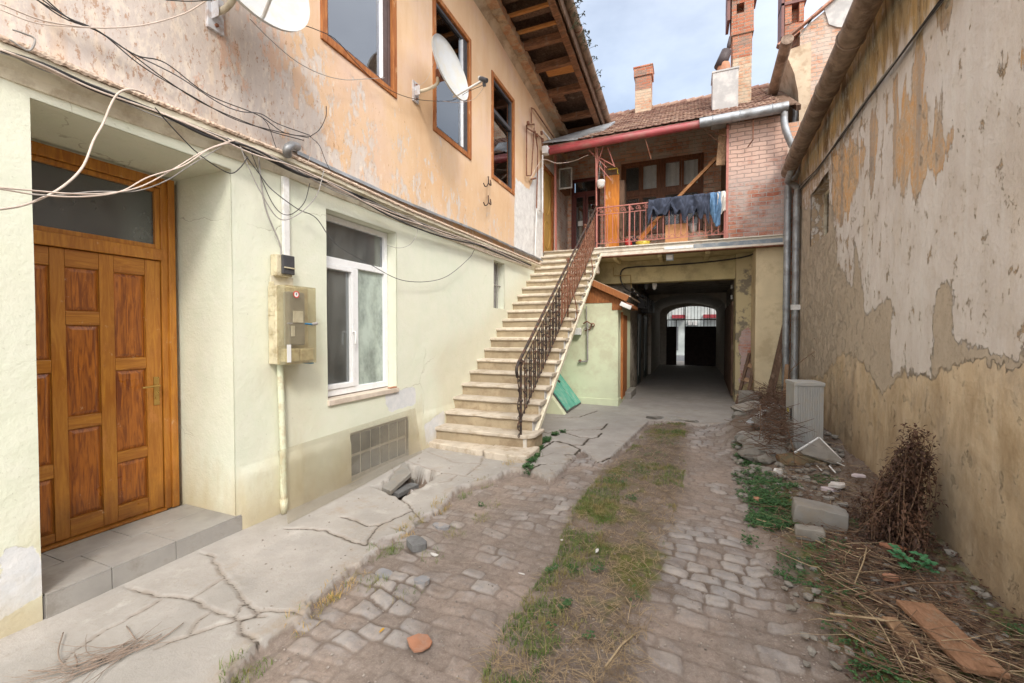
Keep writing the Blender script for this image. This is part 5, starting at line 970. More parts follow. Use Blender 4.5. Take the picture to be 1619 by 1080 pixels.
c_ = PY(1096, 364, 10.6); tag(MB().lathe([(0, 0), (.07, 0), (.085, .2), (.08, .2), (.066, .01)], (c_.x, 10.6, c_.z - .06), 14).build('white_tub', m_white, None, smooth=True), 'small white tub behind the railing under the hanging jackets', 'tub')
MB().box(c_.x - .3, c_.x + .3, 10.55, 10.95, 3.6, c_.z - .06).build('low_plinth', m_brick_grey, rear)
c_ = PY(1016, 390, 10.45); tag(MB().lathe([(0, 0), (.13, 0), (.17, .12), (.16, .12), (.12, .01)], (c_.x, 10.5, 3.6), 16).build('yellow_bowl', simple('yellow_plastic', (.7, .55, .08), .4), None, smooth=True), 'yellow plastic bowl on the balcony floor', 'bowl')
b = MB(); b.rock((PY(995, 378, 10.5).x, 10.5, 3.72), (.13, .1, .14), 5, 2, .4); tag(b.build('red_bag', simple('red_plastic', (.5, .03, .03), .5), None, smooth=True), 'crumpled red plastic bag on the balcony floor', 'bag')
b = MB(); b.rock((PY(1002, 372, 10.8).x, 10.8, 3.8), (.2, .14, .22), 8, 2, .4); tag(b.build('dark_sack', m_darkgrey, None, smooth=True), 'dark sack behind the red bag on the balcony', 'sack')
# laundry over the railing
def cloth(name, px0, px1, zlow, mat, seed, thick=.045, lab='', group=None, fold=1.0):
    x0, x1 = PY(px0, 330, BY).x, PY(px1, 330, BY).x; r = random.Random(seed); nx, ns = 26, 22; b = MB(); ph = r.uniform(0, 6); g_ = np.random.RandomState(seed); 
    prof = []
    for i in range(nx):
        u = i / (nx - 1); x = x0 + (x1 - x0) * u; zl = np.interp(u, np.linspace(0, 1, len(zlow)), zlow)
        for j in range(ns):
            s = j / (ns - 1)
            if s < .25: t = s / .25; y, z = BY + .055, 4.58 - (1 - t) * .35
            elif s < .4: t = (s - .25) / .15 * math.pi; y, z = BY + .055 * math.cos(t), 4.575 + .03 * math.sin(t)
            else: t = (s - .4) / .6; y, z = BY - .055 - .02 * math.sin(t * 3), 4.575 - t * (4.575 - zl)
            w1 = float(vn.fbm(np.array(u * 5 + seed), np.array(s * 3.), 3)) - .5; fo = .045 * math.sin(u * 6.5 * fold + ph + 2.5 * math.sin(s * 5 + u * 3)) * (s if s > .4 else .2)
            b.v.append((x + .06 * w1, y - abs(fo) - .16 * w1 * (s > .3), z + .14 * w1 * (s > .45)))
    for i in range(nx - 1):
        for j in range(ns - 1): b.f.append((i * ns + j, (i + 1) * ns + j, (i + 1) * ns + j + 1, i * ns + j + 1))
    o = b.build(name, mat, None, smooth=True, fix=False); m_ = o.modifiers.new('t', 'SOLIDIFY'); m_.thickness = .012; s_ = o.modifiers.new('s', 'SUBSURF'); s_.levels = 1; s_.render_levels = 1
    tag(o, lab, 'jacket' if 'jacket' in lab else 'garment', group); return o
cloth('jacket', 1025, 1061, [3.98, 4.35, 4.22, 4.22, 4.25, 4.4], m_darkcloth, 1, lab='dark blue jacket on the balcony railing with one sleeve hanging low, left of the others')
cloth('jacket', 1061, 1097, [4.35, 4.2, 4.28, 4.05, 4.25, 4.2], m_darkcloth, 2, lab='dark jacket in the middle of the clothes on the balcony railing')
cloth('jacket', 1095, 1122, [4.1, 4.3, 4.05, 4.2, 3.9], m_darkcloth, 3, lab='dark jacket hung on the railing beside the blue jeans')
cloth('jeans', 1121, 1138, [4.3, 4.1, 3.88, 3.85], m_denim, 4, lab='faded blue jeans hung on the balcony railing')
cloth('shirt', 1133, 1147, [4.25, 4.12, 4.2], m_cloth, 5, lab='off white shirt at the right end of the balcony railing', fold=2)
# plaster ceiling things under the balcony
fx = empty('grey_junction_box', tuple(PY(1059, 413, 10.6)), 'small grey square junction box under the balcony edge', 'junction box'); c_ = PY(1059, 414, 10.45); MB().box(c_.x - .08, c_.x + .08, 10.4, 10.5, 3.24, 3.38).build('box_body', simple('pale_blue_plastic', (.42, .50, .58), .5), fx, bevel=.006); MB().box(c_.x - .06, c_.x + .06, 10.392, 10.4, 3.26, 3.36).build('box_lid', m_white, fx)
b = MB(); b.tube(crom([PY(1205, 388, 10.4), PY(1185, 404, 10.9), PY(1130, 413, 11.1), PY(1060, 419, 11.15), PY(1005, 422, 11.15), PY(985, 426, 11.12), PY(981, 440, 11.12), PY(988, 455, 11.12), PY(1003, 464, 11.14), PY(1020, 473, 12.5)], 8), .018, 8); tag(b.build('thick_cable', m_rubber, None, smooth=True), 'thick black cable looping under the balcony into the passage', 'cable')
b = MB(); b.tube([PY(970, 423, 11.1), PY(970, 436, 11.1), PY(997, 435, 11.1), PY(998, 455, 11.1)], .013, 6); tag(b.build('thin_pipe', simple('ochre_pipe', (.30, .21, .08), .6), None), 'thin ochre pipe stepping down the lintel under the balcony', 'pipe')
for px_, lb in ((1022, 'small dim lamp under the lintel, left of the white spotlight'), (1035, 'white spotlight under the lintel at the passage mouth')):
    c_ = PY(px_, 452, 11.6); o = empty('spotlight', tuple(c_), lb, 'spotlight'); MB().box(c_.x - .05, c_.x + .05, 11.55, 11.65, c_.z - .02, c_.z + .12).build('bracket', m_white if px_ > 1030 else m_darkgrey, o); MB().lathe([(.02, .0), (.05, .03), (.045, .12)], (c_.x, 11.56, c_.z - .1), 12).build('lamp_head', m_white if px_ > 1030 else m_darkgrey, o, smooth=True)
for px_, py_, lb in ((1156, 454, 'upper small white socket on the right of the passage mouth'), (1156, 470, 'lower small white socket on the right of the passage mouth')):
    c_ = PY(px_, py_, 11.5); c_ = PX(px_, py_, 1.05); tag(MB().box(1.04, 1.078, c_.y - .06, c_.y + .06, c_.z - .05, c_.z + .05).build('wall_socket', m_white, None, bevel=.005), lb, 'socket')
mc_ = empty('meter_cluster', (-1.3, 14, 2.4), 'dark cluster of meters high on the left side of the passage', 'meters'); r = random.Random(3)
for i in range(7): y = 13 + i * .5; MB().box(-1.36, -1.15 + r.uniform(-.05, .05), y, y + .3, 2.3 + r.uniform(-.1, .1), 2.7).build('meter', m_darkgrey, mc_, bevel=.01)
for k in range(3): tag(MB().tube([(-1.33 + .07 * k, 11.3, 2.75 - .1 * k), (-1.33 + .07 * k, 17, 2.75 - .1 * k)], .02, 6).build('conduit', m_cablegrey, None), 'grey conduits running along the left of the passage ceiling', 'conduit', 'conduits along the passage ceiling')

# ================================================================== SHED UNDER THE STAIRS
shed = empty('shed', (-2.2, 10, 0), 'pale green plastered shed with orange wooden eave beside the stairs', 'shed')
SX = -1.385
MB().box(-3.32, SX, 9.4, 11.5, -.1, 2.24).build('wall', m_shed, shed); MB().box(-3.32, SX + .014, 9.385, 9.9, -.1, .145).build('plinth', m_shed, shed, bevel=.004); MB().box(SX, SX + .16, 10.45, 11.5, -.1, .17).build('side_step', m_conc, shed, bevel=.01)
rz = lambda x: 2.30 - (x + 1.2) * .49
b = MB(); 
xsb = np.arange(-2.12, -1.30, .055)
for i, x in enumerate(xsb): b.box(x, x + .052, 9.39 - .003 * (i % 2), 9.42, 2.24 - (.16 if x > -1.55 else 0), rz(x + .03) - .02)
b.build('gable_boarding', m_shedwood, shed)
b = MB(); b.beam((-2.05, 9.30, rz(-2.05) + .02), (-1.17, 9.30, rz(-1.17) + .02), .05, .13); b.build('verge_board', m_shedwood, shed, bevel=.004)
b = MB(); b.beam((-2.1, 10.3, rz(-2.1) + .09), (-1.12, 10.3, rz(-1.12) + .09), 2.0, .025); b.build('roof_sheet', simple('shed_felt', (.45, .36, .27), .9), shed)
MB().box(-1.32, -1.18, 9.36, 11.4, 2.16, 2.24).build('eaves_board', m_shedwood, shed)
o = MB().box(SX, SX + .02, 9.85, 10.75, .1, 2.0).build('shed_door', m_shedwood, shed); MB().box(SX + .0, SX + .05, 9.80, 9.85, .1, 2.05).build('door_jamb', m_frame, o)
li = empty('wall_lamp', (-1.25, 9.3, 2.15), 'white box lamp under the eave of the shed', 'lamp'); b = MB(); b.beam(PY(981, 480, 9.3), PY(998, 487, 9.3), .1, .09); b.build('lamp_body', m_white, li, bevel=.01); MB().beam(PY(985, 477, 9.32), PY(1002, 483, 9.32), .03, .03).build('bracket', m_rust, li)
b = MB(); b.prism([(-3.33, -.05), (-2.19, -.05), (-2.19, .0), (-3.1, 1.15), (-3.33, 1.15)], 'y', 8.02, 9.384); cl = b.build('cellar_hatch', m_shed, None, bevel=.01); tag(cl, 'sloping plastered cellar entrance with green metal hatch under the stairs', 'cellar hatch')
nrm = Vector((1.15, 0, .91)).normalized(); dr_ = Vector((-.91, 0, 1.15)).normalized()
def hat(y0, y1, s0, s1, up, th, mat, nm, par):
    o_ = Vector((-2.19, 0, 0)); b = MB(); vs = []
    for u in (up, up + th):
        for (s_, y_) in ((s0, y0), (s0, y1), (s1, y1), (s1, y0)): vs.append(o_ + dr_ * s_ + nrm * u + Vector((0, y_, 0)))
    return b.add(vs, [(0, 3, 2, 1), (4, 5, 6, 7), (0, 1, 5, 4), (1, 2, 6, 5), (2, 3, 7, 6), (3, 0, 4, 7)]).build(nm, mat, par, bevel=.003)
hf = hat(8.16, 9.37, .0, 1.3, .002, .02, m_darkgrey, 'hatch_frame', cl); hat(8.20, 8.86, .04, 1.28, .024, .02, m_teal, 'hatch_leaf', cl); hat(8.90, 9.34, .03, 1.28, .024, .02, m_teal, 'hatch_leaf', cl); hat(8.84, 8.92, .62, .68, .046, .02, m_iron, 'latch', cl); hat(8.2, 8.86, .40, .41, .044, .004, m_teal, 'weld_rib', cl)
gm = empty('gas_meter', tuple(PY(915, 523, 9.3)), 'small white gas meter with grey pipes on the front of the shed', 'gas meter'); c_ = PY(914, 524, 9.3)
MB().box(c_.x - .09, c_.x + .07, 9.25, 9.38, c_.z - .08, c_.z + .08).build('meter_body', m_white, gm, bevel=.02)
b = MB(); q = lambda a, c: PY(a, c, 9.34); b.tube([q(927, 484), q(928, 517), q(922, 522)], .012, 6); b.tube([q(929, 510), q(929, 570)], .018, 8); b.tube([q(929, 571), q(915, 572)], .02, 8); b.build('pipes', m_cablegrey, gm)
b = MB(); b.tube([q(922, 512), q(928, 508), q(936, 513), q(932, 521), q(925, 523)], .016, 6); b.lathe([(.03, -.03), (.05, 0), (.03, .03)], tuple(q(937, 514)), 8, (0, 1, 0)); b.lathe([(.02, -.03), (.04, 0), (.02, .03)], tuple(q(917, 571)), 8, (0, 1, 0)); b.build('valve', m_rust, gm, smooth=True)

# ================================================================== RIGHT WALL BUILDING
right = empty('blank_wall_house', (1.9, 4, 0), 'house side wall of flaking grey, white and ochre plaster filling the right side', 'house')
def rw2(*pts): return [(lambda p: (p.y, p.z))(RW(a, c)) for a, c in pts]
och = rw2((1230, 640), (1268, 600), (1303, 595), (1329, 562), (1350, 557), (1374, 581), (1401, 619), (1417, 611), (1441, 589), (1482, 601), (1508, 584), (1541, 565), (1584, 571), (1619, 575)); och = [(20, och[0][1])] + och + [(och[-1][0] - 1.2, 1.45), (-3, 1.4), (-3, -2), (20, -2)]
midp = rw2((1264, 330), (1320, 325), (1328, 420), (1352, 450), (1356, 380), (1365, 420), (1372, 500), (1415, 470), (1416, 600), (1440, 585), (1482, 598), (1485, 470), (1498, 448), (1514, 462), (1516, 535), (1560, 548), (1590, 556), (1640, 560), (1640, 600), (1640, 700), (1230, 700), (1230, 330))
mid2 = rw2((1300, 470), (1322, 465), (1335, 500), (1350, 560), (1330, 620), (1300, 640), (1262, 640), (1262, 560))
K = 2.5726
def z7(*p): return rw2(*[(1240 + a / K, c / K) for a, c in p])
or1 = z7((560, 200), (600, 205), (585, 370), (620, 400), (640, 560), (690, 570), (680, 650), (560, 760), (530, 800), (490, 770), (460, 720), (458, 560), (470, 400), (500, 340), (535, 370))
or2 = z7((205, 620), (300, 560), (335, 620), (300, 780), (270, 880), (225, 905), (200, 860)); or3 = z7((360, 500), (395, 485), (397, 730), (380, 740)); or4 = z7((425, 380), (460, 340), (440, 480), (428, 480)); or5 = z7((930, 230), (985, 200), (985, 250)); or6 = z7((650, 30), (700, 0), (670, 60))
eav_ = [(12.5, 4.6), (10.5, 4.55), (7.7, 4.45), (6.3, 4.37), (5.5, 4.36), (4.8, 4.24), (4.35, 4.15), (4.0, 4.6), (3.8, 5.2), (4, 6), (13, 6)]
ys = rng_(-2.5, 10.35, .045, (7.85, 9.15)); zs = rng_(-.3, 5.05, .045, (3.12, 4.05))
def fneg(a, polys_add): 
    return lambda U, V: 1 + np.maximum.reduce([sdf_poly(U, V, p) for p in polys_add])
rw = grid_sheet('side_wall', ys, zs, lambda U, V: (RA + RB * U - .05 * vn.fbm(U * .9, V * .9, 4) - .05 * np.clip((.55 - V) / .8, 0, 1) * vn.fbm(U * 2, V * 2, 2), U, V),
                {'ochre': fneg(0, [och]), 'mid': lambda U, V: 1 + np.minimum(np.maximum(sdf_poly(U, V, midp), sdf_poly(U, V, mid2)), .5), 'orange': fneg(0, [or1, or2, or3, or4, or5, or6]), 'eaves': fneg(0, [eav_])}, m_right, right, holes=[(7.85, 9.15, 3.12, 4.05)])
xw = rx(8.5)
for _bx in ((xw + .02, xw + .5, 7.6, 7.85, 3.0, 4.2), (xw + .02, xw + .5, 9.15, 9.4, 3.0, 4.2), (xw + .04, xw + .5, 7.85, 9.15, 2.95, 3.12), (xw + .04, xw + .5, 7.85, 9.15, 4.05, 4.2)): MB().box(*_bx).build('opening_lining', m_right, right)
b = MB()
for y0_ in (7.9, 8.53): b.box(xw + .2, xw + .24, y0_, y0_ + .05, 3.14, 4.03); b.box(xw + .2, xw + .24, y0_ + .57, y0_ + .62, 3.14, 4.03)
b.box(xw + .2, xw + .24, 7.85, 9.15, 3.12, 3.16); b.box(xw + .2, xw + .24, 7.85, 9.15, 4.0, 4.05); wf = b.build('window', m_cream, right); MB().box(xw + .3, xw + .31, 7.8, 9.2, 3.1, 4.1).build('pane', m_darkgrey, wf)
b = MB(); b.prism([(rx(0) + .2, -2.5), (rx(10.4) + .06, 10.34), (7, 10.34), (7, -2.5)], 'z', -.3, 5.0) if False else None
MB().box(rx(10.35) - .02, 6, 10.34, 10.36, -.3, 5.1).build('end_wall', m_right, right); MB().box(1.872, 2.4, 10.6, 10.7, -.2, 6.0).build('alley_infill', m_brick_grey, rear)
b = MB(); b.add([(rx(-2.5) - .28, -2.5, 5.06), (rx(10.4) - .28, 10.5, 5.06), (6, 10.5, 7.3), (6, -2.5, 7.3), (rx(-2.5) - .28, -2.5, 5.12), (rx(10.4) - .28, 10.5, 5.12), (6, 10.5, 7.36), (6, -2.5, 7.36)], [(0, 3, 2, 1), (4, 5, 6, 7), (0, 1, 5, 4), (1, 2, 6, 5), (2, 3, 7, 6), (3, 0, 4, 7)]); b.box(5.9, 6, -2.5, 10.4, -.3, 7.2); b.build('roof', m_darkwood, right)
gA, gB = RW(1251, 262, .27), RW(1373, 0, .27); dd = (gA - gB) / (gA.y - gB.y); 
gp = [gB + dd * (y - gB.y) for y in (-2.5, gB.y, gA.y + .35)]
b = MB(); b.tube([gp[0], gp[1], gA, gp[2]], .125, 18)
for y in np.arange(.5, gA.y + .3, 1.05): c_ = gB + dd * (y - gB.y); b.tube([(c_.x + .134 * math.cos(t), c_.y, c_.z + .134 * math.sin(t)) for t in np.linspace(0, 2 * math.pi, 19)[:-1]], .008, 5, closed=True)
b.build('big_gutter', m_rustzinc, right, smooth=True, sharp=50)
r = random.Random(5)
for k in range(5):
    pts = [(1225 + k, 345 + 3 * k), (1262, 303), (1296, 262), (1332, 212), (1384, 138), (1442, 64), (1492, -3), (1560, -90)]; P_ = [RW(a + r.uniform(-2, 2), c + r.uniform(-2.5, 2.5), .04 + .012 * k) for a, c in pts]
    tag(MB().tube(crom(P_, 6), .007 + .002 * (k % 2), 6).build('cable', m_rubber if k % 3 else m_cablegrey, None, smooth=True), 'wires bundled along the right wall below the gutter', 'cable', 'wires bundled along the right wall')
# downpipes
def downpipe(px0, px1, y, ztop, lab, coll):
    o = empty('downpipe', (PY(px0, 600, y).x, y, 0), lab, 'downpipe'); x = (PY(px0, 500, y).x + PY(px1, 500, y).x) / 2; r_ = (PY(px1, 500, y).x - PY(px0, 500, y).x) / 2 * .96
    MB().tube([(x, y, .1), (x, y, ztop)], r_, 16).build('pipe', m_grey, o, smooth=True, sharp=60)
    for zc in coll: MB().tube([(x, y, zc - .05), (x, y, zc + .05)], r_ * 1.1, 16).build('collar', m_grey, o, smooth=True, sharp=60)
    return o, x, r_
o1, x1_, r1 = downpipe(1237, 1249, 10.15, 4.3, 'left one of two grey zinc downpipes beside the cream pillar', (2.1, 1.2, 3.6)); o2, x2_, r2 = downpipe(1251, 1263, 10.0, 4.3, 'right one of two grey zinc downpipes, with a white bracket', (.9, 3.3))
MB().box(x2_ - r2 - .02, x2_ + r2 + .03, 9.92, 10.0, PY(1256, 486, 10).z - .05, PY(1256, 486, 10).z + .05).build('bracket', m_white, o2)
MB().tube(crom([(x1_, 10.15, 4.28), (x1_, 10.13, 4.5), (x1_ + .05, 10.1, 4.62), (1.98, 10.1, 4.8), (1.98, 10.05, 5.4), tuple(PY(1254, 232, 10.0)), tuple(PY(1241, 200, 9.95)), tuple(PY(1240, 172, 9.95))], 6), r1, 12).build('elbow', m_grey, o1, smooth=True)
MB().tube(crom([(x2_, 10.0, 4.28), (x2_, 9.98, 4.45), tuple(PY(1247, 288, 9.9)), tuple(PY(1246, 284, 9.7)), tuple(gA + Vector((0, -.1, -.05)))], 6), r2 * .9, 12).build('elbow', m_grey, o2, smooth=True)

# ================================================================== NEIGHBOUR HOUSE BEHIND
nb = empty('gable_house', (2.4, 11, 0), 'tall neighbouring house with bare brick gable patched with grey render, above the right wall', 'house')
gy = 11.0; g0 = PY(1262, 260, gy).x; vL = PY(1238, 72, gy); vR = PY(1335, -8, gy); slg = (vR.z - vL.z) / (vR.x - vL.x)
zv = lambda x: vL.z + (x - vL.x) * slg
MB().prism([(g0, 0), (7, 0), (7, zv(4)), (4.0, zv(4)), (g0, zv(g0))], 'y', gy, gy + .25).build('gable_wall', m_brick_pale, nb)
pts = [PY(a, c, gy) for a, c in ((1262, 60), (1300, 10), (1340, -30), (1400, -30), (1390, 10), (1362, 28), (1345, 46), (1322, 44), (1310, 40), (1302, 14), (1290, 20), (1282, 36), (1266, 56))]
MB().prism([(p.x, p.z) for p in pts], 'y', gy - .03, gy - .001).build('render_patch', m_greyplaster, nb, bevel=.008)
b = MB(); b.beam((vL.x - .12, gy - .05, vL.z - .02), (4.2, gy - .05, zv(4.2) + .06), .14, .035); b.build('verge_tiles', m_rooftile, nb)
b = MB(); b.add([(vL.x, gy, vL.z), (4.4, gy, zv(4.4)), (4.4, 16, zv(4.4)), (vL.x, 16, vL.z)], [(0, 1, 2, 3)]); b.build('roof', m_rooftile, nb)
xg = g0
sweep('cove', [(xg + .2, 4.0), (xg, 4.0), (xg, 6.4), (xg - .03, 6.8), (xg - .1, 7.2), (xg - .2, 7.5), (vL.x + .02, 7.72), (xg + .2, 7.8)], rng_(gy - .02, 14, .4), lambda y: 0, m_cove, nb, .003, 21, smooth=True)
e1, e2 = PY(1246, 66, 10.4), PY(1221, 156, 12.0); 
ex_ = vL.x - .12; eA = PX(1245, 62, ex_); eB = PX(1219, 156, ex_)
b = MB(); b.tube([eA, eB], .11, 14); b.build('short_gutter', m_rustzinc, nb, smooth=True, sharp=50)
MB().tube(crom([tuple(eB), (eB.x + .15, eB.y - .1, eB.z - .25), (xg - .05, eB.y - .5, eB.z - .5), (xg - .05, 11.3, 5.9)], 6), .06, 10).build('outlet_pipe', m_grey, nb, smooth=True)
c0, c1 = PY(1235, 30, 12.5), PY(1271, 30, 12.5); b = MB(); zc0 = PY(1250, 70, 12.5).z - 1
b.box(c0.x + .08, c1.x, 12.5, 12.9, zc0, 9.2); ch3 = b.build('chimney', m_ch1, nb); MB().box(c0.x, c0.x + .06, 12.45, 12.95, 8.9, 10.5).build('chimney_hood', MATS['hood_maroon'], ch3); MB().box(c0.x, c1.x + .05, 12.45, 12.95, PY(1250, 8, 12.5).z, PY(1250, 4, 12.5).z).build('chimney_hood', MATS['hood_maroon'], ch3)
b = MB(); b.box(c0.x + .08, c0.x + .22, 12.48, 12.92, 9.2, 10.2); b.box(c1.x - .1, c1.x, 12.48, 12.92, 9.2, 10.2); b.box(c0.x + .22, c1.x - .1, 12.7, 12.92, 9.2, 10.2); b.build('chimney_flue_head', m_ch1, ch3)

# ================================================================== SATELLITE DISHES
def dish(root, c, n, R, feed_end, plate, arm_pts):
    c = Vector(c); n = Vector(n).normalized(); prof = [(R * t, -.16 * R * (1 - t * t) * 1.4) for t in np.linspace(0, 1, 9)] + [(R + .008, .012), (R + .004, -.012)] + [(R * t, -.16 * R * (1 - t * t) * 1.4 - .008) for t in np.linspace(.98, 0, 8)]
    MB().lathe(prof, c, 40, n).build('reflector', m_dish, root, smooth=True, sharp=50)
    bk = c - n * .42 * R
    MB().tube(crom(arm_pts + [tuple(bk - n * .05)], 6), .021, 10).build('mount_arm', m_cream, root, smooth=True); b = MB(); b.box(bk.x - .05, bk.x + .03, bk.y - .05, bk.y + .05, bk.z - .07, bk.z + .05); b.build('clamp', m_rust, root, bevel=.008)
    b = MB(); px_, py_, pz_ = plate; b.box(-3.325, -3.30, py_ - .06, py_ + .06, pz_ - .13, pz_ + .13); b.box(-3.30, -3.22, py_ - .035, py_ - .03, pz_ - .06, pz_ + .06); b.build('wall_plate', m_zincw, root, bevel=.003)
    b = MB(); 
    for dz in (-.09, .09): b.lathe([(0, .018), (.014, .016), (.014, 0)], (-3.30, py_, pz_ + dz), 6, (1, 0, 0))
    b.build('bolts', m_rust, root)
    u = Vector((0, 0, -1)); u = (u - n * u.dot(n)).normalized(); rim = c + u * R * .96; fe = Vector(feed_end)
    MB().tube([rim - n * .05, rim + n * .02, fe], .014, 8).build('feed_arm', m_white, root, smooth=True); d_ = (c - fe).normalized()
    b = MB(); b.tube([fe - d_ * .05, fe + d_ * .03], [.028, .03], 10); b.tube([fe + d_ * .03, fe + d_ * .075], [.03, .022], 10); b.tube([fe - Vector((0, 0, .03)), fe + Vector((.0, .02, -.075))], .022, 8); b.build('feed_horn', m_darkgrey, root, smooth=True, sharp=40)
    MB().lathe([(0, .005), (.026, 0), (.026, -.02)], fe + d_ * .08, 12, d_).build('feed_cap', m_white, root)
m_dish = simple('dish_white', (.48, .49, .49), .4, .4, 0, .04, 4, .04, (.50, .48, .42), 6); m_zincw = simple('white_zinc', (.62, .64, .68), .45, .4, .2, .15, 8, .1, (.4, .3, .25), 9)
d2 = empty('satellite_dish', (-3.3, 4.8, 4.8), 'white satellite dish mounted beside the middle upper window, its feed arm pointing right', 'satellite dish')
c2 = PX(713, 108, -2.86); pl2 = PX(657, 146, -3.31); fe2 = PX(765, 126, -2.36)
dish(d2, c2, (1, -.04, .23), .39, fe2, tuple(pl2), [(-3.30, pl2.y, pl2.z), (-3.12, pl2.y + .0, pl2.z + .0), (-3.0, pl2.y + .03, pl2.z + .06)])
d1 = empty('satellite_dish', (-3.3, 2.3, 4.1), 'white satellite dish cut off by the top edge of the photo, above the entrance door', 'satellite dish')
pl1 = PX(340, 22, -3.31); c1_ = PX(411, 34, -2.86) + Vector((-.05, 0, .42))
dish(d1, c1_, (1, -.10, .2), .43, PX(388, 20, -2.75) + Vector((.28, 0, .1)), tuple(pl1), [(-3.30, pl1.y, pl1.z), (-3.15, pl1.y, pl1.z + .02), (-3.05, pl1.y + .04, pl1.z + .2)])

# ================================================================== METER BOXES AND SMALL WALL THINGS
mt = empty('meter_box', (-3.3, 2.73, 1.66), 'large old cream electricity meter box with smoked see-through cover between door and window', 'meter box')
y0, y1, z0, z1, xf = 2.585, 2.915, 1.325, 2.0, -3.12
MB().box(-3.318, -3.215, y0, y1, z0, z1).build('case', m_meter, mt, bevel=.01)
b = MB()
for k in range(4): zc = z0 + .09 + k * .165; b.box(-3.30, -3.235, y0 - .004, y0, zc, zc + .12); b.box(-3.285, -3.25, y0 - .007, y0 - .004, zc + .03, zc + .09)
b.build('case_knockout', m_meter, mt, bevel=.004)
b = MB(); b.box(-3.214, xf, y0 + .005, y0 + .009, z0, z1); b.box(-3.214, xf, y1 - .009, y1 - .005, z0, z1); b.box(xf, xf + .004, y0 + .005, y1 - .005, z0, z1); b.box(-3.214, xf, y0 + .01, y1 - .01, z1 - .004, z1); b.box(-3.214, xf, y0 + .01, y1 - .01, z0, z0 + .004); b.build('cover', g_cover, mt)
b = MB(); b.box(-3.214, -3.14, y0 + .06, y1 - .10, z0 + .16, z1 - .05); b.build('meter', simple('grey_meter', (.26, .25, .24), .5), mt, bevel=.015)
b = MB(); b.box(-3.14, -3.132, y0 + .10, y0 + .2, z0 + .36, z0 + .46); b.box(-3.14, -3.13, y0 + .08, y0 + .11, z0 + .24, z0 + .33); b.build('meter_window', m_white, mt)
b = MB(); b.box(-3.213, -3.135, y0 + .03, y0 + .165, z0 + .02, z0 + .135); b.box(-3.213, -3.135, y0 + .17, y1 - .015, z0 + .02, z0 + .13); b.build('terminal_block', m_meter, mt, bevel=.01)
MB().box(xf + .005, xf + .007, y0 + .015, y0 + .055, z0 + .02, z0 + .17).build('label_sticker', m_white, mt)
b = MB(); cy_, cz_ = y0 + .115, z1 - .075; b.lathe([(.030, 0), (.030, .002), (.022, .002), (.022, 0)], (xf + .004, cy_, cz_), 20, (1, 0, 0)); b.build('warning_ring', simple('sign_red', (.6, .04, .03), .5), mt)
MB().lathe([(0, .0015), (.022, .0015), (.022, 0)], (xf + .004, cy_, cz_), 20, (1, 0, 0)).build('warning_disc', m_white, mt); b = MB(); b.prism([(cy_ - .002, cz_ + .014), (cy_ + .006, cz_ + .014), (cy_ + .001, cz_ + .003), (cy_ + .007, cz_ + .003), (cy_ - .003, cz_ - .015), (cy_ - .0, cz_ - .002), (cy_ - .006, cz_ - .002)], 'x', xf + .0056, xf + .0066); b.build('warning_bolt', m_dark, mt)
b = MB(); zc = z0 + .35; b.tube([(xf + .01, y0 + .2, zc), (xf + .012, y0 + .30, zc - .005)], .008, 6); b.build('blue_tie', simple('blue_tie', (.02, .16, .32), .5), mt); b = MB(); b.tube([(xf + .01, y0 + .27, zc - .005), (xf + .015, y1 - .005, zc + .005)], .013, 8); b.tube([(xf + .005, y0 + .02, zc), (xf + .008, y0 + .07, zc)], .006, 6); b.build('lock_bar', m_cablegrey, mt)
b = MB(); b.box(-3.25, -3.16, y1 - .03, y1 + .005, z0 - .012, z0); b.build('blue_corner', MATS['blue_tie'], mt)
mf = empty('fuse_box', (-3.3, 2.72, 2.2), 'small cream breaker box with dark window just above the large meter box', 'fuse box'); yA, yB = PX(427, 420, -3.32).y, PX(461, 420, -3.25).y; zA = PX(440, 436, -3.25).z; zB = PX(440, 402, -3.25).z
MB().box(-3.318, -3.24, yA, yB, zA, zB).build('case', m_meter, mf, bevel=.006); MB().box(-3.24, -3.215, yA + .04, yB + .005, zA + .02, zB - .0).build('window', m_darkgrey, mf, bevel=.006); MB().box(-3.215, -3.205, yA + .05, yB, zA + .07, zA + .08).build('slot', m_meter, mf)
MB().box(-3.31, -3.29, 2.60, 2.82, 2.0, zA).build('backing_plate', m_cream, mf)
yC = (PX(443, 320, -3.31).y + PX(457, 320, -3.31).y) / 2
tag(MB().box(-3.318, -3.285, yC - .03, yC + .03, zB, 2.97).build('cable_trunking', m_white, None, bevel=.004), 'white square cable trunking running up from the breaker box to the cornice', 'trunking')
cp = empty('conduit_pipe', (-3.28, 2.69, 0), 'pale green painted conduit pipe running from the meter box down to the ground', 'pipe'); pg = simple('conduit_green', (.62, .66, .50), .5, .4, 0, .06, 6, .1, (.5, .42, .28), 8)
MB().tube([(-3.282, 2.69, .10), (-3.282, 2.69, .6), (-3.284, 2.67, 1.33)], .027, 14).build('pipe', pg, cp, smooth=True, sharp=60); MB().tube([(-3.282, 2.69, .0), (-3.282, 2.69, .13)], [.024, .034], 14).build('pipe_foot', pg, cp, smooth=True)
ash = tag(MB().box(-3.36, -3.31, 4.2, 4.33, .917, .932).build('dish_on_sill', m_terra, None, bevel=.01), 'small clay saucer at the right end of the ground window sill', 'saucer')
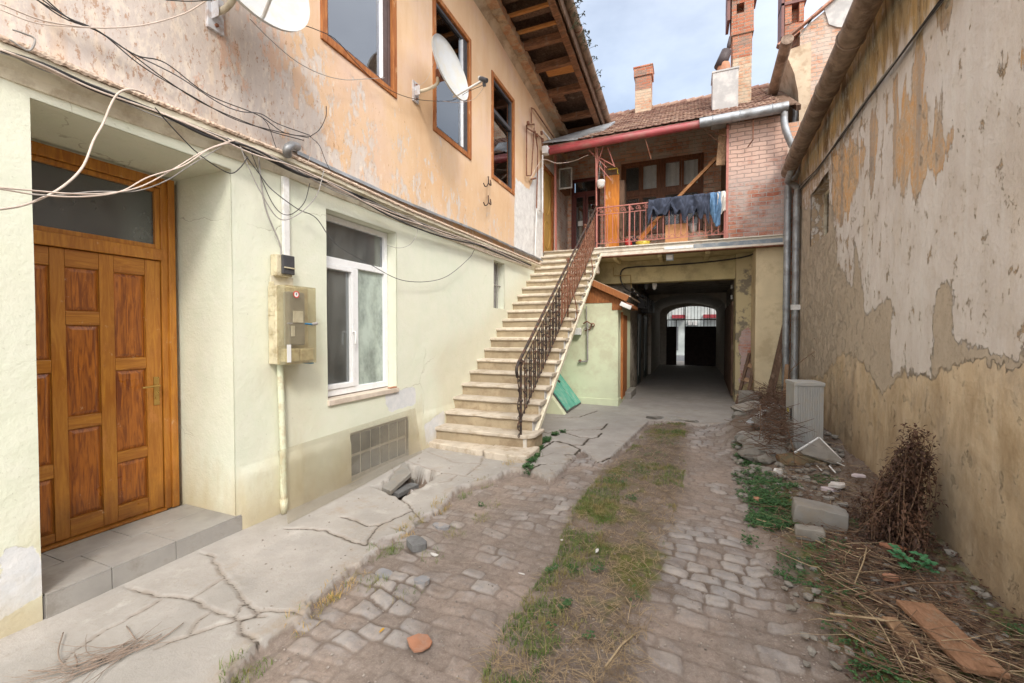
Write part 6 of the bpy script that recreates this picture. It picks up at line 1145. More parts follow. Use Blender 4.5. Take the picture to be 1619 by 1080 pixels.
# acrylic sheet leaning on the wall
A_ = [G(455, 829), G(667, 717), PX(656, 645, -3.26), PX(439, 713, -3.20)]
b = MB(); nn = (A_[1] - A_[0]).cross(A_[3] - A_[0]).normalized() * .005; b.add([a for a in A_] + [a + nn for a in A_], [(0, 1, 2, 3), (4, 5, 6, 7), (0, 1, 5, 4), (1, 2, 6, 5), (2, 3, 7, 6), (3, 0, 4, 7)])
tag(b.build('acrylic_sheet', g_acr, None), 'dirty see-through plastic sheet leaning on the wall over the glass block light', 'plastic sheet')
# rusty gas pipes by the third upper window
def Q(a, c, x=-3.26): return PX(a, c, x)
gs = empty('gas_pipes', (-3.3, 9, 5), 'rust brown gas pipes looping on the peach wall beside the white wall patch', 'pipes')
o = (760, 100, 3.375); q = lambda a, c, x=-3.26: PX(o[0] + a / o[2], o[1] + c / o[2], x)
for nm, pts, rr in (('pipe', [(270, 320), (270, 238), (285, 245), (405, 420)], .016), ('pipe', [(245, 600), (245, 330), (285, 325), (285, 350)], .016), ('pipe', [(285, 350), (270, 600), (245, 600)], .014), ('pipe', [(290, 360), (305, 470), (298, 775)], .016), ('pipe', [(245, 345), (300, 380), (325, 400), (330, 460)], .016), ('pipe', [(270, 620), (292, 614)], .022)):
    MB().tube([q(*p) for p in pts], rr, 7).build(nm, m_rust, gs)
for p in ((253, 320), (300, 385), (325, 372), (330, 410)): MB().lathe([(.0, -.03), (.045, -.02), (.045, .02), (.0, .03)], tuple(q(*p, -3.2)), 8, (1, 0, 0)).build('valve', m_rust, gs)
wp = empty('white_pipe', (-3.25, 9.8, 4), 'white plastic pipe with junction box descending beside the yellow side door', 'pipe'); MB().tube([q(330, 490), q(330, 800), q(318, 790), q(310, 780)], .02, 8).build('pipe', m_white, wp); c_ = q(345, 465, -3.2); MB().box(c_.x - .06, c_.x + .08, c_.y - .09, c_.y + .09, c_.z - .1, c_.z + .08).build('junction_box', m_white, wp, bevel=.01); MB().tube([q(330, 360, -3.2), q(400, 445, -3.1)], .02, 8).build('upper_pipe', m_white, wp)
tag(MB().tube([q(298, 775), q(290, 1030)], .014, 6).build('thin_pipe', m_white, None), 'thin white pipe on the white wall patch above the stairs', 'pipe')
for (a, c, lb) in ((40, 640, 'upper of two small iron hooks under the third upper window'), (40, 742, 'lower of two small iron hooks under the third upper window')):
    b = MB(); b.tube(crom([q(a - 25, c, -3.2), q(a - 15, c + 18, -3.2), q(a, c + 5, -3.2), q(a + 2, c - 20, -3.25), q(a, c - 35, -3.3)], 4), .010, 5); b.tube(crom([q(a + 2, c, -3.2), q(a + 14, c + 12, -3.22), q(a + 12, c - 15, -3.3)], 4), .012, 5); tag(b.build('wall_hook', m_iron, None, smooth=True), lb, 'hook')

# ================================================================== CABLES ON THE LEFT HOUSE
def wire(pts, x, r_, mat, lb, group='cables hanging along the left house', jx=0.0, n=8):
    P_ = [PX(p[0], p[1], (p[2] if len(p) > 2 else x)) for p in pts]
    return tag(MB().tube(crom(P_, n), r_ * .68, 7).build('cable', mat, None, smooth=True), lb, 'cable', group)
CG = 'cables hanging along the left house'
wire([(-30, 332, -2.9), (0, 331, -2.9), (45, 322, -2.95), (95, 298, -3.0), (130, 265, -3.05), (148, 222, -3.1), (163, 195, -3.15), (178, 160, -3.17), (192, 144, -3.17), (212, 142, -3.18), (228, 148, -3.2)], -3.1, .0085, m_cablebeige, 'thick beige cable arching over the entrance door up to the cornice')
wire([(-30, 296, -2.9), (0, 297, -2.9), (60, 302, -2.95), (110, 306, -2.95), (165, 306, -3.0), (220, 296, -3.0), (270, 270, -3.05), (320, 240, -3.1), (355, 226, -3.17), (372, 222, -3.2)], -3.1, .006, m_cablebeige, 'upper beige cable sagging across the entrance door glass')
wire([(-30, 299, -2.9), (0, 299, -2.9), (60, 308, -2.95), (130, 311, -2.95), (190, 303, -3.0), (235, 280, -3.02), (290, 262, -3.05), (330, 236, -3.1), (362, 226, -3.18)], -3.1, .006, m_cablebeige, 'lower beige cable sagging across the entrance door glass')
wire([(-30, 297, -2.93), (0, 298, -2.93), (70, 309, -2.95), (150, 303, -3.0), (215, 302, -3.02), (262, 286, -3.05), (300, 262, -3.1), (350, 232, -3.18)], -3.1, .005, m_cablegrey, 'thin grey cable sagging across the entrance door glass')
tops = [[(45, -10), (100, 28), (150, 47), (190, 72), (265, 128), (330, 168), (420, 205), (480, 222)], [(60, -12), (110, 30), (155, 50), (215, 87), (262, 100), (330, 150), (408, 182), (450, 210), (492, 216)], [(52, -12), (104, 26), (152, 47), (205, 82), (280, 120), (345, 162), (380, 176), (412, 180), (440, 196), (490, 214)], [(38, -12), (120, 35), (160, 52), (225, 105), (300, 150), (370, 188), (430, 206), (488, 218)]]
for k, t in enumerate(tops): wire(t, -3.27 + .01 * k, .0055, m_rubber if k != 2 else m_darkgrey, ['steepest black wire running down the peach wall from the top left', 'black wire bowing upward over the others on the peach wall', 'dark grey wire of the bundle crossing the peach wall from the top left', 'lowest black wire of the bundle on the peach wall'][k])
wire([(0, 6), (60, 30), (110, 40), (165, 44), (230, 39), (290, 22), (325, 2), (345, -10)], -3.1, .006, m_cablebeige, 'beige cable swinging from the top left edge towards the cropped dish')
wire([(0, 15), (55, 36), (110, 42), (160, 44)], -3.15, .0045, m_cablebeige, 'thin beige cable at the upper left corner')
wire([(262, 0), (300, 2), (335, 0)], -3.0, .0045, m_rubber, 'short black wire at the top edge beside the cropped dish')
wire([(395, 30), (430, 65), (470, 98), (510, 118), (545, 126), (575, 125), (608, 123)], -3.24, .0048, m_cablegrey, 'grey wire sagging from the cropped dish to the first upper window')
wire([(450, 31), (480, 40), (500, 47), (530, 62), (560, 96), (590, 125), (628, 148), (665, 158), (705, 160), (720, 157, -3.0), (740, 145, -2.7), (768, 133, -2.4)], -3.24, .0052, m_rubber, 'black cable following the first upper window sill to the second dish')
wire([(700, 160, -3.1), (725, 162, -2.8), (750, 156, -2.6), (768, 134, -2.4)], -2.8, .0035, m_cablebeige, 'thin pale cable under the feed arm of the second dish')
wire([(690, 73, -3.0), (685, 100, -3.2), (675, 125, -3.25), (660, 138, -3.28)], -3.1, .004, m_cablebeige, 'pale cable behind the second dish')
wire([(516, 168), (515, 185), (505, 205), (490, 216)], -3.28, .005, m_rubber, 'short black wire with a knot hanging on the peach wall')
for k, t in enumerate([[(490, 216), (505, 230), (515, 255), (530, 285)], [(413, 184), (425, 200), (436, 232), (446, 250)], [(493, 218), (492, 240), (485, 262)]]): wire(t, -3.24, .004, m_rubber if k < 2 else m_cablebeige, ['black wire dropping from the knot to the flashing', 'black wire dropping from the bundle to the cornice near the elbow', 'pale wire dropping from the knot'][k])
wire([(245, 170), (262, 190), (285, 215), (310, 240), (340, 262), (365, 274), (380, 265), (392, 248)], -3.1, .0055, m_rubber, 'black cable sagging from the cornice over the right jamb of the entrance recess')
wire([(380, 232), (392, 262), (410, 300), (440, 345), (470, 340), (500, 310), (512, 270)], -3.15, .006, m_cablegrey, 'grey cable looping down in front of the trunking')
wire([(378, 232), (410, 275), (430, 300), (470, 330), (500, 345), (530, 385), (580, 415), (640, 444), (700, 440), (740, 410), (750, 395)], -3.24, .006, m_darkgrey, 'dark cable sagging across the ground window towards the stairs')
wire([(408, 235), (412, 280), (420, 330), (442, 385), (444, 405)], -3.27, .010, m_cablegrey, 'thick grey cable dropping into the breaker box')
wire([(395, 236), (430, 320), (455, 340), (480, 322), (490, 290)], -3.2, .005, m_rubber, 'black wire looping beside the trunking')
for k in range(11):
    r = random.Random(k + 40); pts = [(x_, float(np.interp(x_, [0, 194, 400, 520, 650, 745, 848], [78, 158, 238, 292, 352, 386, 421])) + r.uniform(-5, 6)) for x_ in ([0, 70, 150, 250, 330, 400, 470, 540, 620, 700, 780, 840] if k % 2 == 0 else [360, 410, 450, 500, 560, 600, 650, 700, 760, 830])]
    wire(pts, -3.222 + .002 * k, .006 + .004 * (k % 3), [m_cablegrey, m_cablebeige, m_rubber][k % 3], 'one of the cables running along the cornice of the left house', 'cables running along the cornice')
wire([(20, 47), (35, 52), (55, 62), (45, 80), (15, 62)], -3.15, .007, m_cablegrey, 'coiled grey cable end at the left end of the cornice')
wire([(640, 340), (655, 345), (660, 365), (650, 385), (632, 392), (612, 388)], -3.2, .0045, m_cablegrey, 'thin grey wire curling at the top right of the ground window')
wire([(838, 302 - 20, -3.0), (858, 253, -3.1), (880, 258, -2.9), (905, 255, -2.6), (930, 245, -2.2)], -3, .009, m_cablebeige, 'pale cable swinging from the white junction box to the red gutter')

# ================================================================== CABINET, BOARDS AND RUBBLE ON THE RIGHT
ac = empty('metal_cabinet', (1.45, 6.9, 0), 'battered pale grey ribbed metal cabinet standing by the right wall', 'cabinet')
m_cab = simple('cabinet_grey', (.40, .40, .385), .55, .35, 0, .08, 4, .1, (.40, .36, .30), 4)
p0 = G(1255, 718, .02); _bk = PY(1241.5, 700, p0.y + .34); uy = Vector((_bk.x - p0.x, _bk.y - p0.y, 0)); Dc = uy.length; uy.normalize(); ux = Vector((uy.y, -uy.x, 0))
Wc = .3
for _ in range(40): q_ = p0 + ux * Wc - CP; Wc += (1302 - (809.5 + F_PX * q_.dot(_rt) / q_.dot(_fw))) * .002
pt_ = PY(1256, 604, p0.y); Hc = pt_.z
def cabp(u, v, z_): p = p0 + ux * u + uy * v; return (p.x, p.y, z_)
def cbox(b, u0, u1, v0, v1, z0_, z1_):
    vs = [cabp(u, v, z_) for z_ in (z0_, z1_) for u, v in ((u0, v0), (u1, v0), (u1, v1), (u0, v1))]; return b.add(vs, [(0, 3, 2, 1), (4, 5, 6, 7), (0, 1, 5, 4), (1, 2, 6, 5), (2, 3, 7, 6), (3, 0, 4, 7)])
cbox(MB(), 0, Wc, .012, Dc, .02, Hc - .05).build('body', m_cab, ac, bevel=.006)
nr = 11
for i in range(nr): a = .02 + (Wc - .04) * i / nr; cbox(MB(), a, a + (Wc - .04) / nr * .72, 0, .013, .05, Hc - .055).build('rib', m_cab, ac, bevel=.004)
cbox(MB(), -.008, Wc + .008, -.006, Dc + .008, Hc - .05, Hc).build('lid', m_cab, ac, bevel=.006)
b = MB(); cbox(b, -.004, .0, .10, .14, .45, .60); b.build('handle_slot', m_dark, ac); cbox(MB(), -.005, .0, .22, .27, .52, .58).build('sticker', simple('yellow_sticker', (.6, .5, .05), .5), ac)
# boards leaning on the pillar and pallet piece
tag(MB().beam((1.50, 9.9, .05), (1.88, 10.28, 1.75), .14, .03, (0, 1, 0)).build('leaning_board', m_darkwood, None, bevel=.004), 'long brown board leaning against the cream pillar next to the downpipes', 'board')
tag(MB().beam((1.78, 9.85, .05), (1.87, 10.1, .95), .07, .03, (0, 1, 0)).build('narrow_board', m_plank, None, bevel=.004), 'narrow pale slat leaning between the cream pillar and the downpipes', 'board')
pa = empty('broken_pallet', (1.15, 10.7, 0), 'broken wooden pallet frame leaning on the peeling brick pier', 'pallet')
for a, c in (((1.00, 10.35, .05), (1.30, 10.95, 1.12)), ((1.16, 10.2, .05), (1.40, 10.85, 1.0))): MB().beam(a, c, .06, .05).build('rail', m_darkwood, pa, bevel=.004)
for t in (.2, .5, .8): MB().beam((1.00 + .3 * t - .03, 10.35 + .6 * t, .05 + 1.05 * t), (1.16 + .24 * t + .05, 10.2 + .65 * t, .05 + .95 * t), .12, .02, (0, -1, 1)).build('slat', m_plank, pa, bevel=.003)
RG = 'rubble stones heaped by the cabinet'
def stone(px, py, size, lb, mat=None, seed=1, boxy=.35, group=RG, name='rubble_stone', rot=None, sink=.35, rough=.3, z=None):
    p = Gs(px, py) if z is None else G(px, py, z); zz_ = (gz(p.x, p.y) if z is None else z); b = MB(); b.rock((p.x, p.y + size[1] * .6, zz_ + size[2] * (1 - sink)), size, seed, 3, rough, rot, boxy); o = b.build(name, mat or m_stone, None, smooth=True, sharp=28, fix=False); return tag(o, lb, 'stone' if 'brick' not in name and 'tile' not in name else 'brick', group)
for k, (px, py, s, lb) in enumerate([(1206, 620, (.17, .15, .13), 'rounded grey rubble stone topmost under the leaning boards'), (1186, 650, (.20, .16, .16), 'large grey rubble stone at the left end of the heap by the pier'), (1210, 640, (.17, .15, .12), 'grey rubble stone right of the pallet foot'), (1183, 668, (.20, .15, .13), 'pale broken stone at the foot of the heap next to the passage floor'),
        (1232, 683, (.16, .14, .16), 'mossy angular stone left of the cabinet'), (1225, 700, (.22, .16, .09), 'flat pale stone low in front of the cabinet'), (1212, 706, (.16, .12, .10), 'grey stone low in the heap with twigs on it'), (1192, 700, (.12, .10, .09), 'small pale stone at the front of the rubble heap'),
        (1195, 686, (.11, .10, .09), 'white chipped stone under the zinc pipe offcut'), (1218, 724, (.20, .16, .08), 'broad flat stone in front of the cabinet near the bricks'), (1190, 735, (.12, .09, .06), 'flat grey stone among weeds beside the track'), (1172, 668, (.10, .09, .08), 'small white stone nearest the passage'),
        (1222, 655, (.15, .12, .12), 'grey stone under the brushwood heap'), (1203, 672, (.14, .12, .10), 'brownish stone in the middle of the rubble heap'), (1215, 684, (.15, .12, .11), 'pale stone above the flat stone in front of the cabinet'), (1176, 688, (.10, .08, .06), 'low stone at the edge of the cobbled track'),
        (1203, 713, (.13, .10, .07), 'stone between the weeds and the heap'), (1236, 708, (.12, .09, .08), 'stone touching the left foot of the cabinet'), (1180, 706, (.08, .07, .05), 'small stone half sunk at the track edge'), (1165, 655, (.08, .07, .06), 'little stone at the corner of the passage floor'), (1212, 735, (.10, .08, .05), 'flat pebble like stone in the weeds below the heap')]): stone(px, py, tuple(v * 1.6 for v in s), lb, seed=60 + k, mat=(m_stone if k % 3 else m_conc), boxy=.25, sink=.12)
stone(1237, 722, (.08, .06, .05), 'small broken red brick in front of the cabinet corner', m_terra, 80, .8, None, 'brick_piece', .3); stone(1248, 717, (.07, .05, .05), 'orange brick fragment touching the cabinet base', m_terra, 81, .8, None, 'brick_piece', 1.2)
b = MB(); p = Gs(1262, 735); b.rough_box((p.x + .03, p.y + .06, p.z + .06), (.26, .09, .06), Matrix.Rotation(.15, 3, 'Z') @ Matrix.Rotation(-.08, 3, 'Y'), 83)
tag(b.build('mossy_block', simple('mossy_brick', (.22, .19, .12), .95, .1, 0, .3, 8, .6, (.36, .20, .11), 6), None, smooth=True, sharp=30), 'long mossy masonry block lying in front of the cabinet', 'block')
stone(1199, 795, (.045, .035, .03), 'small red brick bit on the edge of the weeds beside the track', m_terra, 84, .7, None, 'brick_piece', .2)
p = Gs(1232, 752); b = MB(); b.rock((p.x, p.y, p.z + .05), (.06, .05, .055), 85, 3); tag(b.build('pale_pebble', m_paper, None, smooth=True), 'round white stone in front of the mossy block', 'stone')
# big concrete block pair
def oblock(c, s, rz_, rx_, mat, seed, nm, lb, cat):
    b = MB(); R = Matrix.Rotation(rz_, 3, 'Z') @ Matrix.Rotation(rx_, 3, 'Y'); b.rough_box(c, s, R, seed); return tag(b.build(nm, mat, None, smooth=True, sharp=40, bevel=.006), lb, cat)
p = Gs(1298, 836); oblock((p.x, p.y + .06, p.z + .085), (.185, .10, .085), -.12, .10, m_conc, 90, 'concrete_block', 'large weathered grey kerb block lying in the weeds left of the dry bush', 'block')
p = Gs(1285, 852); oblock((p.x - .02, p.y, p.z + .04), (.095, .05, .045), -.1, -.05, m_stone, 91, 'concrete_block', 'smaller pale block under the front corner of the large kerb block', 'block')
# zinc pipe offcut, plastic angle, plastic strips, paper scraps
p, q_ = Gs(1184, 683), Gs(1222, 650); tag(MB().beam((p.x, p.y, p.z + .12), (q_.x + .05, q_.y, q_.z + .22), .09, .02).build('zinc_offcut', simple('pale_zinc', (.5, .54, .57), .4, .4, .4, .1), None, bevel=.004), 'bluish zinc strip lying across the rubble heap', 'metal strip')
p = Gs(1302, 735); zb = p.z + .12
b = MB(); k1, k2, k3 = Vector((p.x - .28, p.y + .05, zb - .02)), Vector((p.x + .02, p.y + .28, zb + .14)), Vector((p.x + .22, p.y - .02, zb - .10)); b.beam(k1, k2, .022, .015); b.beam(k2, k3, .018, .015); tag(b.build('white_frame_corner', m_white, None), 'white plastic frame corner lying at the foot of the cabinet', 'plastic frame')
b = MB(); b.add([k1 + Vector((.05, 0, .0)), k2 - Vector((0, 0, .01)), k3, Vector((p.x + .06, p.y - .12, zb - .07))], [(0, 1, 2, 3)]); o = b.build('grey_sheet', m_stone, None); md = o.modifiers.new('s', 'SOLIDIFY'); md.thickness = .012; tag(o, 'triangular grey sheet scrap under the white frame corner', 'sheet')
for k, (a, c, e, f) in enumerate([(1291, 741, 1299, 748), (1311, 742, 1321, 752), (1324, 737, 1335, 741), (1301, 753, 1309, 751)]):
    p, q_ = Gs(a, c), Gs(e, f); tag(MB().beam(p + Vector((0, 0, .04)), q_ + Vector((0, 0, .03)), .012, .008).build('plastic_strip', m_white, None), ['leftmost', 'longest', 'rightmost', 'shortest'][k] + ' white plastic strip scattered below the frame corner', 'plastic strip', 'white plastic strips by the cabinet')
def scrap(px, py, sx, sy, mat, nm, lb, cat, seed, th=.02, z=.03, cor=True):
    p = Gs(px, py); r = random.Random(seed); n = 9; pts = [(p.x + sx * math.cos(2 * math.pi * i / n) * r.uniform(.65, 1.05), p.y + sy * math.sin(2 * math.pi * i / n) * r.uniform(.65, 1.05)) for i in range(n)]
    b = MB(); n_ = len(pts); tilt = r.uniform(-.15, .15); vs = [(x, y, p.z + z + (x - p.x) * tilt + r.uniform(-.004, .004) - th) for x, y in pts] + [(x, y, p.z + z + (x - p.x) * tilt) for x, y in pts]; b.add(vs, [tuple(range(n_))[::-1], tuple(range(n_, 2 * n_))] + [(i, (i + 1) % n_, n_ + (i + 1) % n_, n_ + i) for i in range(n_)]); return tag(b.build(nm, mat, None, bevel=.002), lb, cat)
m_pinkpl = simple('pinkish_plaster_chunk', (.62, .54, .56), .9)
scrap(1324, 772, .09, .07, m_paper, 'plaster_chunk', 'white plaster chunk above the kerb block', 'plaster chunk', 1, .03, .05); scrap(1312, 778, .09, .05, m_pinkpl, 'plaster_chunk', 'pinkish plaster chunk in front of the white chunk above the kerb block', 'plaster chunk', 2, .03, .04); scrap(1358, 758, .07, .05, m_pinkpl, 'plaster_chunk', 'small lilac plaster chunk near the foot of the right wall', 'plaster chunk', 3, .02, .05)
scrap(1310, 792, .06, .04, m_conc, 'plaster_chunk', 'small olive grey chunk just above the kerb block', 'plaster chunk', 4, .02, .04); scrap(1332, 802, .06, .05, m_conc, 'plaster_chunk', 'small grey chunk left of the dry bush', 'plaster chunk', 14, .02, .04)
scrap(1413, 874, .085, .05, m_terra, 'tile_shard', 'flat terracotta shard near the clover beside the wall', 'tile shard', 5, .015, .05); scrap(1408, 922, .055, .035, m_terra, 'tile_shard', 'thick salmon brick shard in the twigs above the plank', 'tile shard', 6, .03, .05)
scrap(663, 1022, .075, .065, m_terra, 'tile_shard', 'flat terracotta tile shard lying on the cobbles at the bottom of the photo', 'tile shard', 17, .014, .03); scrap(604, 1000, .008, .024, simple('yellow_leaf', (.6, .33, .03), .6), 'fallen_leaf', 'small yellow leaf on the cobbles left of the terracotta shard', 'leaf', 8, .003, .015)
scrap(944, 876, .015, .035, m_paper, 'paper_scrap', 'crumpled white scrap in the middle of the grass strip', 'paper scrap', 9, .01, .03); scrap(824, 911, .03, .006, m_paper, 'paper_scrap', 'small white sliver on the left wheel track', 'paper scrap', 10, .004, .02); scrap(888, 857, .014, .01, m_paper, 'paper_scrap', 'tiny pale scrap above the white scrap in the grass', 'paper scrap', 11, .006, .02)
scrap(659, 866, .095, .075, m_stonedark, 'dark_paving_stone', 'dark grey loose paving stone at the corner of the concrete slab', 'stone', 12, .05, .055); scrap(687, 880, .04, .015, m_paper, 'white_rubble', 'small pile of white crumbs beside the dark paving stone', 'rubble', 13, .012, .02)
for k, (px, py, sx, sy) in enumerate([(607, 908, .085, .055), (696, 832, .09, .055), (668, 918, .07, .05)]):
    scrap(px, py, sx, sy, m_bluestone if k else globals().setdefault('m_bluestone', simple('blue_grey_sett', (.27, .27, .28), .85, .2, 0, .15, 9, .4, (.40, .34, .29), 8)), 'loose_sett', ['flat sett against the grass tuft below the slab corner', 'flat blue grey sett between slab and cobbles, with grass around', 'sett below the dark paving stone', 'largest blue grey sett in the left track', 'sett left of the yellow leaf', 'sett lowest at the left in the mud'][k], 'stone', 100 + k, .03, .012)
pb = Gs(1506, 975); b = MB(); b.beam(Gs(1444, 985) + Vector((0, 0, .11)), Gs(1560, 1100) + Vector((0, 0, .10)), .17, .024); tag(b.build('plank', m_orangeplank if 'm_orangeplank' in globals() else globals().setdefault('m_orangeplank', wood('orange_brown_plank', (.40, .23, .14), (.24, .13, .075), (6, 3, 6), .85, .15, (.30, .27, .20), 1.6, (.3, .6), .6)), None, bevel=.003), 'split orange brown plank lying in the twigs at the bottom right', 'plank')
b = MB(); b.beam(Gs(1405, 992) + Vector((0, 0, .05)), Gs(1500, 1095) + Vector((0, 0, .03)), .07, .02); tag(b.build('plank', m_plank, None, bevel=.003), 'grey weathered plank under the left edge of the orange brown plank', 'plank')
scrap(1509, 1017, .02, .012, simple('cobalt', (.02, .12, .5), .4), 'bottle_cap', 'small blue plastic cap beside the plank', 'bottle cap', 15, .012, .05)
stone(867, 648, (.085, .07, .06), 'small round grey stone under the stairs beside the cellar hatch', m_stonedark, 70, .1, None, 'stone', None, .1)
b = MB(); p = G(1062, 663); 
for k, (a, c, s) in enumerate([(1036, 668, (.24, .13, .05)), (1068, 667, (.3, .1, .05)), (1097, 672, (.16, .08, .03))]): stone(a, c, s, ['pale broken slab chunk at the left start of the grass strip', 'long broken slab chunk at the head of the grass strip', 'thin slab chunk at the right start of the grass strip'][k], m_conc, 95 + k, .5, None, 'slab_chunk', .1, .6)
# broken slabs in the hole
for k, (pts, z_, mt_) in enumerate([(((588, 765), (622, 742), (640, 737), (650, 752), (618, 775)), -.05, m_conc), (((612, 775), (650, 757), (662, 760), (630, 781)), -.10, m_stonedark), (((640, 748), (655, 740), (668, 750), (655, 758)), -.13, m_conc)]):
    P_ = [G(a, c, z_) for a, c in pts]; n_ = len(P_); b = MB(); b.add([(p.x, p.y, z_ - .05 + .10 * (p.y - P_[0].y) * (-1) ** k) for p in P_] + [(p.x, p.y, z_ + .10 * (p.y - P_[0].y) * (-1) ** k) for p in P_], [tuple(range(n_))[::-1], tuple(range(n_, 2 * n_))] + [(i, (i + 1) % n_, n_ + (i + 1) % n_, n_ + i) for i in range(n_)])
    tag(b.build('broken_slab', mt_, None, bevel=.006), ['largest concrete slab piece collapsed into the pavement hole', 'thin dark slab piece tilted at the front of the pavement hole', 'small slab piece deep in the pavement hole'][k], 'broken slab')

# ================================================================== PLANTS, TWIGS
def in_poly(x, y, poly): return float(sdf_poly(np.array([x]), np.array([y]), poly)[0])
def blade(b, p, h, w_, lean, az):
    d = Vector((math.cos(az), math.sin(az), 0)); s_ = Vector((-d.y, d.x, 0)) * w_; p = Vector(p); m_ = p + d * lean * .35 + Vector((0, 0, h * .6)); t_ = p + d * lean + Vector((0, 0, h * (1 - .25 * min(1, lean / (h + 1e-3)))))
    b.add([p - s_, p + s_, m_ + s_ * .8, m_ - s_ * .8, t_], [(0, 1, 2, 3), (3, 2, 4)])
def leaf(b, p, d, L, W_, droop=.3):
    d = Vector(d).normalized(); s_ = d.cross(Vector((0, 0, 1))); s_ = s_.normalized() if s_.length > .05 else Vector((1, 0, 0)); p = Vector(p); up = Vector((0, 0, 1))
    m_ = p + d * L * .5 + up * L * .08; t_ = p + d * L - up * L * droop; b.add([p, m_ - s_ * W_ / 2 + up * W_ * .15, m_, m_ + s_ * W_ / 2 + up * W_ * .15, t_], [(0, 2, 1), (0, 3, 2), (1, 2, 4), (2, 3, 4)])
def scatter(poly, n, dens=None, seed=0):
    r = random.Random(seed); xs = [p[0] for p in poly]; ys_ = [max(.4, p[1]) for p in poly]; N = n * 6; X = np.array([r.uniform(min(xs), max(xs)) for _ in range(N)]); Y = np.array([min(ys_) + (max(ys_) - min(ys_)) * r.random() ** 1.5 for _ in range(N)]); S = sdf_poly(X, Y, poly); out = []
    D = vn.fbm(X * 2.6 + 11, Y * 2.6, 3)
    for i in range(N):
        if S[i] > -.05 + .1 * D[i] and r.random() < (dens(X[i], Y[i], D[i], S[i]) if dens else 1) and len(out) < n: out.append((X[i], Y[i]))
    return out
r = random.Random(11)
b = MB()
for x, y in scatter(grass_c, 13000, lambda x, y, d, s: max(0, (d - .48) * 9), 1): blade(b, (x, y, gz(x, y)), r.uniform(.012, .05), r.uniform(.0012, .0022), r.uniform(.005, .04), r.uniform(0, 6.3))
tag(b.build('grass', m_grass, None, fix=False), 'short sparse grass growing in the strip between the wheel tracks', 'grass', kind='stuff')
b = MB()
for x, y in scatter(grass_c, 3800, lambda x, y, d, s: .35 + (d < .5) * .5, 2):
    a = r.uniform(0, 6.3); L = r.uniform(.04, .16); z_ = gz(x, y) + .008; p1 = Vector((x, y, z_)); p2 = p1 + Vector((math.cos(a) * L, math.sin(a) * L, r.uniform(0, .02))); m_ = (p1 + p2) / 2 + Vector((r.uniform(-.015, .015), r.uniform(-.015, .015), .008)); s_ = Vector((-math.sin(a), math.cos(a), 0)) * .0013; b.add([p1 - s_, p1 + s_, m_ + s_, m_ - s_, p2 + s_, p2 - s_], [(0, 1, 2, 3), (3, 2, 4, 5)])
tag(b.build('dry_grass', m_drygrass, None, fix=False), 'dead flattened grass stems littering the strip between the wheel tracks', 'dry grass', kind='stuff')
# grass tufts along the slab edge
tg = MB(); tuf = [(518, 952, 120, .05, 1), (622, 870, 110, .05, 0), (600, 880, 70, .05, 0), (640, 845, 90, .05, 1), (695, 812, 90, .06, 1), (660, 825, 80, .05, 0), (735, 775, 80, .05, 0), (765, 770, 60, .05, 0), (700, 800, 60, .05, 1), (480, 985, 60, .05, 1), (400, 1045, 70, .06, 0), (375, 1070, 80, .06, 0), (560, 915, 60, .05, 1), (590, 925, 60, .05, 0), (720, 845, 60, .05, 0), (760, 822, 60, .05, 0), (805, 745, 60, .06, 1), (850, 720, 50, .05, 0), (640, 940, 30, .05, 0), (540, 935, 60, .05, 1), (685, 880, 40, .05, 0), (780, 800, 40, .05, 0)]
td = MB()
for px, py, n, s, dry in tuf:
    c_ = Gs(px, py)
    for i in range(n): a = r.uniform(0, 6.3); q_ = r.random() ** .6 * (.075 if n > 70 else .09); x, y = c_.x + q_ * math.cos(a), c_.y + q_ * 1.2 * math.sin(a); blade(td if (dry and r.random() < .8) else tg, (x, y, gz(x, y)), r.uniform(.015, s), .0016, r.uniform(.01, .05), r.uniform(0, 6.3))
tag(tg.build('edge_grass', m_grass, None, fix=False), 'small green grass tufts along the broken edge of the concrete', 'grass', kind='stuff'); tag(td.build('edge_dry_grass', leafmat('yellow_grass', (.42, .27, .08), (.55, .38, .14), (.22, .2, .06)), None, fix=False), 'yellowed grass tufts along the broken edge of the concrete', 'grass', kind='stuff')
# low leafy weeds
def weeds(name, spots, lb, big=.028, seed=3, mat=None):
    r = random.Random(seed); b = MB()
    for px, py, rad, n in spots:
        c_ = Gs(px, py)
        for i in range(n):
            a = r.uniform(0, 6.3); q_ = rad * r.random() ** .6; x, y = c_.x + q_ * math.cos(a), c_.y + q_ * 1.3 * math.sin(a); z_ = gz(x, y) + r.uniform(.005, .04)
            for k in range(3): t = r.uniform(0, 6.3); leaf(b, (x, y, z_), (math.cos(t), math.sin(t), r.uniform(.1, .6)), r.uniform(.6, 1.2) * big, r.uniform(.5, .8) * big, r.uniform(0, .4))
    return tag(b.build(name, mat or m_leaf, None, fix=False), lb, 'weeds', kind='stuff')
weeds('weeds', [(1196, 760, .24, 330), (1205, 785, .22, 360), (1222, 805, .2, 400), (1213, 830, .17, 360), (1240, 828, .12, 180), (1190, 735, .17, 220), (1180, 715, .14, 140), (1172, 700, .12, 80), (1215, 770, .2, 150), (1185, 860, .10, 26), (1232, 770, .14, 60), (1300, 760, .14, 60), (1262, 728, .1, 60), (1255, 770, .08, 30)], 'dense low green weeds along the right wheel track')
b = MB(); r = random.Random(91)
for i in range(3600):
    px, py = r.uniform(1205, 1619), r.uniform(690, 1080)
    if px < 1205 + (py - 690) * .35 + r.uniform(-10, 30) or px > 1330 + (py - 700) * 1.15: continue
    p = Gs(px, py)
    if p.x > rx(p.y) - .05: continue
    leaf(b, (p.x, p.y, gz(p.x, p.y) + r.uniform(.002, .03)), (r.gauss(0, 1), r.gauss(0, 1), .15), r.uniform(.015, .045), r.uniform(.01, .028), r.uniform(-.1, .4))
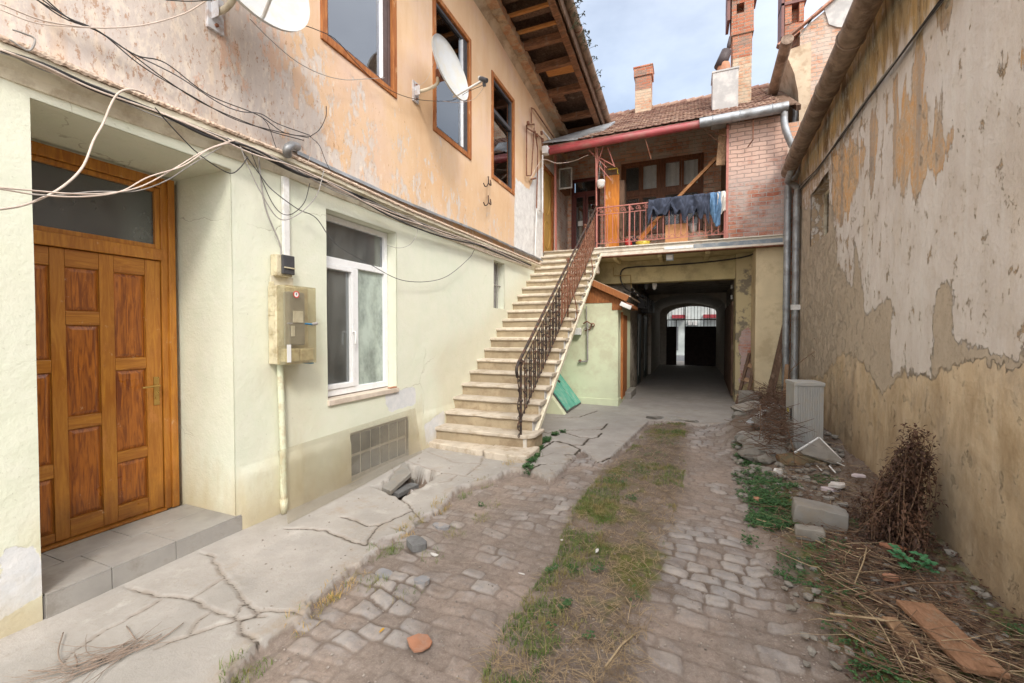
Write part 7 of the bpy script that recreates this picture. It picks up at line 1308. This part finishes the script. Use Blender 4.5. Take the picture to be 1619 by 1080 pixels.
tag(b.build('leaf_litter', m_deadleaf, None, fix=False), 'brown dead leaf litter along the foot of the right wall', 'leaves', kind='stuff')
b = MB()
for i in range(620):
    px, py = (r.uniform(1160, 1330), r.uniform(650, 790)) if i % 4 else (r.uniform(1240, 1600), r.uniform(780, 1060)); p = Gs(px, py)
    if p.x > rx(p.y) - .07 or px > 1320 + (py - 690) * 1.1: continue
    q = r.uniform(.012, .05) * (1.3 if py < 760 else .8); b.rock((p.x, p.y, gz(p.x, p.y) + q * .35), (q, q * r.uniform(.7, 1.2), q * .65), 500 + i, 1, .3)
tag(b.build('small_rubble', m_stone, None, smooth=False, fix=False), 'small broken stones and crumbs along the right verge', 'rubble', kind='stuff')
weeds('young_weeds', [(1345, 830, .07, 50), (1265, 905, .13, 80), (1300, 880, .12, 60), (1250, 890, .1, 50), (1320, 865, .1, 50), (1290, 935, .1, 40), (1350, 940, .08, 30), (1370, 1050, .1, 50), (1390, 1075, .12, 80), (1340, 1010, .1, 40), (1240, 915, .08, 40), (1600, 1000, .05, 20)], 'scattered small weeds under the twigs on the right', .02, 4)
weeds('stair_weeds', [(848, 715, .06, 60), (855, 703, .06, 60), (866, 696, .06, 60), (878, 688, .06, 90), (840, 730, .07, 110), (835, 740, .06, 90), (890, 684, .05, 45), (862, 698, .07, 110), (852, 708, .07, 110), (845, 722, .07, 110)], 'green weeds growing in the joint beside the foot of the stairs', .028, 5, m_leaf)
weeds('strip_weeds', [(893, 962, .035, 30), (870, 1000, .03, 8), (1005, 950, .05, 8), (1062, 685, .15, 40), (1050, 700, .2, 50), (1000, 745, .2, 50), (975, 760, .15, 40), (1000, 790, .06, 30), (945, 905, .04, 12), (1030, 720, .2, 50), (870, 905, .05, 20), (760, 800, .03, 12), (905, 905, .04, 10), (930, 1010, .03, 10)], 'small green weeds in the grass strip between the wheel tracks', .02, 6)
cl_ = empty('clover_plant', tuple(Gs(1440, 905)), 'green clover like plant with round leaves near the foot of the right wall', 'plant'); c_ = Gs(1440, 905); r = random.Random(2)
for i in range(20):
    a = r.uniform(0, 6.3); q_ = r.uniform(.01, .11); h = r.uniform(.04, .13); x, y = c_.x + q_ * math.cos(a), c_.y + q_ * math.sin(a); b = MB(); b.tube([(c_.x, c_.y, c_.z), (x, y, c_.z + h)], .0015, 4); b.build('stem', m_leaf, cl_)
    b = MB()
    for k in range(3): t = a + k * 2.1; n = 7; cx_, cy_ = x + .016 * math.cos(t), y + .016 * math.sin(t); b.poly([(cx_ + .016 * math.cos(2 * math.pi * j / n), cy_ + .016 * math.sin(2 * math.pi * j / n), c_.z + h + .003 * math.sin(j * 2)) for j in range(n)])
    b.build('leaf', leafmat('clover_leaf', (.05, .17, .07), (.09, .26, .12)) if i == 0 else MATS['clover_leaf'], cl_, fix=False)
# twig litter on the right
def twig(b, p, a, L, r0, rr, el=.0, kink=.25, n=5, clamp=True):
    P_ = [Vector(p)]; 
    for i in range(n): a += rr.uniform(-kink, kink); el += rr.uniform(-.1, .1); P_.append(P_[-1] + Vector((math.cos(a) * L / n, math.sin(a) * L / n, math.sin(el) * L / n)))
    if clamp:
        for q_ in P_: q_.z = max(q_.z, gz(q_.x, q_.y) + r0)
    b.tube(P_, [r0 * (1 - .6 * i / n) for i in range(n + 1)], 4, cap=False); return P_
r = random.Random(21); tws = MB(); tws2 = MB()
for i in range(1700):
    px, py = r.uniform(1240, 1640), r.uniform(820, 1085)
    if px < 1250 + (py - 820) * .55 + r.uniform(-25, 25) or px > 1360 + (py - 840) * 1.25: continue
    p = Gs(px, py)
    if p.x > rx(p.y) - .05: continue
    twig(tws if r.random() < .8 else tws2, (p.x, p.y, p.z + r.uniform(.0, .07)), (r.uniform(-.9, .5) + (math.pi if r.random() < .5 else 0)) if r.random() < .6 else r.uniform(0, 6.3), r.uniform(.05, .38), r.uniform(.0012, .004), r, r.uniform(-.1, .1), .3)
for i in range(800):
    px, py = r.uniform(1215, 1400), r.uniform(700, 850); p = Gs(px, py)
    if p.x > rx(p.y) - .05: continue
    twig(tws if r.random() < .7 else tws2, (p.x, p.y, p.z + r.uniform(.0, .05)), r.uniform(0, 6.3), r.uniform(.06, .3), r.uniform(.001, .003), r, r.uniform(-.1, .1), .3)
tag(tws.build('twig_litter', m_twig, None, smooth=True, fix=False), 'tangle of dark dead twigs covering the ground along the right wall', 'twigs', kind='stuff'); tag(tws2.build('straw_litter', m_straw, None, smooth=True, fix=False), 'pale dry stems scattered among the dark twigs on the right', 'straw', kind='stuff')
def stick(a, c, rr_, mat, lb, lift=.02, bend=.02):
    p, q_ = Gs(*a) + Vector((0, 0, lift)), Gs(*c) + Vector((0, 0, lift)); m_ = (p + q_) / 2 + Vector((bend, bend, .02)); return tag(MB().tube(crom([p, p.lerp(m_, .5), m_, m_.lerp(q_, .5), q_], 3), [rr_ * (1 - .03 * i) for i in range(13)], 6).build('stick', mat, None, smooth=True), lb, 'stick')
stick((957, 1058), (1006, 1004), .006, m_straw, 'straight pale stick lying on the right wheel track', .012, .0); stick((989, 946), (992, 988), .003, m_straw, 'thin pale straw above the stick on the right wheel track', .01); stick((1182, 822), (1330, 880), .006, m_straw, 'long pale stalk stretching from the track into the twigs', .03)
stick((1312, 985), (1500, 1010), .006, m_straw, 'long pale stalk crossing the near end of the twigs', .05, -.03); stick((1352, 962), (1530, 940), .006, m_twig, 'long dark branch lying towards the right wall', .08, .02); stick((1370, 880), (1350, 940), .005, m_straw, 'pale stem left of the salmon shard', .06); stick((1300, 920), (1440, 1000), .006, m_twig, 'dark curved branch running towards the plank', .06, .03); stick((1430, 1080), (1350, 960), .004, m_straw, 'pale stem leaning towards the bottom of the photo', .06)
# thin dead shrub behind the cabinet and brush heap on the rubble
r = random.Random(31); b = MB()
for i in range(700):
    px, py = r.uniform(1196, 1248), r.uniform(618, 690); p = G(px, py, .35); p.z = gz(p.x, p.y) + r.uniform(.12, .5)
    twig(b, p, r.uniform(0, 6.3), r.uniform(.15, .45), r.uniform(.003, .006), r, r.uniform(-.5, .6), .4, 4, False)
tag(b.build('brushwood_heap', simple('reddish_twig', (.13, .075, .05), .9), None, smooth=True, fix=False), 'heap of reddish dead brushwood on the rubble left of the cabinet', 'brushwood', kind='stuff')
b = MB(); base = Vector((1.35, 8.7, .2))
P0 = [PY(1262, 612, 8.6), PY(1248, 590, 8.6), PY(1282, 560, 8.6), PY(1300, 548, 8.6), PY(1287, 535, 8.6)]; b.tube(crom(P0, 4), .006, 5); b.tube([PY(1248, 590, 8.6), PY(1258, 575, 8.6), PY(1250, 560, 8.6)], .004, 4); b.tube([PY(1282, 560, 8.6), PY(1294, 572, 8.6)], .004, 4); tag(b.build('bare_branch', m_twig, None, smooth=True), 'thin bare branch rising above the cabinet against the wall', 'branch')
# long thin rising stems beside the rubble
for k, (a, c, e, f) in enumerate([(1197, 716, 1202, 640), (1257, 738, 1243, 672), (1215, 700, 1245, 660)]):
    p = Gs(a, c); q_ = PY(e, f, p.y + .1); tag(MB().tube(crom([p, p.lerp(q_, .5) + Vector((.02, 0, 0)), q_], 4), .005, 5).build('dead_stem', m_twig, None, smooth=True), ['upright dead stem in front of the rubble heap', 'dead stem leaning in front of the cabinet', 'slanting dead stem across the stones left of the cabinet'][k], 'stem')
# dry bush
bush = empty('dry_bush', tuple(Gs(1440, 850)), 'tall heap of a dead brown bush with curled leaves against the right wall', 'bush'); bb = Gs(1430, 858); apex = RW(1452, 690, .22)
r = random.Random(9); st = MB(); lv = MB()
for i in range(110):
    sx = r.gauss(-.05, .085); sy_ = r.gauss(.0, .12); s0 = Vector((bb.x - .02 + sx * 1.1, bb.y + .1 + sy_ * 1.3, gz(bb.x, bb.y))); t = r.random() ** .8 * .75 + .25; en = s0.lerp(apex, t) + Vector((r.gauss(0, .035), r.gauss(0, .05), r.gauss(0, .03))); P_ = crom([s0, s0.lerp(en, .5) + Vector((r.gauss(0, .05), r.gauss(0, .05), .03)), en], 4); st.tube(P_, [.004 * (1 - .07 * j) for j in range(len(P_))], 4, cap=False)
    for j in range(62):
        q_ = P_[r.randrange(1, len(P_))]; d = Vector((r.gauss(0, 1), r.gauss(0, 1), r.gauss(-.2, .7))); p = q_ + d.normalized() * r.uniform(0, .05)
        if p.x > rx(p.y) - .06: p.x = rx(p.y) - .07
        leaf(lv, p, d, r.uniform(.018, .042), r.uniform(.012, .026), r.uniform(-.3, .7))
st.build('stems', m_twig, bush, smooth=True, fix=False); lv.build('leaves', m_deadleaf, bush, fix=False)
# dead leaves around its foot
b = MB()
for i in range(1500):
    px, py = r.gauss(1400, 55), r.gauss(850, 36); p = Gs(px, max(py, 720)); 
    if p.x > rx(p.y) - .06: continue
    leaf(b, (p.x, p.y, gz(p.x, p.y) + r.uniform(.004, .05)), (r.gauss(0, 1), r.gauss(0, 1), .2), r.uniform(.02, .04), r.uniform(.012, .024), r.uniform(-.2, .5))
tag(b.build('fallen_leaves', m_deadleaf, None, fix=False), 'brown fallen leaves around the foot of the dry bush', 'leaves', kind='stuff')
# white shells of dry flower at its left
# gravel and crumbs
b = MB(); r = random.Random(44)
for i in range(900):
    px, py = (r.uniform(380, 1300), r.uniform(700, 1085)) if i % 3 else (r.uniform(1150, 1619), r.uniform(680, 1080)); p = Gs(px, py)
    if p.x > rx(p.y) - .05: continue
    s = r.uniform(.003, .011) * (1 + .5 * (p.y > 4)); b.rock((p.x, p.y, gz(p.x, p.y) + s * .4), (s, s * r.uniform(.7, 1.2), s * .6), i, 1, .3)
tag(b.build('gravel', simple('mixed_gravel', (.28, .24, .21), .95, .1, 0, .5, 40, .2, (.42, .38, .34), 30), None, smooth=False, fix=False), 'small stones and crumbs scattered over the yard', 'gravel', kind='stuff')
# dry twig bundle on the concrete
tb = empty('twig_bundle', tuple(G(190, 1040)), 'thin dry twig bundle lying on the cracked concrete at the bottom left', 'twig bundle'); r = random.Random(77); b = MB()
A0 = G(215, 1015); D0 = G(80, 1065)
for i in range(46):
    t = r.random(); s0 = G(212, 1018, .012).lerp(G(150, 1050, .012), t) + Vector((r.gauss(0, .02), r.gauss(0, .02), 0)); a = math.atan2(D0.y - A0.y, D0.x - A0.x)
    a += (math.pi if i % 3 == 0 else 0) + r.gauss(0, .35); P_ = [s0]; L = r.uniform(.12, .45) * (.55 if i % 3 == 0 else 1)
    for k in range(7): a += r.gauss(0, .16); P_.append(P_[-1] + Vector((math.cos(a) * L / 7, math.sin(a) * L / 7, r.uniform(-.003, .006))))
    b.tube(P_, [.0026 * (1 - .1 * k) for k in range(8)], 4, cap=False)
for (pts) in ([(100, 1000), (92, 1030), (100, 1050), (130, 1060)], [(118, 1035), (122, 1050), (115, 1062)], [(45, 1060), (80, 1062), (120, 1065)], [(200, 990), (208, 1002), (215, 1012)], [(255, 1003), (235, 1015), (200, 1035), (160, 1050), (110, 1068)], [(290, 985), (255, 1010), (215, 1030)]): b.tube(crom([G(a_, c_, .012) for a_, c_ in pts], 4), .003, 4)
b.build('twigs', simple('grey_twig', (.26, .20, .16), .9), tb, smooth=True, fix=False)
# weeds growing out of the left eaves gutter
b = MB(); r = random.Random(5)
for (px, py) in ((905, 10), (908, 22), (912, 35), (918, 55), (923, 66), (929, 75), (934, 98), (942, 118), (948, 140), (903, 45), (926, 62)):
    p = PX(px - 5, py + 5, -1.95); 
    for i in range(4):
        q_ = p + Vector((r.uniform(.05, .22), r.uniform(-.1, .1), r.uniform(.02, .16))); b.tube([p, q_], .004, 3)
        for k in range(3): leaf(b, q_, (r.gauss(0, 1), r.gauss(0, 1), r.gauss(0, .5)), .05, .03)
tag(b.build('gutter_weeds', leafmat('dark_weed', (.05, .06, .04), (.10, .11, .06)), None, fix=False), 'small weeds sprouting from the eaves gutter of the left house', 'weeds', kind='stuff')
